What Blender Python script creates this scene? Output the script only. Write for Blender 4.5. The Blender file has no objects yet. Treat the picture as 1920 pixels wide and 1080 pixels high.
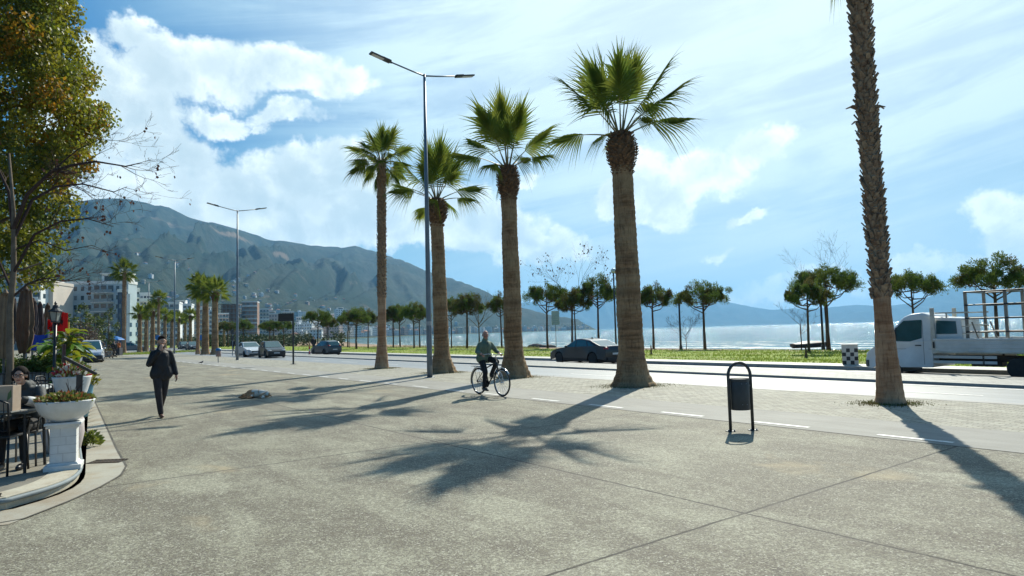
import bpy, bmesh, math, random
import numpy as np
from mathutils import Vector, Matrix, Euler, noise as mnoise
R = math.radians
S = bpy.context.scene
COL = S.collection
rng = random.Random(7)
# ---------------------------------------------------------------- camera
CAMH = 1.65
FPX = 1240.0
PITCH = math.atan(81/1240.0)
ROLL = 0.0265
_f = Vector((0, math.cos(PITCH), math.sin(PITCH)))
_r0 = Vector((1, 0, 0)); _u0 = Vector((0, -math.sin(PITCH), math.cos(PITCH)))
_r = _r0*math.cos(ROLL) - _u0*math.sin(ROLL)
_u = _u0*math.cos(ROLL) + _r0*math.sin(ROLL)
camd = bpy.data.cameras.new('camera')
cam = bpy.data.objects.new('camera', camd); COL.objects.link(cam)
camd.sensor_width = 36; camd.lens = FPX/1920*36
camd.clip_start = 0.05; camd.clip_end = 60000
mw = Matrix.Identity(4)
for i in range(3):
    mw[i][0] = _r[i]; mw[i][1] = _u[i]; mw[i][2] = -_f[i]
mw[2][3] = CAMH
cam.matrix_world = mw
S.camera = cam

def ray(u, v):
    """direction in the place of a point (u, v) of the 1920x1080 photograph"""
    return (_r*((u-960)/FPX) + _u*(-(v-540)/FPX) + _f).normalized()
def gp(u, v, z=0.0):
    d = ray(u, v); k = (z-CAMH)/d.z
    return Vector((d.x*k, d.y*k, z))
def hor(u):
    return 621 - 0.0265*(u-960)
NX, NY = 0.8, 0.6          # across the road, towards the sea
TX, TY = -0.6, 0.8         # along the road, away to the left
def nt(n, t, z=0.0):
    return Vector((n*NX+t*TX, n*NY+t*TY, z))
def at_n(u, n, z=0.0):
    """the spot on the line n metres across that lies in column u"""
    d = ray(u, hor(u)); k = d.x/d.y
    D = n/(NX*k+NY)
    return Vector((k*D, D, z))
def at_D(u, D, z=0.0):
    d = ray(u, hor(u)); return Vector((d.x/d.y*D, D, z))
def zpix(u, v, D):
    d = ray(u, v); return CAMH + d.z/d.y*D
ROADROT = math.atan2(TY, TX)   # heading of the road away from us

# ---------------------------------------------------------------- sun and sky
SUN_AZ, SUN_EL = R(21.0), R(40.0)
sdir = Vector((math.sin(SUN_AZ)*math.cos(SUN_EL), math.cos(SUN_AZ)*math.cos(SUN_EL), math.sin(SUN_EL)))
sl = bpy.data.lights.new('sun', 'SUN'); sl.energy = 5.0; sl.angle = R(0.55); sl.color = (1.0, 0.965, 0.83)
so = bpy.data.objects.new('sun', sl); COL.objects.link(so)
so.rotation_mode = 'QUATERNION'; so.rotation_quaternion = (-sdir).to_track_quat('-Z', 'Y')
so.location = (20, 60, 60)
S.view_settings.view_transform = 'Standard'; S.view_settings.look = 'None'
S.view_settings.exposure = 0.40; S.view_settings.gamma = 1
S.view_settings.use_curve_mapping = False

class NB:
    """small node-graph builder"""
    def __init__(s, nt_): s.t = nt_; s.n = nt_.nodes; s.l = nt_.links
    def new(s, typ, **kw):
        n = s.n.new(typ)
        for k, v in kw.items(): setattr(n, k, v)
        return n
    def set(s, sock, v):
        if isinstance(v, bpy.types.NodeSocket): s.l.new(v, sock)
        elif v is not None: sock.default_value = v
    def math(s, op, a, b=None, c=None, clamp=False):
        n = s.new('ShaderNodeMath', operation=op); n.use_clamp = clamp
        s.set(n.inputs[0], a)
        if b is not None: s.set(n.inputs[1], b)
        if c is not None: s.set(n.inputs[2], c)
        return n.outputs[0]
    def vm(s, op, a, b=None, scale=None):
        n = s.new('ShaderNodeVectorMath', operation=op)
        s.set(n.inputs[0], a)
        if b is not None: s.set(n.inputs[1], b)
        if scale is not None: s.set(n.inputs['Scale'], scale)
        return n.outputs['Value'] if op in ('LENGTH', 'DOT_PRODUCT', 'DISTANCE') else n.outputs['Vector']
    def noise(s, vec, scale, detail=4, rough=0.55, dist=0, col=False):
        n = s.new('ShaderNodeTexNoise'); s.set(n.inputs['Vector'], vec)
        n.inputs['Scale'].default_value = scale; n.inputs['Detail'].default_value = detail
        n.inputs['Roughness'].default_value = rough; n.inputs['Distortion'].default_value = dist
        return n.outputs['Color'] if col else n.outputs[0]
    def vor(s, vec, scale, feature='F1', out='Distance', rand=1.0):
        n = s.new('ShaderNodeTexVoronoi', feature=feature); s.set(n.inputs['Vector'], vec)
        n.inputs['Scale'].default_value = scale
        n.inputs['Randomness'].default_value = rand
        return n.outputs[out]
    def map(s, v, a, b, c=0.0, d=1.0, smooth=False):
        n = s.new('ShaderNodeMapRange'); s.set(n.inputs['Value'], v)
        n.interpolation_type = 'SMOOTHSTEP' if smooth else 'LINEAR'
        n.inputs['From Min'].default_value = a; n.inputs['From Max'].default_value = b
        s.set(n.inputs['To Min'], c); s.set(n.inputs['To Max'], d)
        return n.outputs[0]
    def mix(s, f, a, b, mode='MIX'):
        n = s.new('ShaderNodeMix', data_type='RGBA', blend_type=mode)
        s.set(n.inputs[0], f)
        s.set(n.inputs[6], a if isinstance(a, bpy.types.NodeSocket) else (*a, 1) if len(a) == 3 else a)
        s.set(n.inputs[7], b if isinstance(b, bpy.types.NodeSocket) else (*b, 1) if len(b) == 3 else b)
        return n.outputs[2]
    def sep(s, v):
        n = s.new('ShaderNodeSeparateXYZ'); s.set(n.inputs[0], v); return n.outputs
    def comb(s, x, y, z=0.0):
        n = s.new('ShaderNodeCombineXYZ'); s.set(n.inputs[0], x); s.set(n.inputs[1], y); s.set(n.inputs[2], z); return n.outputs[0]

W = bpy.data.worlds.new('World'); S.world = W; W.use_nodes = True
wt = W.node_tree; wt.nodes.clear(); nb = NB(wt)
wout = nb.new('ShaderNodeOutputWorld'); bg = nb.new('ShaderNodeBackground')
WS = 0.086
bg.inputs['Strength'].default_value = WS
wt.links.new(bg.outputs[0], wout.inputs[0])
sky = nb.new('ShaderNodeTexSky', sky_type='NISHITA'); sky.sun_disc = False
sky.sun_elevation = SUN_EL; sky.sun_rotation = SUN_AZ
sky.air_density = 1.0; sky.dust_density = 0.8; sky.ozone_density = 2.0
tc = nb.new('ShaderNodeTexCoord'); D0 = tc.outputs['Generated']
sx, sy, sz = nb.sep(D0)
az = nb.math('ARCTAN2', sx, sy); el = nb.math('ARCSINE', sz)
A0 = nb.comb(az, el, 0)
wn = nb.vm('SUBTRACT', nb.noise(D0, 5.0, 6, 0.62, col=True), (0.5, 0.5, 0.5))
A1 = nb.vm('ADD', A0, nb.vm('MULTIPLY', wn, (0.20, 0.13, 0.0)))
wn2 = nb.vm('SUBTRACT', nb.noise(D0, 24.0, 5, 0.65, col=True), (0.5, 0.5, 0.5))
A1 = nb.vm('ADD', A1, nb.vm('MULTIPLY', wn2, (0.05, 0.035, 0.0)))
def azel(u, v):
    d = ray(u, v); return math.atan2(d.x, d.y), math.asin(d.z)
BL = [(170,110,60,60),(300,120,120,58),(400,125,120,60),(510,140,110,48),(600,160,80,32),(240,210,110,85),
      (280,290,110,80),(330,340,130,60),(450,360,140,70),(580,370,120,70),(650,330,90,62),(700,400,130,60),
      (820,405,130,56),(930,425,130,50),(1040,452,95,32),(560,330,90,60),(380,215,60,26),(500,215,90,16),(380,420,180,40),
      (1165,350,50,42),(1235,335,70,56),(1320,310,90,42),(1420,275,64,28),(1240,395,55,26),
      (1400,410,34,12),(1345,466,46,12),(1000,342,28,9),(1860,392,80,42),(1890,440,80,50),(1830,500,110,30),
      (1690,495,50,24),(1590,520,80,18),(1470,545,110,18),(1300,560,110,14),(200,360,150,40),(300,385,150,40),(520,430,110,30),(600,420,120,40),(750,440,110,30),(260,60,60,26),(450,230,30,14),(150,220,90,120),(130,320,80,60)]
F = None
for (u, v, ru, rv) in BL:
    a0, e0 = azel(u, v)
    a1, _ = azel(u+ru, v); a2, _ = azel(u-ru, v); _, e1 = azel(u, v-rv); _, e2 = azel(u, v+rv)
    ra = abs(a1-a2)/2; re = abs(e1-e2)/2
    q = nb.vm('LENGTH', nb.vm('MULTIPLY', nb.vm('SUBTRACT', A1, (a0, e0, 0)), (1/ra, 1/re, 0)))
    q = nb.math('MULTIPLY', nb.math('SUBTRACT', 1.0, q), min(1.0, re/0.05)*0.75+0.25)
    F = q if F is None else nb.math('MAXIMUM', F, q)
fb = nb.noise(D0, 11.0, 8, 0.6, dist=0.3)
cum = nb.map(nb.math('ADD', F, nb.math('MULTIPLY', nb.math('SUBTRACT', fb, 0.5), 0.9)), -0.13, 0.22, 0, 1, True)
# streaky high cloud
ca, sa = math.cos(0.16), math.sin(0.16)
st = nb.comb(nb.math('ADD', nb.math('MULTIPLY', az, ca*2.2), nb.math('MULTIPLY', el, sa*2.2)),
             nb.math('ADD', nb.math('MULTIPLY', az, -sa*15), nb.math('MULTIPLY', el, ca*15)), 3.3)
c1 = nb.noise(st, 1.0, 8, 0.62, dist=0.7)
c2 = nb.noise(A0, 3.2, 6, 0.6)
sund = nb.vm('DOT_PRODUCT', D0, tuple(sdir))
veil = nb.map(sund, 0.60, 0.90, 0.0, 1.0, True)
cir = nb.map(nb.math('ADD', nb.math('MULTIPLY', c1, 0.75), nb.math('MULTIPLY', c2, 0.35)), 0.42, 0.66, 0, 1, True)
cirf = nb.math('MULTIPLY', nb.math('ADD', nb.math('MULTIPLY', cir, 0.50), 0.50), nb.map(veil, 0, 1, 0.03, 1.08), clamp=True)
front = nb.map(sy, -0.25, 0.35, 0.45, 1.0, True)
cirf = nb.math('MULTIPLY', cirf, front)
skyb = nb.mix(1.0, sky.outputs[0], (0.42, 1.02, 1.28), 'MULTIPLY')
skyb = nb.mix(0.96, skyb, nb.mix(nb.map(el, 0.0, 0.30), (2.2, 5.6, 7.2), (0.0, 1.6, 4.6)))
skyb = nb.mix(1.0, skyb, nb.comb(nb.map(sy, -0.3, 0.5, 0.7, 1.0), nb.map(sy, -0.3, 0.5, 0.62, 1.0), nb.map(sy, -0.3, 0.5, 0.6, 1.0)), 'MULTIPLY')
cirC = nb.mix(veil, (4.2, 6.9, 8.0), (6.6, 8.7, 9.6))
c_ = nb.mix(cirf, skyb, cirC)
glow = nb.math('POWER', nb.map(sund, 0.70, 1.0), 2.0)
c_ = nb.mix(nb.math('MULTIPLY', glow, 0.7), c_, (9.5, 10.6, 10.8))
c_ = nb.mix(nb.math('MULTIPLY', nb.map(el, 0.20, 0.03, 0, 0.65, True), nb.map(az, -0.25, 0.15, 0.2, 1.0)), c_, (7.6, 9.0, 9.4))
# relief of the heaped clouds: same noise a little nearer the sun
D1 = nb.vm('ADD', D0, (0.02, 0.0, 0.035))
fb2 = nb.noise(D1, 11.0, 5, 0.6, dist=0.3)
rel = nb.map(nb.math('SUBTRACT', fb, fb2), -0.12, 0.12, 0.0, 1.0, True)
core = nb.map(F, 0.0, 0.75, 1.0, 0.35, True)
shade = nb.math('MULTIPLY', nb.math('ADD', nb.math('MULTIPLY', rel, 0.6), 0.40), core, clamp=True)
shade = nb.math('ADD', shade, nb.map(az, 0.0, 0.4, 0.0, 0.25), clamp=True)
cumC = nb.mix(shade, (5.4, 6.9, 7.5), (11.4, 12.4, 12.2))
c_ = nb.mix(nb.math('MULTIPLY', cum, 0.93), c_, cumC)
wt.links.new(c_, bg.inputs['Color'])

# ---------------------------------------------------------------- material helpers
MATS = {}
def M(name, col, rough=0.6, metal=0.0, col2=None, vs=3.0, bump=0.0, bs=30.0, transl=0.0, spec=0.5, emit=None, detail=4, coat=0.0, lo=0.35, hi=0.65, coord='Object'):
    if name in MATS: return MATS[name]
    m = bpy.data.materials.new(name); m.use_nodes = True; t = m.node_tree; b = NB(t)
    p = t.nodes['Principled BSDF']; out = t.nodes['Material Output']
    tcn = b.new('ShaderNodeTexCoord'); v = tcn.outputs[coord]
    if col2 is None: col2 = tuple(min(1, c*0.82) for c in col)
    n = b.noise(v, vs, detail, 0.6)
    c = b.mix(b.map(n, lo, hi), col, col2)
    t.links.new(c, p.inputs['Base Color'])
    p.inputs['Roughness'].default_value = rough; p.inputs['Metallic'].default_value = metal
    p.inputs['Specular IOR Level'].default_value = spec
    p.inputs['Coat Weight'].default_value = coat
    if bump:
        bn = b.new('ShaderNodeBump'); bn.inputs['Strength'].default_value = bump; bn.inputs['Distance'].default_value = 0.02
        t.links.new(b.noise(v, bs, 4, 0.6), bn.inputs['Height']); t.links.new(bn.outputs[0], p.inputs['Normal'])
    if transl:
        tr = b.new('ShaderNodeBsdfTranslucent'); b.set(tr.inputs['Color'], b.mix(0.0, c, c))
        mx = b.new('ShaderNodeMixShader'); mx.inputs[0].default_value = transl
        t.links.new(p.outputs[0], mx.inputs[1]); t.links.new(tr.outputs[0], mx.inputs[2]); t.links.new(mx.outputs[0], out.inputs[0])
    if emit:
        p.inputs['Emission Color'].default_value = (*col, 1); p.inputs['Emission Strength'].default_value = emit
    MATS[name] = m
    return m

# ---------------------------------------------------------------- mesh helpers
def perp(d):
    d = d.normalized()
    a = Vector((0, 0, 1)) if abs(d.z) < 0.9 else Vector((1, 0, 0))
    s = d.cross(a).normalized(); return s, d.cross(s).normalized()
class MB:
    def __init__(s): s.v = []; s.f = []; s.m = []
    def add(s, vs, fs, mi=0):
        o = len(s.v); s.v.extend([tuple(x) for x in vs]); s.f.extend([tuple(i+o for i in f) for f in fs]); s.m.extend([mi]*len(fs))
    def box(s, c, d, rz=0.0, mi=0, taper=1.0, rot=None):
        x, y, z = d[0]/2, d[1]/2, d[2]/2
        vs = [Vector((sx_*x*(taper if k else 1), sy_*y*(taper if k else 1), (z if k else -z))) for k in (0, 1) for sx_, sy_ in ((-1,-1),(1,-1),(1,1),(-1,1))]
        m_ = rot if rot is not None else Matrix.Rotation(rz, 3, 'Z')
        vs = [m_ @ q + Vector(c) for q in vs]
        s.add(vs, [(3,2,1,0),(4,5,6,7),(0,1,5,4),(1,2,6,5),(2,3,7,6),(3,0,4,7)], mi)
    def bar(s, a, b, w, h=None, mi=0):
        a = Vector(a); b = Vector(b); h = h or w; d = b-a; sd, up = perp(d)
        vs = []
        for q in (a, b):
            for i, j in ((-1,-1),(1,-1),(1,1),(-1,1)): vs.append(q+sd*(i*w/2)+up*(j*h/2))
        s.add(vs, [(3,2,1,0),(4,5,6,7),(0,1,5,4),(1,2,6,5),(2,3,7,6),(3,0,4,7)], mi)
    def tube(s, pts, rad, seg=8, mi=0, cap=True):
        pts = [Vector(p) for p in pts]; n = len(pts)
        if not hasattr(rad, '__len__'): rad = [rad]*n
        vs = []; prev = None
        for i, p in enumerate(pts):
            d = (pts[min(i+1, n-1)]-pts[max(i-1, 0)])
            if d.length < 1e-9: d = Vector((0, 0, 1))
            d.normalize()
            if prev is None: sd, up = perp(d)
            else:
                sd = (prev - d*prev.dot(d))
                if sd.length < 1e-6: sd, up = perp(d)
                sd.normalize(); up = d.cross(sd).normalized()
            prev = sd
            for k in range(seg):
                a = 2*math.pi*k/seg; vs.append(p+sd*(math.cos(a)*rad[i])+up*(math.sin(a)*rad[i]))
        fs = [(i*seg+k, i*seg+(k+1) % seg, (i+1)*seg+(k+1) % seg, (i+1)*seg+k) for i in range(n-1) for k in range(seg)]
        if cap: fs += [tuple(reversed(range(seg))), tuple((n-1)*seg+k for k in range(seg))]
        s.add(vs, fs, mi)
    def lathe(s, prof, seg=24, c=(0,0,0), mi=0, ax='Z', sy=1.0, cap=True):
        vs = []; n = len(prof)
        for r_, z in prof:
            for k in range(seg):
                a = 2*math.pi*k/seg; x, y = r_*math.cos(a), r_*math.sin(a)*sy
                q = (x, y, z) if ax == 'Z' else ((x, z, y) if ax == 'Y' else (z, x, y))
                vs.append((q[0]+c[0], q[1]+c[1], q[2]+c[2]))
        fs = [(i*seg+k, i*seg+(k+1) % seg, (i+1)*seg+(k+1) % seg, (i+1)*seg+k) for i in range(n-1) for k in range(seg)]
        if cap: fs += [tuple(reversed(range(seg))), tuple((n-1)*seg+k for k in range(seg))]
        s.add(vs, fs, mi)
    def ball(s, c, r_, seg=14, mi=0, rot=None):
        if not hasattr(r_, '__len__'): r_ = (r_, r_, r_)
        nr = max(5, seg//2); vs = []; c = Vector(c)
        for i in range(1, nr):
            ph = math.pi*i/nr
            for k in range(seg):
                a = 2*math.pi*k/seg
                q = Vector((r_[0]*math.sin(ph)*math.cos(a), r_[1]*math.sin(ph)*math.sin(a), -r_[2]*math.cos(ph)))
                vs.append((rot @ q if rot is not None else q)+c)
        q0 = Vector((0, 0, -r_[2])); q1 = Vector((0, 0, r_[2]))
        vs.append((rot @ q0 if rot is not None else q0)+c); vs.append((rot @ q1 if rot is not None else q1)+c)
        b0, b1 = len(vs)-2, len(vs)-1
        fs = [(i*seg+k, i*seg+(k+1) % seg, (i+1)*seg+(k+1) % seg, (i+1)*seg+k) for i in range(nr-2) for k in range(seg)]
        fs += [(b0, (k+1) % seg, k) for k in range(seg)] + [(b1, (nr-2)*seg+k, (nr-2)*seg+(k+1) % seg) for k in range(seg)]
        s.add(vs, fs, mi)
    def cap2(s, a, b, ra, rb, seg=14, mi=0, sq=None):
        """tapered limb with round ends"""
        a = Vector(a); b = Vector(b); d = (b-a); L = d.length; d.normalize()
        pts = []; rr = []
        for k in (80, 55, 28): pts.append(a-d*(ra*math.sin(R(k)))); rr.append(ra*math.cos(R(k)))
        pts.append(a); rr.append(ra); pts.append(b); rr.append(rb)
        for k in (28, 55, 80): pts.append(b+d*(rb*math.sin(R(k)))); rr.append(rb*math.cos(R(k)))
        s.tube(pts, rr, seg, mi)
    def poly(s, pts, mi=0): s.add(pts, [tuple(range(len(pts)))], mi)
    def xf(s, mtx):
        s.v = [tuple(mtx @ Vector(q)) for q in s.v]; return s
    def build(s, name, mats, parent=None, smooth=False, bevel=0, loc=None, tri=False):
        me = bpy.data.meshes.new(name); me.from_pydata(s.v, [], s.f)
        if not isinstance(mats, (list, tuple)): mats = [mats]
        for m_ in mats: me.materials.append(m_)
        if len(mats) > 1: me.polygons.foreach_set('material_index', s.m)
        if smooth: me.polygons.foreach_set('use_smooth', [True]*len(me.polygons))
        me.update()
        o = bpy.data.objects.new(name, me); COL.objects.link(o)
        if parent is not None: o.parent = parent
        if loc is not None: o.location = loc
        if bevel:
            b = o.modifiers.new('bevel', 'BEVEL'); b.width = bevel; b.segments = 2; b.limit_method = 'ANGLE'; b.angle_limit = R(35)
        return o
def autosmooth(o, ang=40):
    me = o.data; bm = bmesh.new(); bm.from_mesh(me)
    for e in bm.edges:
        e.smooth = len(e.link_faces) == 2 and e.calc_face_angle(0) < R(ang)
    bm.to_mesh(me); bm.free()
    me.polygons.foreach_set('use_smooth', [True]*len(me.polygons))
    return o
def blend(mb, name, mat, parent, voxel=0.01, smooth=4):
    """fuse overlapping closed shapes into one continuous surface"""
    o = mb.build('tmp', mat)
    r_ = o.modifiers.new('r', 'REMESH'); r_.mode = 'VOXEL'; r_.voxel_size = voxel; r_.use_smooth_shade = True
    if smooth:
        s_ = o.modifiers.new('s', 'SMOOTH'); s_.factor = 0.5; s_.iterations = smooth
    dg = bpy.context.evaluated_depsgraph_get(); me = bpy.data.meshes.new_from_object(o.evaluated_get(dg))
    me.name = name; bpy.data.objects.remove(o)
    me.materials.clear(); me.materials.append(mat)
    me.polygons.foreach_set('use_smooth', [True]*len(me.polygons))
    q = bpy.data.objects.new(name, me); COL.objects.link(q); q.parent = parent
    return q
def tag(o, label=None, cat=None, group=None, kind=None):
    if label: o['label'] = label
    if cat: o['category'] = cat
    if group: o['group'] = group
    if kind: o['kind'] = kind
    return o
def thing(name, label, cat, loc=(0,0,0), rz=0.0, group=None, sc=1.0):
    o = bpy.data.objects.new(name, None); COL.objects.link(o); o.location = loc; o.rotation_euler = (0, 0, rz)
    o.scale = (sc, sc, sc); o.empty_display_size = 0.2
    return tag(o, label, cat, group)
def kids(o): return [c for c in bpy.data.objects if c.parent == o]
def tree_of(o): return (o, [tree_of(c) for c in kids(o)])
def dup(tr, loc=None, rz=None, label=None, group=None, sc=None, parent=None):
    src, ch = tr
    c = src.copy(); COL.objects.link(c); c.parent = parent
    for q in ch: dup(q, parent=c)
    if loc is not None: c.location = loc
    if rz is not None: c.rotation_euler = (0, 0, rz)
    if sc is not None: c.scale = sc if hasattr(sc, '__len__') else (sc, sc, sc)
    if label: c['label'] = label
    if group: c['group'] = group
    return c
# ================================================================ SETTING
def grid_nt(name, ns, ts, zf, mat, kind='structure'):
    vs = []; fs = []; c = len(ts)
    for n in ns:
        for t in ts: vs.append(nt(n, t, zf(n, t) if callable(zf) else zf))
    for i in range(len(ns)-1):
        for j in range(c-1): fs.append((i*c+j, (i+1)*c+j, (i+1)*c+j+1, i*c+j+1))
    me = bpy.data.meshes.new(name); me.from_pydata([tuple(v) for v in vs], [], fs); me.materials.append(mat)
    me.polygons.foreach_set('use_smooth', [True]*len(fs))
    bm = bmesh.new(); bm.from_mesh(me); bmesh.ops.recalc_face_normals(bm, faces=bm.faces)
    if sum(f.normal.z for f in bm.faces) < 0: bmesh.ops.reverse_faces(bm, faces=bm.faces)
    bm.to_mesh(me); bm.free()
    o = bpy.data.objects.new(name, me); COL.objects.link(o)
    if kind: o['kind'] = kind
    return o
def frange(a, b, n): return [a+(b-a)*i/(n-1) for i in range(n)]

def ground_mat(name):
    m = bpy.data.materials.new(name); m.use_nodes = True; t = m.node_tree; b = NB(t)
    p = t.nodes['Principled BSDF']; v = b.new('ShaderNodeTexCoord').outputs['Object']
    x, y, z = b.sep(v)
    n_ = b.math('ADD', b.math('MULTIPLY', x, NX), b.math('MULTIPLY', y, NY))
    t_ = b.math('ADD', b.math('MULTIPLY', x, TX), b.math('MULTIPLY', y, TY))
    return m, t, b, p, v, n_, t_

# exposed-aggregate concrete of the promenade
def plaza_material():
    m, t, b, p, v, n_, t_ = ground_mat('aggregate_concrete')
    big = b.noise(v, 0.16, 5, 0.6); mid = b.noise(v, 0.9, 5, 0.65, dist=0.4)
    sv = b.vm('MULTIPLY', b.comb(n_, t_, 0), (1.6, 0.45, 1)); streak = b.noise(sv, 0.9, 6, 0.68, dist=0.6)
    worn = b.map(b.math('ADD', b.math('MULTIPLY', streak, 0.6), b.math('MULTIPLY', mid, 0.4)), 0.36, 0.62, 0, 1, True)
    base = b.mix(b.map(big, 0.35, 0.65), (0.345, 0.345, 0.268), (0.415, 0.412, 0.328))
    base = b.mix(b.math('MULTIPLY', worn, 0.70), base, (0.150, 0.138, 0.100))
    peb = b.vor(v, 85.0, out='Color'); pr = b.sep(peb)[0]
    dark = b.map(pr, 0.52, 0.72); light = b.map(pr, 0.18, 0.05)
    amt = b.map(worn, 0, 1, 0.45, 1.0)
    base = b.mix(b.math('MULTIPLY', dark, amt), base, (0.085, 0.072, 0.062))
    base = b.mix(b.math('MULTIPLY', light, b.math('MULTIPLY', amt, 0.7)), base, (0.62, 0.60, 0.54))
    fine = b.noise(v, 150.0, 5, 0.85)
    base = b.mix(1.0, base, b.mix(b.map(fine, 0.3, 0.7), (0.45, 0.44, 0.43), (1.62, 1.62, 1.60)), 'MULTIPLY')
    pep = b.noise(v, 26.0, 5, 0.8)
    base = b.mix(b.map(pep, 0.46, 0.60, 0, 0.72), base, (0.12, 0.108, 0.092))
    mot = b.noise(b.vm('ADD', v, (7, 3, 0)), 8.0, 7, 0.78, dist=0.5)
    base = b.mix(b.map(mot, 0.44, 0.60, 0, b.map(worn, 0, 1, 0.25, 0.75)), base, (0.135, 0.118, 0.092))
    sand = b.map(b.noise(v, 0.42, 4, 0.6, dist=0.3), 0.60, 0.72, 0, 0.6, True)
    base = b.mix(sand, base, (0.40, 0.325, 0.205))
    # round stains
    spot = b.map(b.vor(v, 0.55), 0.10, 0.02, 0, 0.30, True)
    base = b.mix(spot, base, (0.12, 0.11, 0.10))
    wob = b.math('MULTIPLY', b.math('SUBTRACT', b.noise(v, 5.0, 4, 0.7), 0.5), 0.035)
    def joint(c, off, per):
        q = b.math('ADD', b.math('SUBTRACT', c, off), wob)
        fr = b.math('ABSOLUTE', b.math('SUBTRACT', q, b.math('MULTIPLY', b.math('ROUND', b.math('DIVIDE', q, per)), per)))
        return fr
    j = b.math('MINIMUM', b.math('ADD', joint(n_, 5.15, 4.68), b.map(n_, 2.6, 2.4, 0, 1)), joint(t_, 3.55, 5.4))
    jm = b.map(j, 0.007, 0.020, 1, 0)
    base = b.mix(b.math('MULTIPLY', jm, b.map(b.noise(v, 3.0, 4), 0.3, 0.5, 0.6, 1.0)), base, (0.030, 0.027, 0.023))
    halo = b.map(j, 0.0, 0.22, 0.35, 0.0)
    base = b.mix(b.math('MULTIPLY', halo, b.map(mid, 0.4, 0.6)), base, (0.17, 0.155, 0.135))
    ocr = None
    for (u_, v_) in ((640, 915),):
        pass
    base = b.mix(1.0, base, (1.0, 0.985, 0.93), 'MULTIPLY')
    t.links.new(base, p.inputs['Base Color']); p.inputs['Roughness'].default_value = 0.78
    p.inputs['Specular IOR Level'].default_value = 0.25
    ci = b.comb(b.math('FLOOR', b.math('ADD', b.math('DIVIDE', b.math('SUBTRACT', n_, 5.15), 4.68), .001)), b.math('FLOOR', b.math('DIVIDE', b.math('SUBTRACT', t_, 3.55), 5.4)), 0)
    wnz = b.new('ShaderNodeTexWhiteNoise'); b.set(wnz.inputs['Vector'], ci)
    base = b.mix(1.0, base, b.mix(wnz.outputs['Value'], (0.86, 0.87, 0.88), (1.10, 1.09, 1.06)), 'MULTIPLY')
    gum = b.map(b.vor(v, 2.3), .012, .022, 1, 0); base = b.mix(b.math('MULTIPLY', gum, .7), base, (.07, .065, .055))
    cr = b.vor(b.vm('ADD', v, b.vm('MULTIPLY', b.noise(v, 1.3, 5, .7, col=True), (1.6, 1.6, 0))), .16, 'DISTANCE_TO_EDGE'); crm = b.math('MULTIPLY', b.map(cr, .0012, .004, 1, 0), b.map(b.noise(v, .3, 3), .50, .58))
    base = b.mix(b.math('MULTIPLY', crm, .75), base, (.07, .06, .05))
    h = b.math('SUBTRACT', b.math('ADD', b.math('MULTIPLY', b.vor(v, 95.0), 0.5), b.math('MULTIPLY', mid, 1.2)), b.math('MULTIPLY', jm, 1.0))
    bn = b.new('ShaderNodeBump'); bn.inputs['Strength'].default_value = 0.35; bn.inputs['Distance'].default_value = 0.012
    t.links.new(h, bn.inputs['Height']); t.links.new(bn.outputs[0], p.inputs['Normal'])
    return m
plaza_m = plaza_material()

def simple_ground(name, c1, c2, c3, rough=0.6, sc=(0.2, 1.5, 60), stretch=(1, 1), bump=0.25, spec=0.5, pav=None, sea=False):
    m, t, b, p, v, n_, t_ = ground_mat(name)
    q = b.comb(b.math('MULTIPLY', n_, stretch[0]), b.math('MULTIPLY', t_, stretch[1]), 0)
    a = b.noise(q, sc[0], 5, 0.6); c = b.noise(q, sc[1], 5, 0.65); d = b.noise(v, sc[2], 4, 0.7)
    base = b.mix(b.map(a, 0.35, 0.65), c1, c2)
    base = b.mix(b.map(c, 0.42, 0.68, 0, 0.75), base, c3)
    base = b.mix(1.0, base, b.mix(d, (0.62, 0.62, 0.62), (1.34, 1.34, 1.34)), 'MULTIPLY')
    h = d
    if pav:
        br = b.new('ShaderNodeTexBrick'); b.set(br.inputs['Vector'], b.comb(b.math('MULTIPLY', t_, 1), b.math('MULTIPLY', n_, 1), 0))
        br.inputs['Scale'].default_value = 1.0; br.inputs['Brick Width'].default_value = pav[0]; br.inputs['Row Height'].default_value = pav[1]
        br.inputs['Mortar Size'].default_value = 0.008; br.inputs['Mortar Smooth'].default_value = 0.6
        br.inputs['Color1'].default_value = (0.8, 0.8, 0.8, 1); br.inputs['Color2'].default_value = (1.15, 1.15, 1.12, 1); br.inputs['Mortar'].default_value = (0.36, 0.36, 0.32, 1)
        base = b.mix(1.0, base, br.outputs['Color'], 'MULTIPLY')
        h = b.math('SUBTRACT', b.math('MULTIPLY', d, 0.3), br.outputs['Fac'])
    t.links.new(base, p.inputs['Base Color']); p.inputs['Roughness'].default_value = rough
    p.inputs['Specular IOR Level'].default_value = spec
    bn = b.new('ShaderNodeBump'); bn.inputs['Strength'].default_value = bump; bn.inputs['Distance'].default_value = 0.01
    t.links.new(h, bn.inputs['Height']); t.links.new(bn.outputs[0], p.inputs['Normal'])
    return m
asphalt_m = simple_ground('asphalt', (0.165, 0.172, 0.175), (0.215, 0.222, 0.222), (0.120, 0.122, 0.122), 0.42, (0.5, 2.2, 90), (1.4, 0.06), 0.2, 0.75)
lane_m = simple_ground('bike_lane_asphalt', (0.255, 0.245, 0.215), (0.30, 0.29, 0.255), (0.20, 0.19, 0.165), 0.8, (0.4, 2.2, 120), (1, 0.3), 0.2)
paver_m = simple_ground('pavers', (0.31, 0.295, 0.235), (0.36, 0.345, 0.285), (0.22, 0.20, 0.155), 0.8, (0.3, 2.4, 90), (1, 1), 0.7, pav=(0.22, 0.11))
median_m = simple_ground('median_paving', (0.24, 0.24, 0.22), (0.30, 0.30, 0.28), (0.16, 0.16, 0.15), 0.65, (0.6, 3.0, 30), (1, 0.3), 0.8, pav=(0.3, 0.3))
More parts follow.
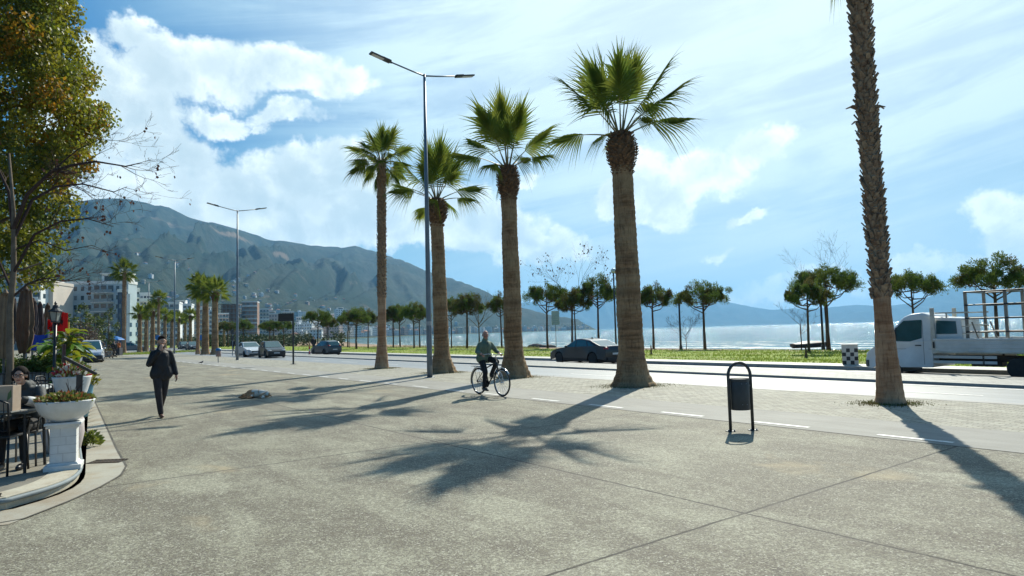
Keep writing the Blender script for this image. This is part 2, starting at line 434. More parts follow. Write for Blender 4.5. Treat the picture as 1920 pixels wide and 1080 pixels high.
walk_m = simple_ground('far_pavement', (0.42, 0.41, 0.37), (0.48, 0.47, 0.42), (0.33, 0.32, 0.28), 0.6, (0.3, 2.0, 60), (1, 0.4), 0.3)
kerb_m = simple_ground('kerb_concrete', (0.30, 0.29, 0.27), (0.36, 0.35, 0.32), (0.20, 0.19, 0.17), 0.7, (0.8, 4.0, 60), (1, 0.5), 0.4)
darkkerb_m = simple_ground('dark_kerb', (0.36, 0.36, 0.33), (0.42, 0.41, 0.38), (0.26, 0.26, 0.24), 0.7, (0.8, 4.0, 60), (1, 0.5), 0.4)
lawn_m = simple_ground('lawn', (0.18, 0.25, 0.03), (0.24, 0.29, 0.045), (0.12, 0.17, 0.025), 0.9, (0.12, 0.9, 14), (1, 0.5), 0.9, 0.1)
soil_m = simple_ground('soil', (0.16, 0.14, 0.10), (0.20, 0.18, 0.13), (0.10, 0.09, 0.06), 0.9, (0.05, 0.5, 10), (1, 1), 0.5, 0.2)

TS = [-120, -60, -30, 0, 30, 60, 100, 160, 240, 330, 440]
grid_nt('ground', [-420, -60, 20, 31], [-200, -60, 0, 60, 160, 300, 480], -0.62, soil_m)
# promenade, bicycle lane, paver strip, kerbs, road, median
grid_nt('plaza', frange(-60, 15.2, 12), TS, 0.0, plaza_m)
grid_nt('bike_lane', [9.85, 11.6], TS, 0.004, lane_m)
grid_nt('paver_strip', [11.6, 15.2], TS, 0.0045, paver_m)
def kerb(name, n0, n1, z0, z1, mat, t0=-120, t1=440):
    b = MB(); t = t0
    vs = [nt(n0, t0, z0), nt(n1, t0, z0), nt(n1, t0, z1), nt(n0, t0, z1), nt(n0, t1, z0), nt(n1, t1, z0), nt(n1, t1, z1), nt(n0, t1, z1)]
    b.add(vs, [(0,1,2,3),(7,6,5,4),(0,4,5,1),(1,5,6,2),(2,6,7,3),(3,7,4,0)])
    o = b.build(name, mat); o['kind'] = 'structure'
    bm = bmesh.new(); bm.from_mesh(o.data); bmesh.ops.recalc_face_normals(bm, faces=bm.faces); bm.to_mesh(o.data); bm.free()
    return o
kerb('near_kerb', 15.2, 15.42, -0.4, 0.008, kerb_m)
def roadz(n, t): return -0.13 - (n-15.42)/(21.3-15.42)*0.09
grid_nt('road', frange(15.42, 21.3, 5), TS, roadz, asphalt_m)
kerb('median_kerb', 21.3, 21.5, -0.5, -0.135, darkkerb_m)
grid_nt('median', [21.5, 24.1], TS, -0.145, median_m)
kerb('median_kerb', 24.1, 24.3, -0.5, -0.142, kerb_m)
grid_nt('road', frange(24.3, 28.05, 3), TS, lambda n, t: -0.35, asphalt_m)
kerb('far_kerb', 28.05, 28.3, -0.6, -0.192, darkkerb_m)
grid_nt('far_pavement', [28.3, 29.9], TS, -0.2, walk_m)

# painted marks on the bicycle lane and the road
white_m = M('road_paint', (0.74, 0.73, 0.69), 0.6, col2=(0.50, 0.49, 0.45), vs=9, lo=0.45, hi=0.7)
b = MB()
def strip(b, n0, n1, t0, t1, z):
    b.add([nt(n0, t0, z), nt(n1, t0, z), nt(n1, t1, z), nt(n0, t1, z)], [(3, 2, 1, 0)])
tk = -8.45
while tk < 70:
    strip(b, 10.02, 10.12, tk, tk+0.98, 0.009); tk += 2.02
o = b.build('lane_dashes', white_m); o['kind'] = 'structure'
b = MB(); strip(b, 15.95, 16.08, -60, 300, roadz(16, 0)+0.007); strip(b, 20.75, 20.9, -60, 300, roadz(20.8, 0)+0.007)
strip(b, 27.55, 27.68, -60, 300, -0.345)
for k in range(-6, 40): strip(b, 18.3, 18.42, k*6.0, k*6.0+2.6, roadz(18.36, 0)+0.007)
o = b.build('road_lines', white_m); o['kind'] = 'structure'

# ---- coast: shoreline n = ns(t)
SH = [(-400,84),(60,84),(147,90),(234,107),(288,124),(400,165),(585,239),(800,380),(1000,550),(1201,732),(1500,1180),(1885,1820),(6000,5950),(12000,12000)]
def ns_of(t):
    for i in range(len(SH)-1):
        if t <= SH[i+1][0]:
            a, b_ = SH[i], SH[i+1]; return a[1]+(b_[1]-a[1])*(t-a[0])/(b_[0]-a[0])
    return SH[-1][1]
SEA = -1.8
PRO = [(-200,330),(0,352),(100,366),(150,374),(190,371),(230,372),(290,383),(315,385),(350,403),(400,417),(450,431),(500,446),(560,456),(600,461),(640,463),(665,460),(700,469),(760,489),(800,508),(850,522),(900,541),(935,558),(980,577),(1040,592),(1080,597),(1104,600),(1120,606),(1131,614),(1136,622),(1300,640)]
def prof_at(u, P):
    if u <= P[0][0]: return P[0][1]
    for i in range(len(P)-1):
        if u <= P[i+1][0]:
            a, b_ = P[i], P[i+1]; k = (u-a[0])/(b_[0]-a[0]); return a[1]+(b_[1]-a[1])*k
    return P[-1][1]
def u_of_az(a):
    return 960+FPX*math.tan(a)*math.cos(PITCH)*1.0
def ridge_R(u):
    if u < 700: return 4200.0
    if u < 950: return 4200-(u-700)/250*900
    return max(2900, 3300-(u-950)*2.5)
def fbm(x, y, z=0, o=5):
    return mnoise.fractal(Vector((x, y, z)), 1.0, 2.0, o, noise_basis='PERLIN_ORIGINAL')
def mount(x, y):
    r = math.hypot(x, y); a = math.atan2(x, y)
    if abs(a) > 1.3: a = math.copysign(1.3, a)
    u = u_of_az(a); Rr = ridge_R(u)
    # start of the slope
    if u < 560: r0 = 620+0.2*max(0, u-300)
    else: r0 = 700+(u-560)*3.6
    if u > 1000: r0 = 2450
    r0 = min(r0, Rr*0.86)
    if r < r0: return 0.0
    d = ray(min(max(u, -400), 1300), prof_at(u, PRO)); te = d.z/math.hypot(d.x, d.y)
    top = Rr*te + CAMH
    if top <= 2: return 0.0
    s = (r-r0)/(Rr-r0)
    if s <= 1:
        g = 0.25*s + 0.75*s**1.7
    else: g = max(0.0, 1-(s-1)*1.4)
    w = 0.35*fbm(x/900, y/900, 2.0, 3)
    val = abs(fbm(a*9 - s*1.6 + w, s*0.9, 5.0, 4))
    val2 = abs(fbm(a*26 - s*2.4 + w*2, s*2.2, 9.0, 4))
    mid = math.sin(math.pi*min(1, s))**0.8 if s < 1 else 0
    k = 1 + mid*(0.26-0.85*min(val, 0.5)) + mid*(0.04-0.22*min(val2, 0.4))
    h = top*g*k + 9*fbm(x/160, y/160, 1, 4)*min(1, s*4)*(1 if s < 0.9 else 0.4)
    # keep below the line of sight to the ridge
    lim = CAMH + r*te*(0.985 if s < 0.97 else 1.0)
    return max(0.0, min(h, lim))
def land_z(x, y):
    n = x*NX+y*NY; t = x*TX+y*TY
    e = ns_of(t)-n
    z = SEA + max(-3.0, min(1.2, e*0.03))
    if e > 0: z += mount(x, y)*min(1, e/120.0)
    return z
def terrain(name, az0, az1, naz, rs, zf, mat):
    vs = []; fs = []
    for r_ in rs:
        for j in range(naz):
            a = az0+(az1-az0)*j/(naz-1); x = r_*math.sin(a); y = r_*math.cos(a)
            vs.append((x, y, zf(x, y)))
    for i in range(len(rs)-1):
        for j in range(naz-1):
            q = (i*naz+j, i*naz+j+1, (i+1)*naz+j+1, (i+1)*naz+j)
            if max(vs[k][2] for k in q) > SEA-1.0: fs.append(tuple(reversed(q)))
    me = bpy.data.meshes.new(name); me.from_pydata(vs, [], fs); me.materials.append(mat)
    me.polygons.foreach_set('use_smooth', [True]*len(fs)); me.update()
    o = bpy.data.objects.new(name, me); COL.objects.link(o); o['kind'] = 'structure'
    return o
def hill_material():
    m = bpy.data.materials.new('hillside'); m.use_nodes = True; t = m.node_tree; b = NB(t)
    p = t.nodes['Principled BSDF']; v = b.new('ShaderNodeTexCoord').outputs['Object']
    a = b.noise(v, 0.0022, 8, 0.62, dist=0.5); c = b.noise(v, 0.012, 8, 0.7); d = b.noise(v, 0.05, 5, 0.7)
    z = b.sep(v)[2]
    col = b.mix(b.map(b.math('ADD', b.math('MULTIPLY', a, 0.6), b.math('MULTIPLY', c, 0.4)), 0.42, 0.60, 0, 1, True), (0.006, 0.032, 0.026), (0.045, 0.062, 0.046))
    col = b.mix(b.map(d, 0.45, 0.62, 0, 0.7), col, (0.008, 0.024, 0.016))
    col = b.mix(b.map(b.noise(v, 0.006, 6, 0.7, dist=1.0), 0.62, 0.72, 0, 0.6), col, (0.21, 0.165, 0.12))
    for (u_, v_, D, rx, ry) in SCARS:
        q = at_D(u_, D); dd = b.vm('LENGTH', b.vm('MULTIPLY', b.vm('SUBTRACT', b.vm('ADD', v, b.vm('MULTIPLY', b.vm('SUBTRACT', b.noise(v, 0.008, 5, 0.7, col=True), (0.5, 0.5, 0.5)), (260, 260, 100))), (q.x, q.y, zpix(u_, v_, D))), (1/rx, 1/(rx*1.6), 1/ry)))
        col = b.mix(b.map(dd, 0.3, 1.0, 0.7, 0, True), col, (0.27, 0.20, 0.145))
    flat = b.map(z, 0, 6, 1, 0)
    col = b.mix(b.math('MULTIPLY', flat, 0.6), col, (0.10, 0.115, 0.06))
    t.links.new(col, p.inputs['Base Color']); p.inputs['Roughness'].default_value = 0.95; p.inputs['Specular IOR Level'].default_value = 0.1
    bn = b.new('ShaderNodeBump'); bn.inputs['Strength'].default_value = 0.9; bn.inputs['Distance'].default_value = 14
    t.links.new(b.math('ADD', c, b.math('MULTIPLY', d, 0.4)), bn.inputs['Height']); t.links.new(bn.outputs[0], p.inputs['Normal'])
    return m
SCARS = [(262, 428, 3450, 330, 26), (420, 442, 3300, 210, 24), (528, 480, 3100, 90, 26)]
hill_m = hill_material()
rs = [370]
while rs[-1] < 6400: rs.append(rs[-1]*1.0178)
terrain('hills', R(-66), R(12.5), 560, rs, land_z, hill_m)

FPRO = [(700,590),(900,570),(1000,566),(1080,557),(1130,552),(1200,564),(1250,560),(1274,551),(1310,556),(1350,564),(1400,573),(1443,580),(1490,578),(1539,577),(1602,571),(1650,574),(1698,569),(1740,556),(1776,540),(1810,536),(1850,541),(1900,535),(1960,520),(2100,505),(2300,540),(2600,600)]
def far_z(x, y):
    r = math.hypot(x, y); a = math.atan2(x, y); u = u_of_az(a)
    d = ray(u, prof_at(u, FPRO)); te = d.z/math.hypot(d.x, d.y)
    s = (r-10500)/(2400.0)
    top = 12900*te
    if s <= 0: return -6
    g = min(1, 0.3*s+0.7*s**1.5) if s < 1 else 1-(s-1)*1.2
    h = top*g*(1+(0.3-1.1*min(0.5, abs(fbm(a*16+s*0.6, s, 3, 4))))*math.sin(math.pi*min(1, s)))
    return min(h, CAMH+r*te)+ (10*fbm(x/500, y/500, 0, 3) if s > .5 else 0)
terrain('far_mountains', R(-14), R(50), 420, frange(10400, 13800, 26), far_z, hill_m)

# beach, lawn
def beach_z(n, t):
    e = ns_of(t)-n
    ng = 45.5+1.2*math.sin(t*0.11)
    if n <= ng-3: return -0.21+0.03*math.sin(n*1.3+t*0.3)
    zt = SEA+max(-3.0, min(1.0, e*0.028))
    k = min(1.0, max(0, (n-ng+3)/9.0)); k = k*k*(3-2*k)
    return -0.21*(1-k)+zt*k
def beach_material():
    m, t, b, p, v, n_, t_ = ground_mat('beach_sand')
    a = b.noise(v, 0.09, 5, 0.6); d = b.noise(v, 4.0, 6, 0.7)
    sand = b.mix(b.map(a, 0.4, 0.6), (0.36, 0.26, 0.17), (0.30, 0.19, 0.12))
    sand = b.mix(1.0, sand, b.mix(d, (0.7, 0.7, 0.7), (1.25, 1.25, 1.25)), 'MULTIPLY')
    dry = b.mix(b.map(d, 0.4, 0.6), (0.25, 0.23, 0.11), (0.16, 0.17, 0.06))
    grass = b.mix(b.map(b.noise(v, 1.1, 5, 0.7), 0.38, 0.62), (0.17, 0.26, 0.022), (0.26, 0.31, 0.035))
    grass = b.mix(b.map(b.noise(v, 0.25, 4, 0.6), 0.50, 0.66, 0, 0.75), grass, (0.26, 0.22, 0.11))
    edge = b.math('ADD', n_, b.math('MULTIPLY', b.math('SUBTRACT', b.noise(v, 0.3, 4), 0.5), 5.0))
    col = b.mix(b.map(edge, 42.0, 44.0), grass, dry)
    col = b.mix(b.map(edge, 49, 54), col, sand)
    z = b.sep(v)[2]
    col = b.mix(b.map(z, SEA+0.02, SEA+0.28, 0.75, 0), col, (0.10, 0.085, 0.065))
    t.links.new(col, p.inputs['Base Color']); p.inputs['Roughness'].default_value = 0.85; p.inputs['Specular IOR Level'].default_value = 0.15
    bn = b.new('ShaderNodeBump'); bn.inputs['Strength'].default_value = 0.8; bn.inputs['Distance'].default_value = 0.08
    t.links.new(d, bn.inputs['Height']); t.links.new(bn.outputs[0], p.inputs['Normal'])
    return m
grid_nt('beach', [29.9] + frange(33, 41, 5) + frange(42, 58, 12) + frange(62, 135, 20) + frange(145, 230, 8), frange(-120, 500, 90), beach_z, beach_material())

# sea
def sea_material():
    m, t, b, p, v, n_, t_ = ground_mat('sea_water')
    q = b.comb(b.math('MULTIPLY', n_, 1.0), b.math('MULTIPLY', t_, 0.35), 0)
    w1 = b.noise(q, 0.45, 4, 0.6, dist=0.4); w2 = b.noise(v, 2.2, 4, 0.65); w3 = b.noise(q, 0.09, 3, 0.55)
    geo = b.vm('LENGTH', v)
    p.inputs['Roughness'].default_value = 0.16; p.inputs['IOR'].default_value = 1.33
    deep = b.mix(b.map(b.noise(q, 0.012, 4), 0.35, 0.65), (0.035, 0.14, 0.16), (0.06, 0.20, 0.21))
    deep = b.mix(b.map(n_, 84, 170, 0.75, 0), deep, (0.16, 0.30, 0.27))
    # foam: breaking lines near the beach and a few white caps
    wb = b.math('ADD', n_, b.math('MULTIPLY', b.math('SUBTRACT', b.noise(b.comb(b.math('MULTIPLY', n_, 0.25), b.math('MULTIPLY', t_, 0.6), 0), 0.09, 5, 0.6), 0.5), 26.0))
    fo = None
    for c0, w in ((88.5, 3.2), (97.5, 1.8), (108.0, 1.5), (121, 1.2)):
        q2 = b.map(b.math('ABSOLUTE', b.math('SUBTRACT', wb, c0)), w*0.3, w, 1, 0, True)
        fo = q2 if fo is None else b.math('MAXIMUM', fo, q2)
    br = b.noise(b.comb(b.math('MULTIPLY', n_, 1.6), b.math('MULTIPLY', t_, 0.5), 0), 0.5, 6, 0.72)
    fo = b.math('MULTIPLY', fo, b.map(br, 0.42, 0.56, 0, 1, True))
    caps = b.map(b.noise(b.comb(n_, b.math('MULTIPLY', t_, 0.35), 0), 0.16, 7, 0.75), 0.66, 0.71, 0, 0.7)
    fo = b.math('MAXIMUM', fo, b.math('MULTIPLY', caps, b.map(n_, 90, 420, 1, 0)))
    t.links.new(b.mix(fo, deep, (0.82, 0.84, 0.82)), p.inputs['Base Color'])
    t.links.new(b.map(fo, 0, 1, 0.12, 0.8), p.inputs['Roughness'])
    bn = b.new('ShaderNodeBump'); bn.inputs['Distance'].default_value = 2.0
    b.set(bn.inputs['Strength'], b.map(geo, 200, 5000, 1.0, 0.35))
    h = b.math('ADD', b.math('MULTIPLY', w3, 1.6), b.math('ADD', b.math('MULTIPLY', w1, 0.9), b.math('MULTIPLY', w2, 0.28)))
    t.links.new(h, bn.inputs['Height']); t.links.new(bn.outputs[0], p.inputs['Normal'])
    return m
b = MB(); Q = 16500
b.add([(-Q, -1500, SEA), (Q, -1500, SEA), (Q, Q, SEA), (-Q, Q, SEA)], [(0, 1, 2, 3)])
o = b.build('sea', sea_material()); o['kind'] = 'structure'

# haze: one closed box of even thin air
HZ = bpy.data.materials.new('haze'); HZ.use_nodes = True; ht = HZ.node_tree; ht.nodes.clear()
ho = ht.nodes.new('ShaderNodeOutputMaterial'); pv = ht.nodes.new('ShaderNodeVolumePrincipled')
pv.inputs['Color'].default_value = (0.26, 0.60, 1.0, 1); pv.inputs['Density'].default_value = 8.5e-5; pv.inputs['Anisotropy'].default_value = 0.25
ht.links.new(pv.outputs[0], ho.inputs['Volume'])
b = MB(); b.box((0, 7000, 480), (2*Q+200, 19600, 990))
o = b.build('haze', HZ); o['kind'] = 'stuff'
# ================================================================ PALMS AND TREES
def trunk_mat(name, c1, c2, c3):
    m = bpy.data.materials.new(name); m.use_nodes = True; t = m.node_tree; b = NB(t); p = t.nodes['Principled BSDF']
    v = b.new('ShaderNodeTexCoord').outputs['Object']; x, y, z = b.sep(v)
    w = b.math('MULTIPLY', b.math('SUBTRACT', b.noise(v, 3.0, 3), .5), .12)
    rings = b.noise(b.comb(b.math('MULTIPLY', x, .9), b.math('MULTIPLY', y, .9), b.math('MULTIPLY', b.math('ADD', z, w), 11.0)), 1.0, 6, .7)
    fib = b.noise(b.vm('MULTIPLY', v, (30, 30, 3)), 1.0, 5, .7)
    big = b.noise(b.vm('MULTIPLY', v, (1.2, 1.2, .8)), 1.0, 5, .65)
    c = b.mix(b.map(rings, .36, .62), c1, c2)
    c = b.mix(b.map(big, .42, .62, 0, .8), c, c3)
    c = b.mix(b.map(fib, .5, .68, 0, .55), c, tuple(q*.35 for q in c2))
    band = b.noise(b.comb(0.0, 0.0, z), 1.3, 2); c = b.mix(b.map(band, .52, .66, 0, .5), c, tuple(q*.7 for q in c2))
    t.links.new(c, p.inputs['Base Color']); p.inputs['Roughness'].default_value = .95; p.inputs['Specular IOR Level'].default_value = .1
    bn = b.new('ShaderNodeBump'); bn.inputs['Strength'].default_value = .9; bn.inputs['Distance'].default_value = .035
    t.links.new(b.math('ADD', rings, b.math('MULTIPLY', fib, .6)), bn.inputs['Height']); t.links.new(bn.outputs[0], p.inputs['Normal'])
    return m
trunk_m = trunk_mat('palm_trunk_bark', (.36, .225, .125), (.16, .095, .052), (.42, .30, .175))
trunk_red_m = trunk_mat('palm_trunk_brown', (.46, .27, .155), (.26, .14, .08), (.52, .37, .24))
stub_m = M('palm_leaf_stub', (0.34, 0.26, 0.18), 0.9, col2=(0.15, 0.10, 0.07), vs=9, bump=0.4, bs=40, spec=0.15)
stubd_m = M('palm_leaf_stub_dark', (0.23, 0.14, 0.08), 0.9, col2=(0.09, 0.055, 0.035), vs=8, bump=0.4, bs=40, spec=0.15)
frond_m = M('palm_leaf', (0.080, 0.130, 0.022), 0.9, col2=(0.18, 0.20, 0.032), vs=1.6, transl=0.5, spec=0.0)
pet_m = M('palm_stalk', (0.14, 0.15, 0.04), 0.5, col2=(0.17, 0.12, 0.05), vs=5)
dead_m = M('palm_dry_leaf', (0.20, 0.145, 0.08), 0.8, col2=(0.11, 0.075, 0.042), vs=2.0, transl=0.2)

def palm_crown(rg, nleaf, pet, fan, lo=-25, hi=84, droop=0.5, z0=0.0, bias=1.0, spread=78, nseg=30, az0=0.0):
    b = MB()
    for i in range(nleaf):
        f = (i+0.5)/nleaf
        az_ = az0 + i*2.39996 + rg.uniform(-.3, .3); e = R(hi+(lo-hi)*f**bias + rg.uniform(-7, 7)); ce = max(0, math.cos(e))
        L = pet*rg.uniform(.75, 1.12)*(.95 if f < .3 else 1.0)
        d = Vector((math.cos(az_)*ce, math.sin(az_)*ce, math.sin(e)))
        p = Vector((math.cos(az_)*.07, math.sin(az_)*.07, z0-0.10*f)); pts = [p.copy()]
        n = 5
        for k in range(n):
            p = p+d*(L/n); d = (d+Vector((0, 0, -0.075*droop*ce))).normalized(); pts.append(p.copy())
        b.tube(pts, [.038, .028, .022, .019, .016, .012], 4, 1)
        s = d.cross(Vector((0, 0, 1)))
        if s.length < 0.1: s = Vector((math.sin(az_), -math.cos(az_), 0))
        s.normalize(); nrm = s.cross(d).normalized()
        fr = fan*rg.uniform(.86, 1.14)*(.74 if f > .8 else (1.18 if f < .45 else 1))
        tw = rg.choice((-1, 1))*rg.uniform(.35, 1.1) if e < R(50) else rg.uniform(-.7, .7)
        s2 = s*math.cos(tw)+nrm*math.sin(tw); nrm = s2.cross(d).normalized(); s = s2
        sp = R(spread*rg.uniform(.9, 1.15)); cup = rg.uniform(.05, .30); costa = fr*.40
        for j in range(nseg):
            x = -1+2*(j+.5)/nseg; th = sp*x; ax = abs(x)
            cd = d.copy(); o0 = p-d*(fr*.04)+d*(costa*(1-ax)**.9); o0.z -= .10*fr*ce*(1-ax)**2
            sl = fr*(.66-.16*ax)*rg.uniform(.82, 1.12)
            a_ = d*math.cos(th)+s*math.sin(th)-nrm*(cup*abs(math.sin(th)))
            a_.z -= (.30+.30*ax)*droop*ce*ax; a_.normalize()
            side = s*math.cos(th)-d*math.sin(th); side = (side-a_*side.dot(a_)).normalized()
            tipd = droop*rg.uniform(.35, 1.7)*(.35+ce)
            w0 = max(math.tan(sp/nseg)*.5*sl, costa/nseg*1.25)*1.12
            rows = []
            for q, wd in ((0, .55), (.25, 1.0), (.50, .92), (.70, .42), (.87, .20), (1.0, .03)):
                c = o0+a_*(sl*q); c.z -= tipd*sl*.75*max(0, q-.40)**1.6
                w = w0*wd; rows.append((c-side*w, c+side*w+nrm*(w*.55*(1 if j % 2 else -1))))
            for k in range(5):
                o_ = len(b.v); b.v += [tuple(rows[k][0]), tuple(rows[k][1]), tuple(rows[k+1][1]), tuple(rows[k+1][0])]
                b.f.append((o_, o_+1, o_+2, o_+3)); b.m.append(0)
    return b
def palm_trunk(rg, h, prof, lean=(0, 0), rings=0.012, step=0.05, seg=30, rough=0.03, flute=0.0, curve=0.0):
    """prof: (height share, radius)"""
    b = MB(); n = int(h/step)+1; vs = []
    ph = rg.uniform(0, 9); ringz = []; z = 0
    for i in range(n+1):
        z = h*i/n; k = z/h
        for a, c in zip(prof, prof[1:]):
            if a[0] <= k <= c[0]:
                q = (k-a[0])/max(1e-6, c[0]-a[0]); r_ = a[1]+(c[1]-a[1])*q; break
        rg_ = 1+rings*math.sin(z*2*math.pi/0.17+1.2*math.sin(z*1.7+ph)) + 0.018*fbm(0, ph, z*1.9, 2)
        cx = lean[0]*k+curve*math.sin(math.pi*k)+0.02*fbm(z*.7, ph, 0, 2); cy = lean[1]*k+0.02*fbm(z*.7, ph, 3, 2)
        for j in range(seg):
            a = 2*math.pi*j/seg
            rr = r_*(rg_+rough*fbm(math.cos(a)*1.8, math.sin(a)*1.8, z*2.6+ph, 3)+0.012*fbm(math.cos(a)*7, math.sin(a)*7, z*9, 2))
            if k < .09: rr *= 1+flute*(1-k/.09)*(0.10*math.sin(a*9+ph)+0.06*math.sin(a*17))
            vs.append((cx+rr*math.cos(a), cy+rr*math.sin(a), z))
    fs = [(i*seg+k, i*seg+(k+1) % seg, (i+1)*seg+(k+1) % seg, (i+1)*seg+k) for i in range(n) for k in range(seg)]
    fs.append(tuple(n*seg+k for k in range(seg)))
    b.add(vs, fs); return b
def stubs(rg, z0, z1, rf, dz=0.055, per=9, ln=0.10, wd=0.075, upa=55, lean=(0, 0), h=1.0, jit=.2, curve=0.0):
    b = MB(); z = z0; i = 0
    while z < z1:
        for j in range(per):
            a = 2*math.pi*(j/per)+i*0.62+rg.uniform(-.08, .08)
            zz = z+rg.uniform(-.4, .4)*dz; r_ = rf(zz)
            k = zz/h; c = Vector((lean[0]*k+curve*math.sin(math.pi*k), lean[1]*k, zz))
            rad = Vector((math.cos(a), math.sin(a), 0)); tan = Vector((-math.sin(a), math.cos(a), 0))
            u_ = R(upa*rg.uniform(1-jit, 1+jit*.6)); d = rad*math.cos(u_)+Vector((0, 0, 1))*math.sin(u_); d = (d+tan*rg.uniform(-.45, .45)).normalized()
            L = ln*rg.uniform(.6, 1.35); w = wd*rg.uniform(.75, 1.2)
            p = c+rad*(r_*0.93); q = p+d*L; nn = d.cross(tan).normalized()
            vs = [p-tan*w*.6, p+tan*w*.6, q+tan*w*.36, q-tan*w*.36]
            vs2 = [x-nn*w*.28 for x in vs]
            b.add(vs+vs2, [(0,1,2,3), (7,6,5,4), (0,4,5,1), (1,5,6,2), (2,6,7,3), (3,7,4,0)])
        z += dz; i += 1
    return b
weeds = []   # (x, y, radius) of the weeds round each trunk

def thick_palm(name, label, pos, h, rb, rm, rt, seed, crown, lean=(0, 0), group='palms in the row beside the cycle lane', collar=0.9, cr=0.42, weed=True, skin=trunk_m):
    rg = random.Random(seed); t = thing(name, label, 'palm tree', pos, 0, group)
    prof = [(0, rb*1.12), (.02, rb*1.0), (.06, rb*.84), (.14, rm*1.06), (.45, rm), (.75, (rm+rt)/2*.98), (1, rt)]
    palm_trunk(rg, h-collar*.7, prof, lean, 0.020, flute=1.0, rough=.055).build('trunk', skin, t, smooth=True)
    zb = h-collar
    def rf(z):
        k = (z-zb)/collar; return rt*(0.98)+(cr-rt)*math.sin(math.pi*min(1, max(0, k*0.94+.08)))**.7*(1 if k < .8 else 1-.45*(k-.8)/.2)
    lx, ly = lean
    cb = MB(); cb.lathe([(max(.05, rf(zb+collar*i/9)*.92), zb+collar*i/9) for i in range(10)], 20, (lx*.97, ly*.97, 0))
    cs = stubs(rg, zb-.25, h-.06, rf, 0.062, 13, .085, .075, 40, lean, h)
    cb.v += []; o_ = len(cb.v); cb.add(cs.v, cs.f)
    cb.build('leaf_stub_collar', stubd_m, t)
    c = palm_crown(rg, **crown); c.xf(Matrix.Translation((lx, ly, h-.05)))
    c.build('crown', [frond_m, pet_m], t)
    if weed: weeds.append((pos[0], pos[1], rb*1.5))
    return t
gpp = lambda u, v: gp(u, v, 0)
# second palm from the right of the near row: the largest
thick_palm('fan_palm', 'thickest fan palm with flared base, between the black saloon and the arched litter bin',
    gpp(1187, 724), 7.35, .55, .345, .285, 11, dict(nleaf=17, pet=1.15, fan=1.76, lo=6, hi=84, droop=.8, nseg=40, spread=62, az0=.6, bias=1.15), lean=(-.08, 0), cr=.44, collar=1.0)
thick_palm('fan_palm', 'thick fan palm directly behind the front wheel of the cyclist',
    gpp(965, 708), 7.65, .53, .315, .27, 23, dict(nleaf=15, pet=1.1, fan=1.70, lo=4, hi=84, droop=.8, nseg=38, spread=60, az0=2.1, bias=1.15), lean=(-.05, 0), cr=.40, collar=1.0)
thick_palm('fan_palm', 'thick fan palm with round stub collar close behind the tall grey street lamp',
    gpp(830, 699), 7.35, .52, .30, .265, 37, dict(nleaf=17, pet=1.1, fan=1.68, lo=0, hi=82, droop=.8, nseg=38, spread=62, az0=4.0, bias=1.1), lean=(-.12, 0), cr=.46, collar=.95)

# slim palms
def slim_palm(name, label, pos, h, rb, rm, rt, seed, crown, z_st, lean=(0, 0), group='palms in the row beside the cycle lane', curve=0.0, sp=None, weed=True, skin=None, st=None):
    rg = random.Random(seed); t = thing(name, label, 'palm tree', pos, 0, group)
    prof = [(0, rb*1.1), (.015, rb), (.05, rb*.88), (.16, rm), (.6, rm), (1, rt)]
    def rf(z):
        k = z/h
        for a, c in zip(prof, prof[1:]):
            if a[0] <= k <= c[0]: return a[1]+(c[1]-a[1])*(k-a[0])/(c[0]-a[0])
        return rt
    tb = palm_trunk(rg, h, prof, lean, .012, flute=.3, curve=curve, seg=24); nf = len(tb.f)
    sp = sp or {}
    sb = stubs(rg, z_st, h, rf, lean=lean, h=h, curve=curve, **sp); tb.add(sb.v, sb.f, 1)
    o = tb.build('trunk', [skin or trunk_red_m, st or stub_m], t)
    o.data.polygons.foreach_set('use_smooth', [i < nf for i in range(len(tb.f))])
    c = palm_crown(rg, **crown); c.xf(Matrix.Translation((lean[0], lean[1], h)))
    c.build('crown', [frond_m, pet_m], t)
    if weed: weeds.append((pos[0], pos[1], rb*2.1))
    return t
pa = slim_palm('fan_palm', 'nearest tall slim palm with shaggy leaf stubs, in front of the white flatbed truck',
    gpp(1669, 757), 10.8, .255, .160, .205, 5, dict(nleaf=34, pet=1.0, fan=1.5, lo=-50, hi=80, droop=1.0, nseg=34, spread=66), 2.15, lean=(-.12, 0), curve=-.03,
    sp=dict(dz=.08, per=8, ln=.12, wd=.085, upa=64))
# the ring of longer broken stalks half way up
rg = random.Random(3)
for k in range(11):
    b = MB()
    a = rg.uniform(0, 6.28); z = 5.95+rg.uniform(-.15, .2); r0 = .19
    p0 = Vector((math.cos(a)*r0-.11, math.sin(a)*r0, z)); d = Vector((math.cos(a), math.sin(a), rg.uniform(-.1, .5)))
    b.tube([p0, p0+d*.11, p0+d*.2+Vector((0, 0, -.07))], [.028, .022, .012], 5)
    b.build('broken_stalk', stub_m, pa)
slim_palm('fan_palm', 'slim palm with dense round crown, leftmost of the near palms',
    gpp(716, 691), 10.25, .33, .20, .20, 51, dict(nleaf=36, pet=.75, fan=1.25, lo=-45, hi=84, droop=.8, nseg=28, spread=72), 3.5, lean=(.12, 0), sp=dict(dz=.085, per=8, ln=.09, wd=.085, upa=62))

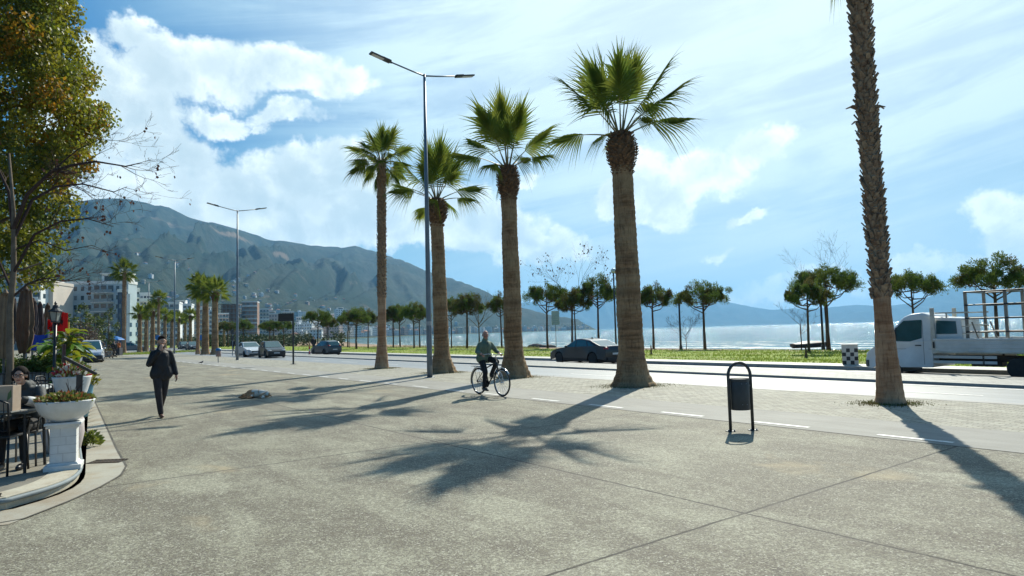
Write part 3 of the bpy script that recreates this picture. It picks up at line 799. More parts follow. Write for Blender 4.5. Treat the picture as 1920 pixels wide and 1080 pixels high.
# distant palms: one thick and one slim model copied
far_list = []
def model(kind, seed):
    if kind == 0:
        return thick_palm('fan_palm', 'x', (0, 0, 0), 7.4, .5, .36, .30, seed, dict(nleaf=24, pet=.85, fan=1.6, lo=-25, hi=84, droop=.7, nseg=18, spread=70), weed=False)
    return slim_palm('fan_palm', 'x', (0, 0, 0), 9.4, .3, .2, .2, seed, dict(nleaf=34, pet=.7, fan=1.2, lo=-45, hi=84, droop=.8, nseg=16, spread=66), 3.5, sp=dict(dz=.14, per=6, ln=.09, wd=.1), weed=False)
PM = [model(0, 61), model(1, 62), model(0, 63)]
FP = [ # column, distance, crown foot row, model, label
 (403, 70, 548, 0, 'thick fan palm, right one of the close pair left of the second street lamp', None),
 (385, 72, 545, 2, 'thick fan palm, left one of the close pair left of the second street lamp', None),
 (371, 74, 532, 1, 'slim palm whose crown touches the thick pair left of the second street lamp', None),
 (232, 93, 510, 1, 'tall lone slim palm right of the silver van', None),
 (297, 94, 560, 1, 'slim palm standing taller than the clump on the green island behind the walking man', None),
 (262, 100, 588, 0, 'thick fan palm at the left edge of the clump on the green island', None),
 (274, 104, 590, 2, 'thick fan palm second from the left in the clump on the green island', None),
 (286, 96, 583, 0, 'thick dark fan palm at the right of the clump on the green island', None),
 (309, 128, 592, 0, 'small distant palm of the row beyond the walking man', 1),
 (322, 140, 596, 2, 'small distant palm of the row beyond the walking man', 1),
 (335, 150, 597, 0, 'small distant palm of the row beyond the walking man', 1),
 (347, 165, 600, 2, 'small distant palm of the row beyond the walking man', 1),
 (357, 140, 592, 0, 'small distant palm of the row beyond the walking man', 1),
 (420, 155, 612, 0, 'small distant palm of the row beyond the walking man', 1),
]
PT = [tree_of(p) for p in PM]; first = {}
for (u, D, vt, k, lab, g) in FP:
    p = at_D(u, D, 0.0); h = zpix(u, vt, D); s = h/(7.4 if k != 1 else 9.4)
    g_ = 'distant palms along the promenade' if g else 'palms further along the row'
    sc = (max(s, .75)*1.0, max(s, .75)*1.0, s)
    if k not in first:
        first[k] = 1; o = PM[k]; o.location = p; o.scale = sc; o['label'] = lab; o['group'] = g_
    else: o = dup(PT[k], p, rng.uniform(0, 6), lab, g_, sc)

# ---- umbrella pines on the lawn
bark_m = M('pine_bark', (0.15, 0.095, 0.07), 0.9, col2=(0.08, 0.055, 0.04), vs=6, bump=.5, bs=20, spec=.1)
barkl_m = M('pale_bark', (0.20, 0.16, 0.12), 0.9, col2=(0.12, 0.095, 0.07), vs=5, bump=.5, bs=20, spec=.1)
pine_m = M('pine_needles', (0.085, 0.145, 0.032), 0.6, col2=(0.165, 0.20, 0.042), vs=0.55, transl=.35, spec=.05)
pine_o = M('pine_needles_olive', (0.085, 0.095, 0.028), 0.6, col2=(0.15, 0.125, 0.045), vs=0.6, transl=.35, spec=.05)
def pine(seed, h, cw, ch, leaf, dens=1.0, fork=.52, olive=.3, lean=0.0):
    rg = random.Random(seed)
    t = thing('umbrella_pine', 'x', 'pine tree', (0, 0, 0), 0)
    zc = h-ch                                  # foot of the crown
    zf = h*fork
    tb = MB(); lx = lean*h
    tb.tube([(0, 0, -.1), (lx*.2, .03, h*.2), (lx*.6, -.03, zf), (lx, 0, h-.5)], [.16, .125, .10, .04], 8)
    crown = MB()
    tips = []
    nl = 11
    for i in range(nl):
        a = i*2.4+rg.uniform(-.3, .3); rr = cw*rg.uniform(.55, .95); zz = zc+ch*rg.uniform(.05, .45)
        b0 = Vector((lx*(.6+.4*i/nl), 0, zf+(zc+ch*.35-zf)*i/nl)); e = Vector((lx+math.cos(a)*rr, math.sin(a)*rr, zz))
        mid = b0.lerp(e, .55)+Vector((0, 0, -.12*rr))
        tb.tube([b0, mid, e], [.055, .038, .015], 5); tips.append(e)
        for q in range(3):
            e2 = e+Vector((rg.uniform(-.6, .6), rg.uniform(-.6, .6), rg.uniform(.2, .7)))
            tb.tube([mid.lerp(e, rg.uniform(.1, .8)), e2], [.02, .008], 4); tips.append(e2)
    tb.build('trunk', bark_m, t, smooth=True)
    # lumps of foliage spread under a flattened dome with an uneven edge
    lumps = []
    for i in range(int(33*dens)):
        a = rg.uniform(0, 2*math.pi); rr = math.sqrt(rg.uniform(.0, 1))
        edge = cw*(1+.16*math.sin(a*3+seed)+.10*math.sin(a*5+2*seed))
        x, y = math.cos(a)*rr*edge, math.sin(a)*rr*edge
        top = zc+ch*(1-.72*rr**2.2); lo_ = zc+ch*(.16-.10*rr)
        z = lo_+(top-lo_)*rg.uniform(.25, 1.0)**.7
        lumps.append((Vector((x+lx, y, z)), rg.uniform(.32, .56)*(cw/2.2)))
    lumps += [(p, .30*(cw/2.2)) for p in tips]
    V_ = []; F_ = []; MI = []
    for c, r_ in lumps:
        mi = 1 if rg.random() < olive else 0
        for k in range(int(190*leaf)):
            d = Vector((rg.gauss(0, 1), rg.gauss(0, 1), rg.gauss(0, .75))).normalized()
            p = c+d*(r_*rg.uniform(.25, 1.0)); q = p+(d+Vector((rg.uniform(-.7, .7), rg.uniform(-.7, .7), rg.uniform(-.1, .9)))).normalized()*rg.uniform(.10, .20)
            s = d.cross(Vector((rg.uniform(-1, 1), rg.uniform(-1, 1), rg.uniform(-1, 1)))).normalized()*rg.uniform(.022, .05)
            o_ = len(V_); V_ += [tuple(p-s), tuple(p+s), tuple(q)]; F_.append((o_, o_+1, o_+2)); MI.append(mi)
    cb = MB(); cb.v = V_; cb.f = F_; cb.m = MI
    cb.build('crown', [pine_m, pine_o], t)
    return t
PINES = [pine(1, 5.9, 2.25, 2.2, 1.0), pine(2, 5.9, 2.0, 2.1, 1.0, 1.15, .56, .45, .02), pine(3, 5.9, 2.3, 1.9, 1.0, 1.0, .5, .2, -.02), pine(8, 5.9, 1.9, 2.5, 1.0, 1.2, .6, .6, .03)]
PTR = [tree_of(p) for p in PINES]; used = set()
PL = [ # column of the trunk, n, top row, crown half width px, model, label
 (1868, 46, 478, 66, 0, 'large umbrella pine behind the load rack of the flatbed truck'),
 (1714, 47, 506, 50, 2, 'umbrella pine rising behind the cab roof of the white truck'),
 (1552, 46, 497, 56, 2, 'taller right pine of the pair left of the nearest slim palm'),
 (1514, 40, 522, 42, 1, 'smaller leaning left pine of the pair left of the nearest slim palm'),
 (1320, 47, 527, 50, 0, 'lone umbrella pine with spreading ribs behind the arched litter bin'),
 (1224, 47, 530, 36, 1, 'olive umbrella pine just right of the thickest fan palm'),
 (1122, 48, 515, 40, 0, 'umbrella pine beside the globe lamp, above the parked black saloon'),
 (1072, 45, 534, 33, 3, 'narrow olive pine with pale trunk above the bonnet of the black saloon'),
 (1026, 45, 530, 38, 2, 'umbrella pine just left of the white beach sign'),
 (940, 44, 548, 26, 1, 'umbrella pine half hidden by the palm behind the cyclist'),
 (875, 42, 545, 34, 3, 'round olive pine directly above and left of the cyclist'),
 (846, 43, 556, 24, 2, 'small pine showing just right of the palm behind the tall street lamp'),
 (787, 43, 568, 22, 1, 'pine just left of the tall street lamp, rightmost of a cluster of four'),
 (776, 41, 567, 28, 0, 'pine with forked trunk left of the tall street lamp, second from right of the four'),
 (750, 44, 570, 26, 2, 'pine left of the tall street lamp, third from right of the four'),
 (737, 43, 570, 22, 3, 'pine just right of the slim palm with dense round crown, leftmost of the four'),
 (668, 37, 577, 33, 0, 'broad pine left of the slim palm with dense round crown'),
 (690, 41, 580, 20, 1, 'small pine between the broad pine and the slim palm with dense round crown'),
 (652, 42, 578, 20, 3, 'loose thin pine behind and left of the broad pine'),
 (596, 35, 580, 25, 2, 'dense round pine above the grey hatchback'),
 (615, 40, 592, 18, 1, 'small pine just right of the dense round pine above the grey hatchback'),
 (532, 37, 597, 20, 0, 'pine behind the pole of the dark square sign'),
 (505, 35, 600, 20, 2, 'pine above the black hatchback'),
 (514, 39, 602, 18, 1, 'pine just behind the one above the black hatchback'),
 (456, 36, 598, 20, 0, 'pine above the white saloon, right of the second street lamp'),
 (428, 38, 600, 20, 3, 'pine just left of the second street lamp'),
]
for (u, n, vt, hw, k, lab) in PL:
    p = at_n(u, n, -.25); h = zpix(u, vt, p.y)+.25; w = .95*hw/FPX*p.y
    base = (2.25, 2.0, 2.3, 1.9)[k]; sc = (w/base/1.06, w/base/1.06, h/5.9)
    g = 'umbrella pines on the seafront lawn'
    if k not in used:
        used.add(k); o = PINES[k]; o.location = p; o.scale = sc; o['label'] = lab; o['group'] = g
    else: dup(PTR[k], p, rng.uniform(0, 6.28), lab, g, sc)

# ---- bare trees
twig_m = M('bare_twigs', (0.075, 0.05, 0.045), 0.9, col2=(0.05, 0.035, 0.03), vs=6, spec=.1)
redleaf_m = M('withered_leaf', (0.13, 0.045, 0.03), 0.8, col2=(0.07, 0.035, 0.02), vs=4, transl=.2)
def branch(b, rg, p, d, L, r_, depth, leaf=None, bend=.25, up=.05, nb_=3, lp=.4, minr=.004):
    pts = [p]; rr = [r_]; n = 5; q = p.copy(); dd = d.normalized()
    for i in range(n):
        dd = (dd+Vector((rg.uniform(-bend, bend), rg.uniform(-bend, bend), rg.uniform(-bend, bend)+up))).normalized()
        q = q+dd*(L/n); pts.append(q.copy()); rr.append(max(minr, r_*(1-.8*(i+1)/n)))
    b.tube(pts, rr, 5 if r_ > .02 else 3, 0, cap=False)
    if depth > 0:
        for k in range(nb_+(1 if depth > 1 else 0)):
            f = rg.uniform(.25, .98); i = min(n-1, int(f*n)); pp = pts[i].lerp(pts[i+1], f*n-i)
            sd = Vector((rg.uniform(-1, 1), rg.uniform(-1, 1), rg.uniform(-.5, 1))).normalized()
            branch(b, rg, pp, (dd+sd*.9), L*rg.uniform(.4, .65), max(minr, rr[i]*.6), depth-1, leaf, bend, up, nb_, lp, minr)
    elif leaf is not None and rg.random() < lp:
        for k in range(rg.randint(1, 3)):
            c = pts[-1]+Vector((rg.uniform(-.04, .04), rg.uniform(-.04, .04), rg.uniform(-.10, 0)))
            s = Vector((rg.uniform(-1, 1), rg.uniform(-1, 1), 0)).normalized()*leaf; v = Vector((rg.uniform(-.3, .3), rg.uniform(-.3, .3), -1))*leaf*2
            b.add([c-s*.5, c+v*.5-s, c+v, c+v*.5+s, c+s*.5], [(0, 1, 2, 3, 4)], 1)
def bare_tree(name, label, pos, h, seed, spread=1.0, leaf=None, lp=.3, r0=.07, trunk=.35, mat=None, nl=7, cat='tree'):
    rg = random.Random(seed); t = thing(name, label, cat, pos)
    b = MB(); b.tube([(0, 0, -.1), (.03, 0, h*trunk*.6), (0, .02, h*trunk), (.02, 0, h*trunk*1.5)], [r0, r0*.8, r0*.65, r0*.4], 8)
    b.build('trunk', mat or twig_m, t, smooth=True)
    c = MB()
    for i in range(nl):
        a = i*2.4; branch(c, rg, Vector((0, 0, h*trunk*rg.uniform(.85, 1.4))), Vector((math.cos(a)*spread, math.sin(a)*spread, rg.uniform(.5, 1.3))), h*.5, r0*.42, 3, leaf, .18, .04, 3, lp)
    c.build('branches', [mat or twig_m, redleaf_m], t)
    return t
p = at_n(1078, 47, -.25); bare_tree('bare_tree', 'leafless tree whose thin branches rise above the olive pine left of the globe lamp', p, zpix(1085, 478, p.y), 4, .9, .07, .35, .08, .42)
p = at_n(898, 43, -.25); bare_tree('bare_tree', 'leafless forked tree between the round olive pine and the cyclist', p, zpix(900, 552, p.y)+.2, 9, .7, None, 0, .10, .35, barkl_m)
p = at_n(1285, 46, -.25); bare_tree('bare_tree', 'small bare sapling beside the black mast left of the lone pine', p, 3.4, 14, .6, None, 0, .035, .25)
p = at_n(1548, 48, -.25); bare_tree('bare_tree', 'leafless tree with two long twigs sticking up above the pair of pines', p, zpix(1560, 478, p.y), 25, .45, None, 0, .07, .5, nl=4)
p = at_n(1500, 45, -.25); bare_tree('bare_tree', 'short crooked bare shrub at the foot of the leaning pine', p, 2.6, 31, .9, None, 0, .05, .5, nl=4)
p = at_n(655, 40, -.25); bare_tree('bare_tree', 'leafless grey tree between the grey hatchback and the broad pine', p, 4.2, 33, .7, None, 0, .05, .4, barkl_m)

# ---- tree by the terrace with long bare branches reaching to the right
tp = at_D(18, 13.2, .12); t = thing('bare_tree', 'slender terrace tree with long bare branches reaching out over the plaza', 'tree', tp)
rg = random.Random(77); b = MB()
zt = lambda v: zpix(18, v, 13.2)-.12
b.tube([(0, 0, 0), (.02, 0, 1.2), (-.02, .02, 2.2), (.05, 0, 3.0), (.02, 0, 4.2), (-.1, 0, 5.4)], [.075, .062, .056, .052, .036, .02], 9)
b.build('trunk', barkl_m, t, smooth=True)
c = MB()
def limb(pix, r0, kids_=8, seed=0, Ds=None):
    rg2 = random.Random(seed); pts = []
    for i, (u, v) in enumerate(pix):
        D = 13.2+(Ds or 0)*i/len(pix); q = at_D(u, D); pts.append(Vector((q.x, D, zpix(u, v, D)))-Vector(tp))
    rr = [r0*(1-.85*i/(len(pts)-1)) for i in range(len(pts))]
    c.tube(pts, rr, 6, 0, cap=False)
    for k in range(kids_):
        f = rg2.uniform(.25, 1)*(len(pts)-1); i = min(len(pts)-2, int(f)); pp = pts[i].lerp(pts[i+1], f-i); dd = (pts[i+1]-pts[i]).normalized()
        branch(c, rg2, pp, dd+Vector((rg2.uniform(-.4, .4), rg2.uniform(-.7, .7), rg2.uniform(-.9, .8))), rg2.uniform(.3, .85), rr[i]*.5, 2, .028, .2, .0, 3, .12, .0025)
limb([(20, 430), (45, 365), (90, 322), (130, 310), (175, 303), (232, 312), (262, 305)], .045, 14, 1, -.8)
limb([(20, 450), (55, 375), (100, 350), (150, 345), (210, 360), (235, 350)], .035, 11, 2, .9)
limb([(18, 520), (60, 440), (110, 415), (160, 410), (210, 425)], .032, 11, 3, -.5)
limb([(90, 322), (140, 280), (180, 262), (235, 265)], .016, 5, 4, .3)
limb([(18, 560), (50, 532), (80, 522), (120, 528), (165, 520)], .028, 12, 5, .8)
limb([(20, 430), (10, 360), (-20, 300), (-40, 240)], .04, 8, 6, .5)
limb([(18, 540), (-10, 480), (-60, 440)], .03, 8, 7, .5)
limb([(18, 470), (70, 450), (120, 470), (170, 460), (205, 475)], .02, 5, 8, 1.2)
c.build('branches', [twig_m, redleaf_m], t)

# ---- big tree with yellow-green leaves at the left edge
leaf_a = M('leaf_green', (0.15, 0.19, 0.02), 0.5, col2=(0.27, 0.24, 0.022), vs=1.1, transl=.5, spec=.4)
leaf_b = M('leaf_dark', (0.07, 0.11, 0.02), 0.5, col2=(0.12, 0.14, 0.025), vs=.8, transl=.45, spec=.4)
leaf_c = M('leaf_orange', (0.40, 0.18, 0.012), 0.55, col2=(0.25, 0.16, 0.016), vs=1.4, transl=.5, spec=.3)
def leaf_cloud(rg, lumps, per, size, mats_w, droop=.5):
    V_ = []; F_ = []; MI = []
    for c, r_, mi in lumps:
        for k in range(int(per*(r_**2))):
            d = Vector((rg.gauss(0, 1), rg.gauss(0, 1), rg.gauss(0, 1))).normalized(); p = c+d*(r_*rg.uniform(.2, 1)**.6)
            ax = Vector((rg.gauss(0, 1), rg.gauss(0, 1), rg.gauss(-droop, .7))).normalized(); s = ax.cross(Vector((rg.gauss(0, 1), rg.gauss(0, 1), rg.gauss(0, 1)))).normalized()
            L = size*rg.uniform(.7, 1.4); w = L*.34
            o_ = len(V_); V_ += [tuple(p), tuple(p+ax*L*.5+s*w), tuple(p+ax*L), tuple(p+ax*L*.5-s*w)]; F_.append((o_, o_+1, o_+2, o_+3))
            MI.append(mi if rg.random() > .22 else rg.choice(mats_w))
    b = MB(); b.v = V_; b.f = F_; b.m = MI; return b
DT = 17.5; tp = at_D(-95, DT, 0); rg = random.Random(90)
t = thing('leafy_tree', 'tall dense tree with yellow and olive leaves at the left edge behind the terrace', 'tree', tp)
b = MB(); b.tube([(0, 0, 0), (.1, 0, 2.5), (.0, .1, 5), (.2, 0, 8), (.1, 0, 12)], [.3, .25, .2, .14, .05], 10)
for k in range(16):
    z = 2.5+k*.6; a = k*2.4; b.tube([(.1, 0, z), (math.cos(a)*1.2, math.sin(a)*1.2, z+.9), (math.cos(a)*2.4, math.sin(a)*2.4, z+1.3)], [.08, .05, .02], 5)
b.build('trunk', barkl_m, t, smooth=True)
EDGE = [(-60, 100), (0, 112), (60, 122), (110, 142), (160, 162), (200, 176), (255, 172), (300, 135), (350, 118), (400, 124), (450, 118), (490, 92), (515, 50), (540, 20)]
def edge_u(v):
    for a, c in zip(EDGE, EDGE[1:]):
        if a[0] <= v <= c[0]: return a[1]+(c[1]-a[1])*(v-a[0])/(c[0]-a[0])
    return EDGE[0][1] if v < EDGE[0][0] else EDGE[-1][1]
lumps = []
for i in range(820):
    v = rg.uniform(-330, 520)
    if v > 320 and rg.random() < .4: continue
    rz = zpix(0, v, DT)
    rad = (edge_u(v)+95)/FPX*DT-.25     # crown radius at this height
    if v < -60: rad *= max(.15, 1-((-60-v)/270)**2)
    a = rg.uniform(0, 6.28); k = math.sqrt(rg.uniform(.12, 1))
    p = Vector((math.cos(a)*rad*k, math.sin(a)*rad*k*.9, rz))
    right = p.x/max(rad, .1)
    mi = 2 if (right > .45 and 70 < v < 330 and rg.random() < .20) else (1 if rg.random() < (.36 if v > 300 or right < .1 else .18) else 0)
    lumps.append((p, rg.uniform(.28, .62), mi))
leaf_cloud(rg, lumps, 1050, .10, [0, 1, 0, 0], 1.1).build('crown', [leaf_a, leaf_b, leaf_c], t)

# ---- bushes and small trees in front of the blue-grey flats
def bush(name, label, pos, rx, h, seed, mats, trunk=True, group=None, dens=1.0, size=.16, cat='tree', foot=.3):
    rg = random.Random(seed); t = thing(name, label, cat, pos, 0, group)
    if trunk:
        b = MB(); b.tube([(0, 0, -.1), (.05, 0, h*.35), (0, 0, h*.8)], [.13, .09, .03], 7); b.build('trunk', barkl_m, t, smooth=True)
    L = []
    for i in range(int(34*dens)):
        a = rg.uniform(0, 6.28); k = math.sqrt(rg.random()); z = rg.uniform(foot, 1)
        w = math.sin(math.pi*min(.95, max(.12, (z-foot)/(1-foot)*.85+.12)))**.6
        L.append((Vector((math.cos(a)*k*rx*w, math.sin(a)*k*rx*w, z*h)), rg.uniform(.16, .30)*rx, rg.choice((0, 0, 1))))
    leaf_cloud(rg, L, 260/ max(.3, rx)*1.1, size, [0, 1], .3).build('crown', mats, t)
    return t
olive_m = M('olive_leaf', (0.060, 0.085, 0.035), 0.6, col2=(0.10, 0.12, 0.05), vs=1, transl=.25)
for (u, D, vt, hw, lab) in ((118, 75, 588, 20, 'dark green tree left of centre before the blue-grey flats, behind the red flags'),
        (150, 70, 574, 24, 'roundest dark green tree before the blue-grey flats, above the silver van roof'),
        (203, 78, 578, 18, 'upright green tree at the right end of the blue-grey flats'),
        (178, 82, 592, 22, 'low olive tree between two taller ones before the blue-grey flats')):
    p = at_D(u, D, 0); bush('green_tree', lab, p, hw/FPX*D, zpix(u, vt, D), u, [leaf_b, olive_m], dens=1.4, size=.22, foot=.28)
hedge_brown = M('dry_hedge', (0.12, 0.085, 0.06), 0.8, col2=(0.08, 0.06, 0.045), vs=1, transl=.2)
p = at_D(150, 66, 0); bush('dry_hedge', 'brown leafless hedge behind the silver van', p, 3.6, 2.9, 5, [hedge_brown, hedge_brown], False, dens=1.5, size=.2, cat='hedge', foot=.02)

# weeds round the trunks, and rough grass
rg = random.Random(2); V_ = []; F_ = []
def blade(x, y, z, h, w):
    a = rg.uniform(0, 6.28); s = Vector((math.cos(a), math.sin(a), 0))*w; l = Vector((rg.uniform(-.5, .5), rg.uniform(-.5, .5), 1))*h
    p = Vector((x, y, z)); o_ = len(V_); V_.extend([tuple(p-s), tuple(p+s), tuple(p+l)]); F_.append((o_, o_+1, o_+2))
for (x, y, r_) in weeds:
    for k in range(1500):
        a = rg.uniform(0, 6.28); q = r_*(.45+abs(rg.gauss(0, .40)))
        if q > r_*2.1: continue
        blade(x+math.cos(a)*q*1.25, y+math.sin(a)*q, 0, rg.uniform(.01, .06)*(1.3-q/r_*.45), rg.uniform(.005, .011))
b = MB(); b.v = V_; b.f = F_
weed_m = M('weeds', (0.085, 0.115, 0.020), 0.8, col2=(0.13, 0.10, 0.04), vs=2.5, transl=.3)
o = b.build('weeds', weed_m); tag(o, 'low weeds growing round the feet of the palm trunks', 'weeds', kind='stuff')
V_ = []; F_ = []
for k in range(24000):
    n = rg.uniform(29.95, 45); u = rg.uniform(250, 1980); p = at_n(u, n)
    t_ = p.x*TX+p.y*TY; z = beach_z(n, t_)
    blade(p.x, p.y, z, rg.uniform(.04, .13), rg.uniform(.02, .05))
b = MB(); b.v = V_; b.f = F_
o = b.build('lawn_grass', M('grass_blade', (0.20, 0.28, 0.03), 0.7, col2=(0.27, 0.31, 0.06), vs=.4, transl=.4)); tag(o, 'short bright grass covering the seafront lawn', 'grass', kind='stuff')
V_ = []; F_ = []
for k in range(9000):
    n = rg.uniform(43, 52); u = rg.uniform(560, 1010); p = at_n(u, n)
    t_ = p.x*TX+p.y*TY; z = beach_z(n, t_)
    blade(p.x, p.y, z, rg.uniform(.1, .38), rg.uniform(.02, .06))
b = MB(); b.v = V_; b.f = F_
o = b.build('dune_grass', M('dune_grass', (0.34, 0.32, 0.15), 0.8, col2=(0.24, 0.25, 0.08), vs=.3, transl=.3)); tag(o, 'taller dry grass between lawn and beach left of the black saloon', 'grass', kind='stuff')
V_ = []; F_ = []
c0 = at_D(290, 90)
for k in range(4000):
    p = c0+Vector((rg.uniform(-4.5, 4.5), rg.uniform(-9, 9), 0))
    blade(p.x, p.y, 0, rg.uniform(.06, .22), .04)
b = MB(); b.v = V_; b.f = F_
o = b.build('island_grass', MATS['grass_blade']); tag(o, 'green grass on the island under the clump of palms', 'grass', kind='stuff')
# ================================================================ STREET FURNITURE
def lerp(a, b, k): return a+(b-a)*k
galv = M('galvanised_steel', (0.20, 0.235, 0.27), 0.45, 0.35, col2=(0.16, 0.19, 0.22), vs=2)
blackm = M('black_paint', (0.020, 0.020, 0.022), 0.4, col2=(0.03, 0.03, 0.032), vs=4)
darkgrey = M('dark_grey_metal', (0.060, 0.066, 0.070), 0.42, 0.3, col2=(0.045, 0.048, 0.05), vs=5)
lensm = M('lamp_lens', (0.55, 0.57, 0.58), 0.25, col2=(0.5, 0.5, 0.5))
def street_lamp(h):
    t = thing('street_lamp', 'x', 'street lamp')
    b = MB(); b.tube([(0, 0, 0), (0, 0, .02)], [.20, .20], 16); b.tube([(0, 0, 0), (0, 0, 1.2), (0, 0, h*.55), (0, 0, h)], [.105, .102, .08, .048], 16)
    b.build('pole', galv, t, smooth=True)
    b = MB(); b.box((0.0, -.102, .62), (.10, .02, .34)); b.build('service_hatch', M('hatch_grey', (.16, .18, .2), .5, .3), t)
    for s in (-1, 1):
        b = MB(); b.tube([(0, 0, h-.06), (s*.5, 0, h+.02), (s*1.42, 0, h+.20)], [.034, .03, .028], 8)
        b.build('arm', galv, t, smooth=True)
        b = MB(); rot = Euler((0, -s*R(13), 0)).to_matrix()
        c = Vector((s*1.80, 0, h+.285))
        b.box(c, (.82, .26, .05), rot=rot); b.box(c+rot @ Vector((-s*.25, 0, .035)), (.34, .18, .045), rot=rot)
        b.tube([(s*1.34, 0, h+.18), (s*1.56, 0, h+.225)], [.045, .05], 8)
        hd = b.build('lamp_head', darkgrey, t, bevel=.012)
        b = MB(); b.box(c+rot @ Vector((s*.1, 0, -.029)), (.46, .2, .012), rot=rot); b.build('lens', lensm, hd)
    return t
L1 = street_lamp(11.62); LT = tree_of(L1)
g = 'double-armed street lamps beside the cycle lane'
L1.location = gp(806, 708); L1.rotation_euler = (0, 0, R(34)); L1['group'] = g; L1['label'] = 'nearest tall grey street lamp, rising in front of the stub-collared palm'
dup(LT, at_D(445, 51, 0), R(36), 'second grey street lamp, standing right of the pair of thick distant palms', g)
dup(LT, at_D(327, 82, 0), R(36), 'faint third street lamp just above and right of the walking man', g)
dup(LT, at_D(278, 112, 0), R(36), 'farthest street lamp, among the clump of palms on the green island', g)
dup(LT, at_D(1500, 17.5, 0), 0, 'x', g) if False else None

# stickers on the nearest lamp pole
b = MB(); b.tube([(0, 0, 1.95), (0, 0, 2.1)], [.1035, .1032], 16, cap=False); b.build('sticker', M('pale_sticker', (.42, .44, .46), .6), L1)

# arched litter bin
p0 = gp(1391, 808); t = thing('litter_bin', 'dark metal litter bin hung inside an arched tube frame on the plaza', 'litter bin', p0, R(8))
b = MB(); pts = [(-.185, 0, .0), (-.185, 0, .86)]
for k in range(1, 12): a = math.pi*(1-k/12); pts.append((math.cos(a)*.185, 0, .86+math.sin(a)*.20))
pts += [(.185, 0, .86), (.185, 0, 0)]
b.tube(pts, .024, 12); b.build('arch_frame', darkgrey, t, smooth=True)
b = MB(); prof = []
seg = 28; vs = []; 
for z in (.33, .345, .80, .81):
    for k in range(seg):
        a = 2*math.pi*k/seg; r_ = .150 if z in (.345, .80) else .146
        vs.append((r_*math.cos(a), r_*.86*math.sin(a), z))
b.add(vs, [(i*seg+k, i*seg+(k+1) % seg, (i+1)*seg+(k+1) % seg, (i+1)*seg+k) for i in range(3) for k in range(seg)]+[tuple(reversed(range(seg)))])
b.lathe([(.150, .77), (.156, .775), (.156, .812), (.150, .816)], 28, sy=.86, cap=False)
o = b.build('bin_body', darkgrey, t, smooth=True); autosmooth(o)
sd = o.modifiers.new('s', 'SOLIDIFY'); sd.thickness = .004
for sx_, z in ((-.03, .74), (.045, .74), (-.03, .42), (.045, .42)):
    b = MB(); b.ball((sx_, -.128, z), .007, 8); b.build('rivet', galv, t)
b = MB(); b.lathe([(.141, .805), (.141, .80)], 24, sy=.86); b.build('liner', M('bin_liner', (.08, .08, .085), .35, col2=(.14, .14, .14), vs=20), t)
for s in (-1, 1):
    b = MB(); b.tube([(s*.16, 0, .70), (s*.185, 0, .70)], .018, 8); b.build('hinge_pin', galv, t)
    b = MB(); b.box((s*.185, 0, .006), (.13, .11, .010)); f = b.build('foot_plate', darkgrey, t, bevel=.003)
    for q in (-1, 1):
        b = MB(); b.tube([(s*.185+q*.048, -.03, .011), (s*.185+q*.048, -.03, .034)], .011, 6); b.build('anchor_bolt', galv, f)

# distant litter bin with blue top
p0 = gp(409, 680); t = thing('litter_bin', 'small distant post bin with a blue top, right of the walking man', 'litter bin', p0)
b = MB(); b.tube([(0, 0, 0), (0, 0, .9)], .03, 8); b.build('post', galv, t)
b = MB(); b.lathe([(.15, .42), (.17, .45), (.17, .82), (.15, .84)], 16, (.05, -.06, 0)); b.build('bin_body', M('rusty_grey', (.26, .24, .23), .6, col2=(.30, .16, .12), vs=6), t, smooth=True)
b = MB(); b.lathe([(.19, .84), (.2, .86), (.16, .98), (.06, 1.02)], 16, (.05, -.06, 0)); b.build('lid', M('blue_plastic', (.03, .16, .36), .4), t, smooth=True)

# dark square sign on a pole
p0 = gp(550, 683); t = thing('road_sign', 'dark square signboard on a black pole, seen from behind, above the black hatchback', 'road sign', p0, R(5))
b = MB(); b.tube([(0, 0, 0), (0, 0, 3.05)], .055, 12); b.tube([(0, 0, 0), (0, 0, .03)], .17, 14); b.build('pole', blackm, t, smooth=False)
b = MB(); b.box((-.42, .0, 2.86), (.92, .07, .48)); b.box((-.42, -.045, 3.02), (.86, .02, .03)); b.box((-.42, -.045, 2.72), (.86, .02, .03)); b.build('signboard', blackm, t, bevel=.01)
# bollard posts
def pole_thing(name, label, cat, pos, h, r_, mat):
    t = thing(name, label, cat, pos); b = MB(); b.tube([(0, 0, -.1), (0, 0, h)], [r_, r_*.8], 10); b.build('pole', mat, t, smooth=True); return t
p = at_n(1275, 46, -.25); t = pole_thing('mast', 'black mast without a lamp, between the thickest palm and the lone pine', 'mast', p, zpix(1275, 569, p.y)+.25, .09, blackm)
b = MB(); b.lathe([(.14, -.1), (.14, .25), (.10, .3)], 10); b.build('base', blackm, t)
p = at_n(1541, 48, -.25); t = pole_thing('mast', 'black mast without a lamp, between the pair of pines', 'mast', p, zpix(1541, 557, p.y)+.25, .09, blackm)
b = MB(); b.lathe([(.14, -.1), (.14, .25), (.10, .3)], 10); b.build('base', blackm, t)
p = at_n(1154, 45, -.25); h = zpix(1150, 512, p.y)+.25
t = pole_thing('globe_lamp', 'black lamp post with a white globe between the pine and the thickest palm', 'street lamp', p, h, .085, blackm)
b = MB(); b.ball((0, 0, h+.22), .25, 16); b.build('globe', M('frosted_globe', (.62, .66, .68), .4, col2=(.55, .58, .6)), t, smooth=True)
b = MB(); b.lathe([(.13, h-.02), (.10, h+.05)], 10); b.build('collar', blackm, t)
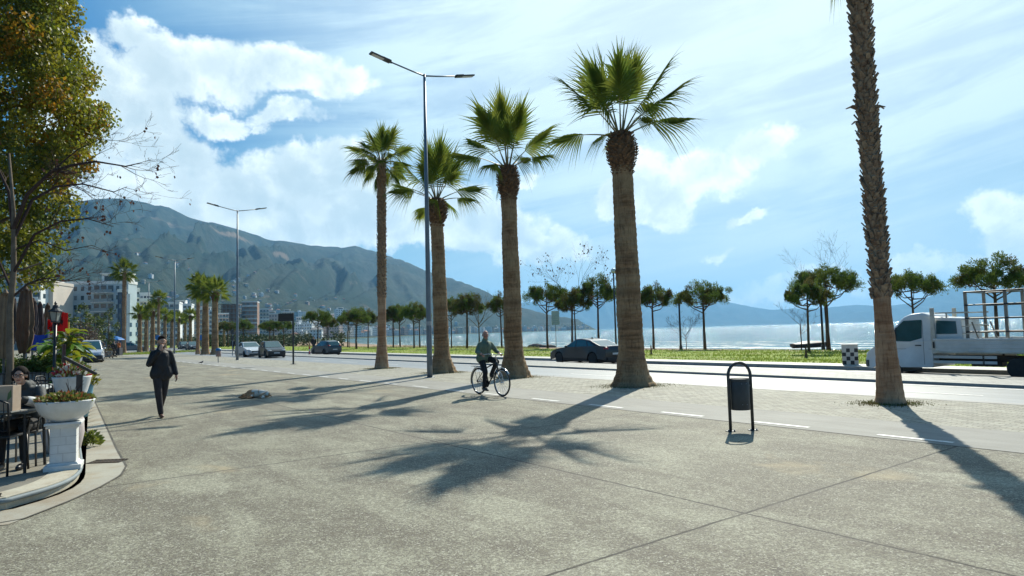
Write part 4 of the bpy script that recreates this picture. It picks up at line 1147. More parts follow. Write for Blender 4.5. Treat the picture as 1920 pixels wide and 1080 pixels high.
for (u, n, vt, hh, lab) in ((613, 41, 601, 0, 'thin globe lamp post just right of the pine above the grey hatchback'), (690, 46, 585, 0, None), (925, 46, 560, 0, None)):
    if lab is None: continue
    p = at_n(u, n, -.25); h = zpix(u, vt, p.y)+.25
    t = pole_thing('globe_lamp', lab, 'street lamp', p, h, .06, blackm); b = MB(); b.ball((0, 0, h+.15), .16, 12); b.build('globe', MATS['frosted_globe'], t, smooth=True)
# beach sign
p = at_n(1042, 42, -.25); t = thing('beach_sign', 'blank pale beach sign on a thin post left of the black saloon', 'sign', p, R(10))
h = zpix(1041, 583, p.y)+.25; hb = zpix(1041, 609, p.y)+.25; wd = 15/FPX*p.y
b = MB(); b.tube([(0, 0, -.1), (0, 0, h-.02)], .03, 8); b.build('post', galv, t)
b = MB(); b.box((0, -.045, (h+hb)/2), (wd, .03, h-hb)); o = b.build('board', M('pale_board', (.55, .58, .56), .6, col2=(.44, .5, .5), vs=2.5), t, bevel=.01)
b = MB()
for k in range(4): b.box((0, -.0625, hb+.2+k*.22), (wd*.72, .004, .035))
b.build('faded_band', M('faded_print', (.36, .44, .46), .7), o)
# small blue road signs in the distance
bluem = M('blue_sign', (.02, .17, .50), .4)
for (u, v, D, lab) in ((296, 633, 88, 'small round blue road sign just left of the walking man'), (377, 633, 84, 'small round blue road sign in front of the thick palm pair')):
    p = at_D(u, D, 0); z = zpix(u, v, D); t = thing('round_sign', lab, 'road sign', p)
    b = MB(); b.tube([(0, 0, 0), (0, 0, z+.2)], .035, 8); b.build('post', galv, t)
    b = MB(); b.lathe([(.34, -.07), (.34, -.045)], 24, (0, 0, z), ax='Y'); b.build('disc', bluem, t)
p = at_D(436, 64, 0); t = thing('signpost', 'thin grey signpost with two small dark plates left of the white saloon', 'sign', p)
b = MB(); b.tube([(0, 0, 0), (0, 0, zpix(436, 617, 64))], .04, 8); b.build('post', galv, t)
b = MB(); b.box((0, -.06, 2.3), (.3, .03, .45)); b.build('plate', darkgrey, t); b = MB(); b.box((0, -.06, 1.7), (.3, .03, .45)); b.build('plate', darkgrey, t)
# red and white delineator post, small planter beside it
p = at_D(580, 66, -.1); t = thing('marker_post', 'short red and white marker post on the median left of the grey hatchback', 'marker post', p)
b = MB(); b.tube([(0, 0, 0), (0, 0, .8)], .07, 10); o = b.build('post', M('red_plastic', (.55, .05, .05), .5), t)
b = MB(); b.tube([(0, 0, .3), (0, 0, .5)], .074, 10, cap=False); b.build('white_band', M('white_plastic', (.7, .7, .7), .5), t)
b = MB(); b.lathe([(.16, 0), (.15, .04), (.08, .05)], 10); b.build('base', blackm, t)
# chequered bin / box
p = at_n(1590, 29.2, -.2); hh = .86; t = thing('chequered_box', 'black and white chequered concrete box on the far pavement', 'box', p, R(-25))
wbox = .62; bw = M('chequer_white', (.62, .60, .55), .7, col2=(.50, .47, .42), vs=5); bk = M('chequer_black', (.03, .03, .03), .6)
b = MB(); b.box((0, 0, hh/2), (wbox, wbox, hh)); b.box((0, 0, hh+.02), (wbox*1.06, wbox*1.06, .04)); o = b.build('body', bw, t, bevel=.012)
b = MB()
for r_ in range(4):
    for c in range(4):
        if (r_+c) % 2 == 0:
            cs = wbox/4; rs_ = hh*.82/4
            b.box((-wbox/2+cs*(c+.5), -wbox/2-.002, .02+rs_*(r_+.5)), (cs*.94, .006, rs_*.94))
            b.box((-wbox/2-.002, -wbox/2+cs*(c+.5), .02+rs_*(r_+.5)), (.006, cs*.94, rs_*.94))
o2 = b.build('black_squares', bk, o)
# stakes in the lawn
for (u, n, lab) in ((1508, 34.3, 'short dark stump post in the lawn under the leaning pine'), (1219, 34.6, 'short dark stump post in the lawn right of the thickest palm')):
    p = at_n(u, n, -.2); t = thing('stump_post', lab, 'post', p); b = MB(); b.tube([(0, 0, -.05), (.01, 0, .4), (.0, .01, .62)], [.07, .05, .045], 7); b.tube([(0, 0, -.02), (0, 0, .10)], [.13, .06], 8); b.build('post', bark_m, t)
# boat pulled up at the water's edge
p = at_n(1518, 80, -1.45); t = thing('beached_boat', 'small dark covered boat lying at the water edge behind the leaning pine', 'boat', p, R(6))
b = MB(); vs = []; st = 14
for i in range(st):
    k = i/(st-1); w = .75*math.sin(math.pi*min(1, k*.55+.42))**.8*(1 if k < .8 else (1-k)/.2*.9+.05); x = -2.4+4.8*k; sh = .55+.22*k*k
    for yy, zz in ((-w, sh), (-w*.8, .2), (0, 0.02+.15*k**4), (w*.8, .2), (w, sh)): vs.append((x, yy, zz))
b.add(vs, [(i*5+j, (i+1)*5+j, (i+1)*5+j+1, i*5+j+1) for i in range(st-1) for j in range(4)]+[(0, 1, 2, 3, 4)])
b.build('hull', M('boat_hull', (.03, .06, .08), .5, col2=(.02, .03, .04), vs=2), t, smooth=True)
b = MB(); b.add([(v[0], v[1]*.98, v[2]+.0) for i, v in enumerate(vs) if i % 5 in (0, 4)]+[(-2.4+4.8*i/(st-1), 0, .62+.30*math.sin(math.pi*i/(st-1))) for i in range(st)],
   [(2*i, 2*i+2, 2*st+i+1, 2*st+i) for i in range(st-1)]+[(2*i+1, 2*st+i, 2*st+i+1, 2*i+3) for i in range(st-1)])
b.build('cover', M('boat_cover', (.05, .10, .12), .6, col2=(.10, .04, .04), vs=1.2), t, smooth=True)
# boulders at the water edge
rockm = M('rock', (.12, .11, .10), .9, col2=(.07, .065, .06), vs=3, bump=.5, bs=8)
for i, (u, r_) in enumerate(((996, .8), (1003, 1.0), (1012, .9), (1020, .7), (1030, .8), (1036, .6))):
    p = at_n(u, 82, SEA+.12); b = MB(); b.ball((0, 0, r_*.22), (r_, r_*.7, r_*.55), 12)
    b.v = [tuple(Vector(q)*(1+.22*fbm(q[0]*1.4+i*5, q[1]*1.4, q[2]*1.4, 3))) for q in b.v]
    o = b.build('boulder', rockm, loc=p); tag(o, 'dark boulder in the small rock heap at the water edge, right of the palm behind the cyclist', 'boulder', 'boulders at the water edge')
    o['label'] = 'dark boulder of the small heap at the water edge left of the beach sign'

# drain grate by the terrace
p0 = gp(193, 868, 0.006); o = MB()
o.box((0, 0, .004), (.42, .02, .012)); o.box((0, .22, .004), (.42, .02, .012)); 
for k in range(9): o.box((-.2+k*.05, .11, .003), (.016, .2, .010))
q = o.build('drain_grate', M('cast_iron', (.07, .055, .045), .6, .5, col2=(.12, .08, .05), vs=12), loc=p0); q.rotation_euler = (0, 0, R(4))
tag(q, 'small rusty drain grate in the smooth apron beside the terrace kerb', 'drain grate')
b = MB(); b.box((0, .11, 0.0), (.44, .26, .004)); o_ = b.build('pit', M('drain_dark', (.012, .011, .010), .9), q)

# lying dog ---------------------------------------------------------------
def limb_body(mb, chain):
    for (a, b_, ra, rb) in chain: mb.cap2(a, b_, ra, rb, 12)
dg = gp(483, 746); t = thing('dog', 'brown and white dog lying asleep on its side on the sunlit plaza', 'dog', dg, R(8))
b = MB()
b.cap2((-.20, .02, .115), (.0, .03, .12), .115, .115); b.cap2((.0, .03, .12), (.22, .0, .10), .115, .095)     # trunk, chest to rump
b.cap2((.22, 0, .10), (.27, -.06, .09), .10, .08)
b.cap2((-.22, .0, .12), (-.30, -.06, .09), .085, .062)          # neck
b.ball((-.35, -.09, .075), (.075, .06, .058), 14); b.cap2((-.37, -.10, .066), (-.445, -.13, .045), .040, .026)  # head, muzzle
b.cap2((-.31, -.045, .12), (-.325, -.02, .145), .022, .010); b.cap2((-.345, -.13, .11), (-.345, -.145, .14), .020, .009)
b.cap2((-.18, -.06, .09), (-.24, -.16, .05), .05, .032); b.cap2((-.24, -.16, .045), (-.34, -.19, .026), .030, .022); b.cap2((-.34, -.19, .024), (-.385, -.19, .022), .024, .02)
b.cap2((-.15, -.08, .07), (-.13, -.19, .045), .045, .03); b.cap2((-.13, -.19, .04), (-.23, -.25, .024), .028, .02)
b.cap2((.22, -.05, .10), (.12, -.15, .07), .075, .045); b.cap2((.12, -.15, .06), (.22, -.20, .034), .036, .024); b.cap2((.22, -.20, .03), (.12, -.24, .022), .022, .02)
b.cap2((.25, .0, .08), (.36, .0, .045), .028, .018); b.cap2((.36, 0, .045), (.42, -.08, .024), .018, .010)
def patch_mat():
    m = bpy.data.materials.new('dog_coat'); m.use_nodes = True; tt = m.node_tree; q = NB(tt); p = tt.nodes['Principled BSDF']
    v = q.new('ShaderNodeTexCoord').outputs['Object']; x = q.sep(v)[0]
    n = q.noise(v, 7, 3, .5); f = q.map(q.math('ADD', x, q.math('MULTIPLY', q.math('SUBTRACT', n, .5), .35)), -.13, -.09)
    f2 = q.map(q.noise(q.vm('ADD', v, (3, 0, 0)), 5.5, 2), .50, .56); f3 = q.map(x, .0, .04)
    c = q.mix(f, (.55, .25, .11), (.82, .76, .66)); c = q.mix(q.math('MULTIPLY', f2, f3), c, (.50, .30, .17))
    c = q.mix(q.map(q.noise(v, 60, 4, .7), .4, .7, 0, .4), c, (.3, .2, .14))
    tt.links.new(c, p.inputs['Base Color']); p.inputs['Roughness'].default_value = .9; return m
blend(b, 'body', patch_mat(), t, .011, 4)
b = MB(); b.ball((-.462, -.136, .048), (.014, .013, .011), 8); b.build('nose', blackm, t, smooth=True)
for q in ((-.385, -.062, .098), (-.392, -.128, .092)):
    b = MB(); b.ball(q, .008, 8); b.build('eye', blackm, t, smooth=True)
# pigeon
p0 = gp(378, 683); t = thing('pigeon', 'tiny dark pigeon standing on the plaza left of the distant post bin', 'bird', p0, R(30))
b = MB(); b.cap2((-.06, 0, .12), (.05, 0, .15), .045, .05); b.cap2((.06, 0, .17), (.085, 0, .22), .03, .024); b.cap2((-.08, 0, .115), (-.18, 0, .10), .03, .014); b.cap2((.10, 0, .222), (.125, 0, .215), .008, .004)
for s in (-1, 1): b.cap2((0, s*.02, .11), (.01, s*.02, .01), .010, .008); b.cap2((.0, s*.02, .012), (.04, s*.02, .01), .007, .006)
blend(b, 'body', M('pigeon_grey', (.08, .085, .10), .7, col2=(.05, .05, .06), vs=12), t, .006, 2)
# ================================================================ VEHICLES
glass_m = M('car_glass', (0.03, 0.10, 0.11), 0.08, spec=0.8, coat=0.2)
tyre_m = M('tyre_rubber', (0.022, 0.022, 0.023), 0.8, col2=(0.035, 0.033, 0.03), vs=9)
rim_m = M('alloy_rim', (0.30, 0.31, 0.32), 0.35, .7)
rimd_m = M('dull_rim', (0.14, 0.14, 0.14), 0.5, .4)
trim_m = M('black_trim', (0.02, 0.02, 0.021), 0.55)
head_m = M('headlamp_glass', (0.55, 0.58, 0.60), 0.1, .2, spec=1.0)
tail_m = M('tail_lamp', (0.35, 0.012, 0.012), 0.2, spec=.8)
plate_m = M('plate', (0.65, 0.66, 0.66), 0.5)
def wheel(parent, x, y, r_, w, side, rim=rim_m, n=10):
    b = MB(); a = w/2
    b.lathe([(r_*.66, -a), (r_*.92, -a), (r_, -a*.6), (r_, a*.6), (r_*.92, a), (r_*.66, a)], 32, (x, y, r_), ax='Y')
    wh = b.build('wheel', tyre_m, parent, smooth=False); autosmooth(wh, 35)
    b = MB(); s = side
    b.lathe([(r_*.68, s*a*.95), (r_*.66, s*a*.55), (r_*.60, s*a*.40)], 32, (x, y, r_), ax='Y', cap=False)
    b.lathe([(r_*.60, s*a*.30), (.005, s*a*.30)], 32, (x, y, r_), ax='Y', cap=False)
    b.lathe([(r_*.16, s*a*.7), (r_*.14, s*a*.9), (.004, s*a*.92)], 16, (x, y, r_), ax='Y', cap=False)
    for k in range(n//2):
        an = 2*math.pi*k/(n//2); d = Vector((math.cos(an), 0, math.sin(an)))
        c = Vector((x, y+s*a*.72, r_)); b.bar(c+d*r_*.1, c+d*r_*.66, r_*.10, r_*.16)
    b.build('rim', rim, wh)
    return wh
def outline(pts, step=.16):
    out = []
    for a, c in zip(pts, pts[1:]+pts[:1]):
        L = math.hypot(c[0]-a[0], c[1]-a[1]); n = max(1, int(L/step))
        for k in range(n): out.append((a[0]+(c[0]-a[0])*k/n, a[1]+(c[1]-a[1])*k/n))
    return out
def extrude_side(pts, wf, mat, name, parent, bevel=.035, step=.16):
    o = outline(pts, step); n = len(o)
    vs = [(x, wf(x, z), z) for x, z in o]+[(x, -wf(x, z), z) for x, z in o]
    bm = bmesh.new(); V_ = [bm.verts.new(v) for v in vs]
    f1 = bm.faces.new(V_[:n]); f2 = bm.faces.new(list(reversed(V_[n:])))
    for i in range(n): bm.faces.new((V_[i], V_[n+i], V_[n+(i+1) % n], V_[(i+1) % n]))
    bmesh.ops.triangulate(bm, faces=[f1, f2]); bmesh.ops.recalc_face_normals(bm, faces=bm.faces)
    me = bpy.data.meshes.new(name); bm.to_mesh(me); bm.free(); me.materials.append(mat)
    q = bpy.data.objects.new(name, me); COL.objects.link(q); q.parent = parent
    autosmooth(q, 38)
    if bevel:
        b = q.modifiers.new('b', 'BEVEL'); b.width = bevel; b.segments = 3; b.limit_method = 'ANGLE'; b.angle_limit = R(50)
        b.harden_normals = False
    return q
def side_poly(mb, pts, wf, s, off=.004, mi=0):
    vs = [(x, s*(wf(x, z)+off), z) for x, z in pts]
    mb.add(vs if s > 0 else list(reversed(vs)), [tuple(range(len(vs)))], mi)
def car(label, paint, L, Wd, low, cab, wr, xf, xr, wins, name='parked_car', cat='car', rim=rim_m, belt=.95, roofin=.17, group=None, rails=False, rearlow=None):
    """low/cab: side outlines; xf, xr: wheel centres; wins: side windows"""
    t = thing(name, label, cat, (0, 0, 0), 0, group); hw = Wd/2
    def wf(x, z):
        k = abs(x)/(L/2); w = hw*(1-.16*max(0, k-.55)**1.6/.45**1.6*.9)
        w *= 1-.05*max(0, z-.55)/.5; w *= 1-.06*max(0, .38-z)/.3
        return w
    def wc(x, z):
        return (wf(x, belt)-.045)-(z-belt)*roofin/.5
    arch = lambda cx: [(cx-wr*1.16*math.cos(math.pi*k/12)*(-1), 0) for k in range(0)]
    pts = []
    for x, z in low: pts.append((x, z))
    zb = .20
    def arc(cx): return [(cx-wr*1.17*math.cos(math.pi*k/10), max(zb, wr+wr*1.17*math.sin(math.pi*k/10)-.0)) for k in range(11)]
    # low runs rear-top -> front; close along the sill from front to rear with both arches
    pts += [(low[-1][0]-.05, zb)] + list(reversed(arc(xf))) + [(xf-wr*1.17, zb)] + [(xr+wr*1.17, zb)] + list(reversed(arc(xr))) + [(low[0][0]+.06, zb+.05)]
    body = extrude_side(pts, wf, paint, 'body', t)
    inner = MB()
    for cx in (xf, xr): inner.box((cx, 0, wr+.04), (wr*2.3, Wd*.86, wr*1.7))
    inner.build('wheel_housing', trim_m, t)
    ch = extrude_side(cab, wc, paint, 'cabin', t, .05, .22)
    for s in (-1, 1):
        for w in wins:
            b = MB(); side_poly(b, w, wc, s, .006); b.build('side_window', glass_m, t)
        b = MB(); side_poly(b, [(xf-wr*1.3, .34), (xr+wr*1.3, .34), (xr+wr*1.3, .24), (xf-wr*1.3, .24)][::-1], wf, s, .008); b.build('sill', trim_m, t)
        wheel(t, xf, s*(hw-.12), wr, .2, s, rim); wheel(t, xr, s*(hw-.12), wr, .2, s, rim)
        mx = cab[-1][0]-.38
        b = MB(); b.ball((mx, s*(hw+.06), belt+.05), (.07, .10, .07), 10); b.bar((mx, s*(hw-.08), belt), (mx, s*(hw+.02), belt+.02), .04); b.build('mirror', paint, t, smooth=True)
        for dx in (wins[0][0][0]*0+.05, ):
            pass
        for xd in car_doors(wins):
            b = MB(); side_poly(b, [(xd-.006, .34), (xd+.006, .34), (xd+.006, belt-.02), (xd-.006, belt-.02)], wf, s, .003); b.build('door_seam', trim_m, body)
            b = MB(); b.box((xd-.20 if s else 0, s*(wf(xd, .82)+.012), .84), (.15, .02, .028)); b.build('door_handle', paint, body, bevel=.005)
    # windscreen and rear window lie on the slanted ends of the cabin
    def slant(a, c, nm, inset=.07, off=.006):
        (x0, z0), (x1, z1) = a, c; d = Vector((x1-x0, 0, z1-z0)); nrm = Vector((-d.z, 0, d.x)).normalized()
        if nrm.z < 0: nrm = -nrm
        b = MB(); k0, k1 = .07, .93; P = []
        for k in (k0, .5, k1):
            x = x0+(x1-x0)*k; z = z0+(z1-z0)*k; w = wc(x, z)-inset; P.append((x, w, z))
        vs = [Vector((x, -w, z))+nrm*off for x, w, z in P]+[Vector((x, w, z))+nrm*off for x, w, z in P]
        b.add(vs, [(0, 1, 4, 3), (1, 2, 5, 4)]); return b.build(nm, glass_m, t)
    slant(cab[-1], cab[-2], 'windscreen'); slant(cab[0], cab[1], 'rear_window')
    fx = max(x for x, z in low); rx = min(x for x, z in low)
    for s in (-1, 1):
        b = MB(); b.ball((fx-.16, s*(hw*.68), .66), (.17, .20, .075), 12); b.build('headlight', head_m, t, smooth=True)
        b = MB(); b.ball((rx+.12, s*(hw*.70), rearlow or .82), (.13, .17, .085), 12); b.build('tail_light', tail_m, t, smooth=True)
    b = MB(); b.box((fx-.02, 0, .52), (.06, Wd*.42, .15)); g_ = b.build('grille', trim_m, t, bevel=.01)
    b = MB(); b.box((fx+.018, 0, .45), (.012, .50, .105)); b.build('number_plate', plate_m, t)
    b = MB(); b.box((fx-.05, 0, .28), (.08, Wd*.66, .10)); b.build('bumper_intake', trim_m, t, bevel=.01)
    b = MB(); b.box((rx-.008, 0, .60), (.012, .50, .105)); b.build('number_plate', plate_m, t)
    b = MB(); b.box((rx+.05, 0, .32), (.1, Wd*.7, .14)); b.build('rear_bumper_trim', trim_m, t, bevel=.01)
    return t
def car_doors(w): return [.5*(w[i][-1][0]+w[i+1][0][0]) if False else w[i+1][0][0]+.02 for i in range(len(w)-1)]
def paint(name, col): return M(name, col, .28, .25, col2=tuple(c*.9 for c in col), vs=1.5, spec=.6, coat=.25)
def place(t, p, head, z=None):
    t.location = (p[0], p[1], p[2] if z is None else z); t.rotation_euler = (0, 0, head)
# black saloon with sloping rear roof
sal_low = [(-2.38, .55), (-2.40, .80), (-2.30, 1.03), (-1.75, 1.06), (.95, .97), (1.55, .90), (2.1, .76), (2.36, .60), (2.40, .45), (2.36, .26)]
sal_cab = [(-1.98, 1.02), (-1.05, 1.37), (-.35, 1.46), (.12, 1.44), (1.08, .94)]
sal_win = [[(.82, .985), (.06, .965), (.06, 1.37), (.16, 1.36)], [(-.02, .965), (-.98, .975), (-.72, 1.36), (-.02, 1.385)], [(-1.05, .985), (-1.52, 1.03), (-1.00, 1.27), (-.84, 1.33)]]
t = car('black saloon car with sloping rear roof parked left of the thickest palm', paint('black_car_paint', (.018, .020, .024)), 4.8, 1.84, sal_low, sal_cab, .335, 1.45, -1.40, sal_win, belt=.97, rearlow=.90)
p = at_n(1098, 26.95, -.35); place(t, p, ROADROT)
b = MB(); b.add([(-.62, 0, 1.44), (-.38, 0, 1.46), (-.56, 0, 1.54)], [(0, 1, 2)]); b.cap2((-.58, 0, 1.45), (-.5, 0, 1.50), .02, .012); b.build('roof_aerial', trim_m, t)
# grey hatchback, moving away on the far side
hat_low = [(-2.0, .55), (-2.03, .85), (-1.97, 1.0), (-1.6, 1.02), (.75, .96), (1.35, .90), (1.85, .74), (2.05, .58), (2.06, .42), (2.02, .26)]
hat_cab = [(-1.95, .98), (-1.62, 1.44), (-.9, 1.52), (.0, 1.50), (.98, .92)]
hat_win = [[(.70, 1.0), (-.02, .98), (-.02, 1.41), (.06, 1.41)], [(-.10, .98), (-.95, .99), (-.95, 1.42), (-.10, 1.42)], [(-1.03, 1.0), (-1.62, 1.03), (-1.45, 1.34), (-1.03, 1.41)]]
t = car('grey hatchback with its tail to us on the far carriageway', paint('grey_car_paint', (.055, .075, .09)), 4.12, 1.78, hat_low, hat_cab, .31, 1.28, -1.25, hat_win, belt=.98, rearlow=1.0)
place(t, at_n(611, 26.5, -.35), ROADROT+R(6))
t = car('black hatchback driving towards us on the near carriageway', paint('black_car_paint', (.018, .020, .024)), 4.12, 1.78, hat_low, hat_cab, .32, 1.28, -1.25, hat_win, belt=.98, name='moving_car')
place(t, at_n(509, 18.9, -.18), ROADROT+math.pi+R(-4))
t = car('white saloon driving towards us behind the black hatchback', paint('white_car_paint', (.62, .63, .64)), 4.7, 1.82, sal_low, sal_cab, .33, 1.45, -1.40, sal_win, belt=.97, name='moving_car')
place(t, at_n(467, 18.6, -.18), ROADROT+math.pi)
dk = paint('dark_blue_car_paint', (.02, .028, .04))
for (u, n, lab) in ((361, 17.8, 'dark car far off, right one of two beside the slim distant palm'), (345, 18.2, 'dark car farthest off on the road above the walking man')):
    t = car(lab, dk, 4.12, 1.78, hat_low, hat_cab, .32, 1.28, -1.25, hat_win, belt=.98, name='moving_car')
    p = at_D(u, 118 if u > 350 else 134, -.18); place(t, p, ROADROT+math.pi)
t = car('parked blue-grey car behind the palms at the right end of the flats', paint('bluegrey_car_paint', (.12, .16, .2)), 4.12, 1.78, hat_low, hat_cab, .32, 1.28, -1.25, hat_win, belt=.98)
place(t, at_D(247, 104, 0), R(20))
# silver-white van facing us on the promenade
van_low = [(-2.15, .5), (-2.18, 1.0), (-2.1, 1.12), (.9, 1.08), (1.5, 1.0), (2.0, .84), (2.15, .62), (2.17, .42), (2.12, .24)]
van_cab = [(-2.12, 1.08), (-1.98, 1.78), (-1.0, 1.84), (.30, 1.80), (1.25, 1.02)]
van_win = [[(.95, 1.10), (.12, 1.08), (.12, 1.66), (.28, 1.66)], [(.02, 1.08), (-.85, 1.08), (-.85, 1.68), (.02, 1.68)]]
t = car('silver-white small van with dark bumper facing us on the promenade', paint('silver_van_paint', (.50, .53, .57)), 4.35, 1.82, van_low, van_cab, .32, 1.36, -1.32, van_win, 'parked_van', 'van', rimd_m, belt=1.08, roofin=.14)
place(t, gp(171, 679), R(-60))
b = MB(); b.box((2.13, 0, .42), (.12, 1.72, .34)); b.build('front_bumper', M('dark_bumper', (.04, .042, .045), .6), t, bevel=.04)

# ---- white flatbed truck -------------------------------------------------
tw = M('truck_white', (.74, .75, .73), .4, .0, col2=(.62, .62, .60), vs=1.4, coat=.3); tb_ = M('truck_beige', (.66, .62, .52), .6, col2=(.48, .44, .36), vs=3)
alu = M('dropside_alu', (.70, .71, .68), .5, .1, col2=(.54, .55, .52), vs=1.2); under = M('chassis_dark', (.05, .045, .04), .7, col2=(.08, .06, .04), vs=3)
t = thing('flatbed_truck', 'white flatbed truck with open tube rack on the far carriageway, partly behind the nearest palm', 'truck')
hw = .98
def tf(x, z):
    k = max(0, (x-1.6)/.95); return hw*(1-.10*min(1, k)**2)
def tc_(x, z): return tf(x, 1.1)-.01-(max(0, z-1.15))*.13
xf = 1.70; wr = .35
low = [(.18, .40), (.18, 1.26), (1.86, 1.22), (2.18, 1.06), (2.46, .86), (2.55, .62), (2.57, .44), (2.52, .26)]
arc = [(xf-wr*1.22*math.cos(math.pi*k/10), max(.26, wr+wr*1.22*math.sin(math.pi*k/10))) for k in range(11)]
pts = low+[(2.32, .24)]+list(reversed(arc))+[(xf-wr*1.22, .30), (.22, .32)]
body = extrude_side(pts, tf, tw, 'cab_body', t, .05)
cabp = [(.20, 1.20), (.20, 2.16), (.50, 2.28), (.90, 2.24), (1.14, 2.14), (1.98, 1.17)]
extrude_side(cabp, tc_, tw, 'cab_top', t, .07, .25)
b = MB(); b.box((xf, 0, wr+.06), (wr*2.4, 1.7, wr*1.7)); b.build('wheel_housing', trim_m, t)
for s in (-1, 1):
    b = MB(); side_poly(b, [(1.80, 1.27), (.92, 1.24), (.52, 1.36), (.52, 2.02), (1.14, 2.00), (1.28, 1.86)], tc_, s, .008); b.build('side_window', glass_m, t)
    b = MB(); side_poly(b, [(1.42, 1.27), (1.38, 1.27), (1.38, 1.78), (1.42, 1.74)], tc_, s, .012); b.build('window_bar', trim_m, t)
    b = MB(); side_poly(b, [(.46, .42), (.472, .42), (.472, 1.98), (.46, 1.98)], tf, s, .002); b.build('door_seam', trim_m, body)
    b = MB(); side_poly(b, [(.20, .98), (2.2, .98), (2.2, .965), (.20, .965)], tf, s, .002); b.build('crease', M('crease_grey', (.34, .35, .35), .5), body)
    b = MB(); b.box((.64, s*(hw+.012), 1.10), (.20, .025, .035)); b.build('door_handle', trim_m, body, bevel=.006)
    b = MB(); b.box((1.62, s*(hw+.16), 1.42), (.09, .20, .34)); b.bar((1.59, s*(hw-.05), 1.30), (1.60, s*(hw+.10), 1.36), .04); b.build('mirror', trim_m, t, bevel=.03)
    wheel(t, xf, s*(hw-.12), wr, .22, s, rimd_m); wheel(t, -2.35, s*(hw-.02), wr, .24, s, rimd_m); wheel(t, -2.35, s*(hw-.28), wr, .22, s, rimd_m)
    b = MB(); b.ball((2.44, s*.74, .74), (.14, .16, .13), 12); b.build('headlight', head_m, t, smooth=True)
    b = MB(); b.box((-3.85, s*.82, .55), (.06, .3, .12)); b.build('tail_light', tail_m, t)
vs = []
for k in (.06, .94):
    x = 1.98+(1.14-1.98)*k; z = 1.17+(2.14-1.17)*k; w = tc_(x, z)-.08; vs += [Vector((x+.008, -w, z+.008)), Vector((x+.008, w, z+.008))]
b = MB(); b.add(vs, [(0, 1, 3, 2)]); b.build('windscreen', glass_m, t)
b = MB(); b.box((2.50, 0, .42), (.14, 1.84, .26)); b.build('front_bumper', M('grey_bumper', (.10, .105, .11), .6), t, bevel=.04)
b = MB(); b.box((2.56, 0, .72), (.04, .9, .16)); b.build('grille', trim_m, t, bevel=.01)
# crew window section behind the headboard post
extrude_side([(-.78, 1.16), (-.72, 2.05), (.16, 2.12), (.19, 1.16)], lambda x, z: .93-max(0, z-1.2)*.12, tw, 'rear_cab', t, .05, .3)
for s in (-1, 1):
    b = MB(); side_poly(b, [(.06, 1.50), (-.60, 1.50), (-.56, 1.94), (.06, 1.98)], lambda x, z: .93-max(0, z-1.2)*.12, s, .008); b.build('rear_side_window', glass_m, t)
b = MB(); b.box((-1.92, 0, .88), (4.1, 2.02, .10)); b.build('bed_floor', tb_, t, bevel=.01)
b = MB(); b.box((-1.2, .42, .62), (5.4, .10, .18)); b.box((-1.2, -.42, .62), (5.4, .10, .18)); b.box((-1.2, 0, .5), (.9, .5, .3)); b.tube([(-2.35, -.9, .36), (-2.35, .9, .36)], .07, 8); b.tube([(xf, -.8, .36), (xf, .8, .36)], .05, 8); b.build('chassis', under, t)
for s in (-1, 1):
    b = MB(); b.box((-1.88, s*1.02, 1.10), (4.0, .035, .42)); b.box((-1.88, s*1.045, 1.31), (4.0, .03, .07)); b.box((-1.88, s*1.042, 1.16), (4.0, .016, .015)); b.box((-1.88, s*1.042, 1.02), (4.0, .016, .015))
    ds = b.build('dropside', alu, t, bevel=.006)
    b = MB(); b.box((-1.88, s*1.045, .865), (4.04, .05, .055)); b.build('side_rail', tb_, t, bevel=.006)
    for k in range(5):
        b = MB(); b.box((.0-k*.9, s*1.06, .90), (.09, .03, .05)); b.build('hinge', tb_, ds)
    b = MB(); b.box((.10, s*1.075, 1.12), (.05, .03, .22)); b.build('latch', trim_m, ds)
    for z in (.70, .52):
        b = MB(); b.box((-.78, s*.96, z), (1.9, .03, .10)); b.build('side_guard', alu, t, bevel=.006)
    b = MB(); b.box((-1.35, s*.95, .60), (.06, .05, .34)); b.build('guard_strut', under, t)
    b = MB(); b.box((.12, s*.99, 1.62), (.12, .10, 1.62)); b.build('headboard_post', tb_, t, bevel=.01)
b = MB(); b.box((-3.9, 0, 1.10), (.035, 2.02, .42)); b.build('tailboard', alu, t)
b = MB()
for z in (2.24, 2.06, 1.80, 1.55): b.bar((-.02, -.9, z) if z > 2.2 else (-.95, -.9, z), (-.02, .9, z) if z > 2.2 else (-.95, .9, z), .035)
b.build('headboard_bars', tb_, t)
for s in (-1, 1):
    b = MB(); b.bar((.06, s*.9, 2.24), (-1.0, s*.9, 2.24), .045); b.bar((-.30, s*.9, 2.24), (-.30, s*.9, 2.05), .04)
    for z in (2.0, 1.75, 1.5): b.bar((-.74, s*.86, z), (-1.0, s*.9, z), .03)
    b.build('ladder_rail', tb_, t)
# open rack of thin tubes over the bed
rackm = M('rack_paint', (.30, .27, .22), .6, col2=(.20, .17, .13), vs=4)
RX = [-.90, -2.05, -3.75]
for s in (-1, 1):
    for x in RX:
        b = MB(); b.box((x, s*.86, 2.00), (.09, .07, 1.92)); b.build('rack_post', rackm, t)
    for z in (2.93, 2.48, 2.02, 1.56):
        b = MB(); b.tube([(-.87, s*.905, z), (-3.8, s*.905, z)], .026, 8); b.build('rack_tube', blackm, t)
    b = MB(); b.bar((-1.05, s*.86, 1.9), (-1.28, s*.86, 1.1), .04); b.build('rack_brace', rackm, t)
for x in RX:
    b = MB(); b.bar((x, -.9, 2.93), (x, .9, 2.93), .04); b.build('rack_crossbar', rackm, t)
for x, nm in ((.70, 1),):
    for s in (-1, 1):
        b = MB(); b.box((x, s*.45, 1.35), (.14, .48, .55)); b.box((x, s*.45, 1.74), (.12, .26, .22)); b.build('seat', trim_m, t, bevel=.03)
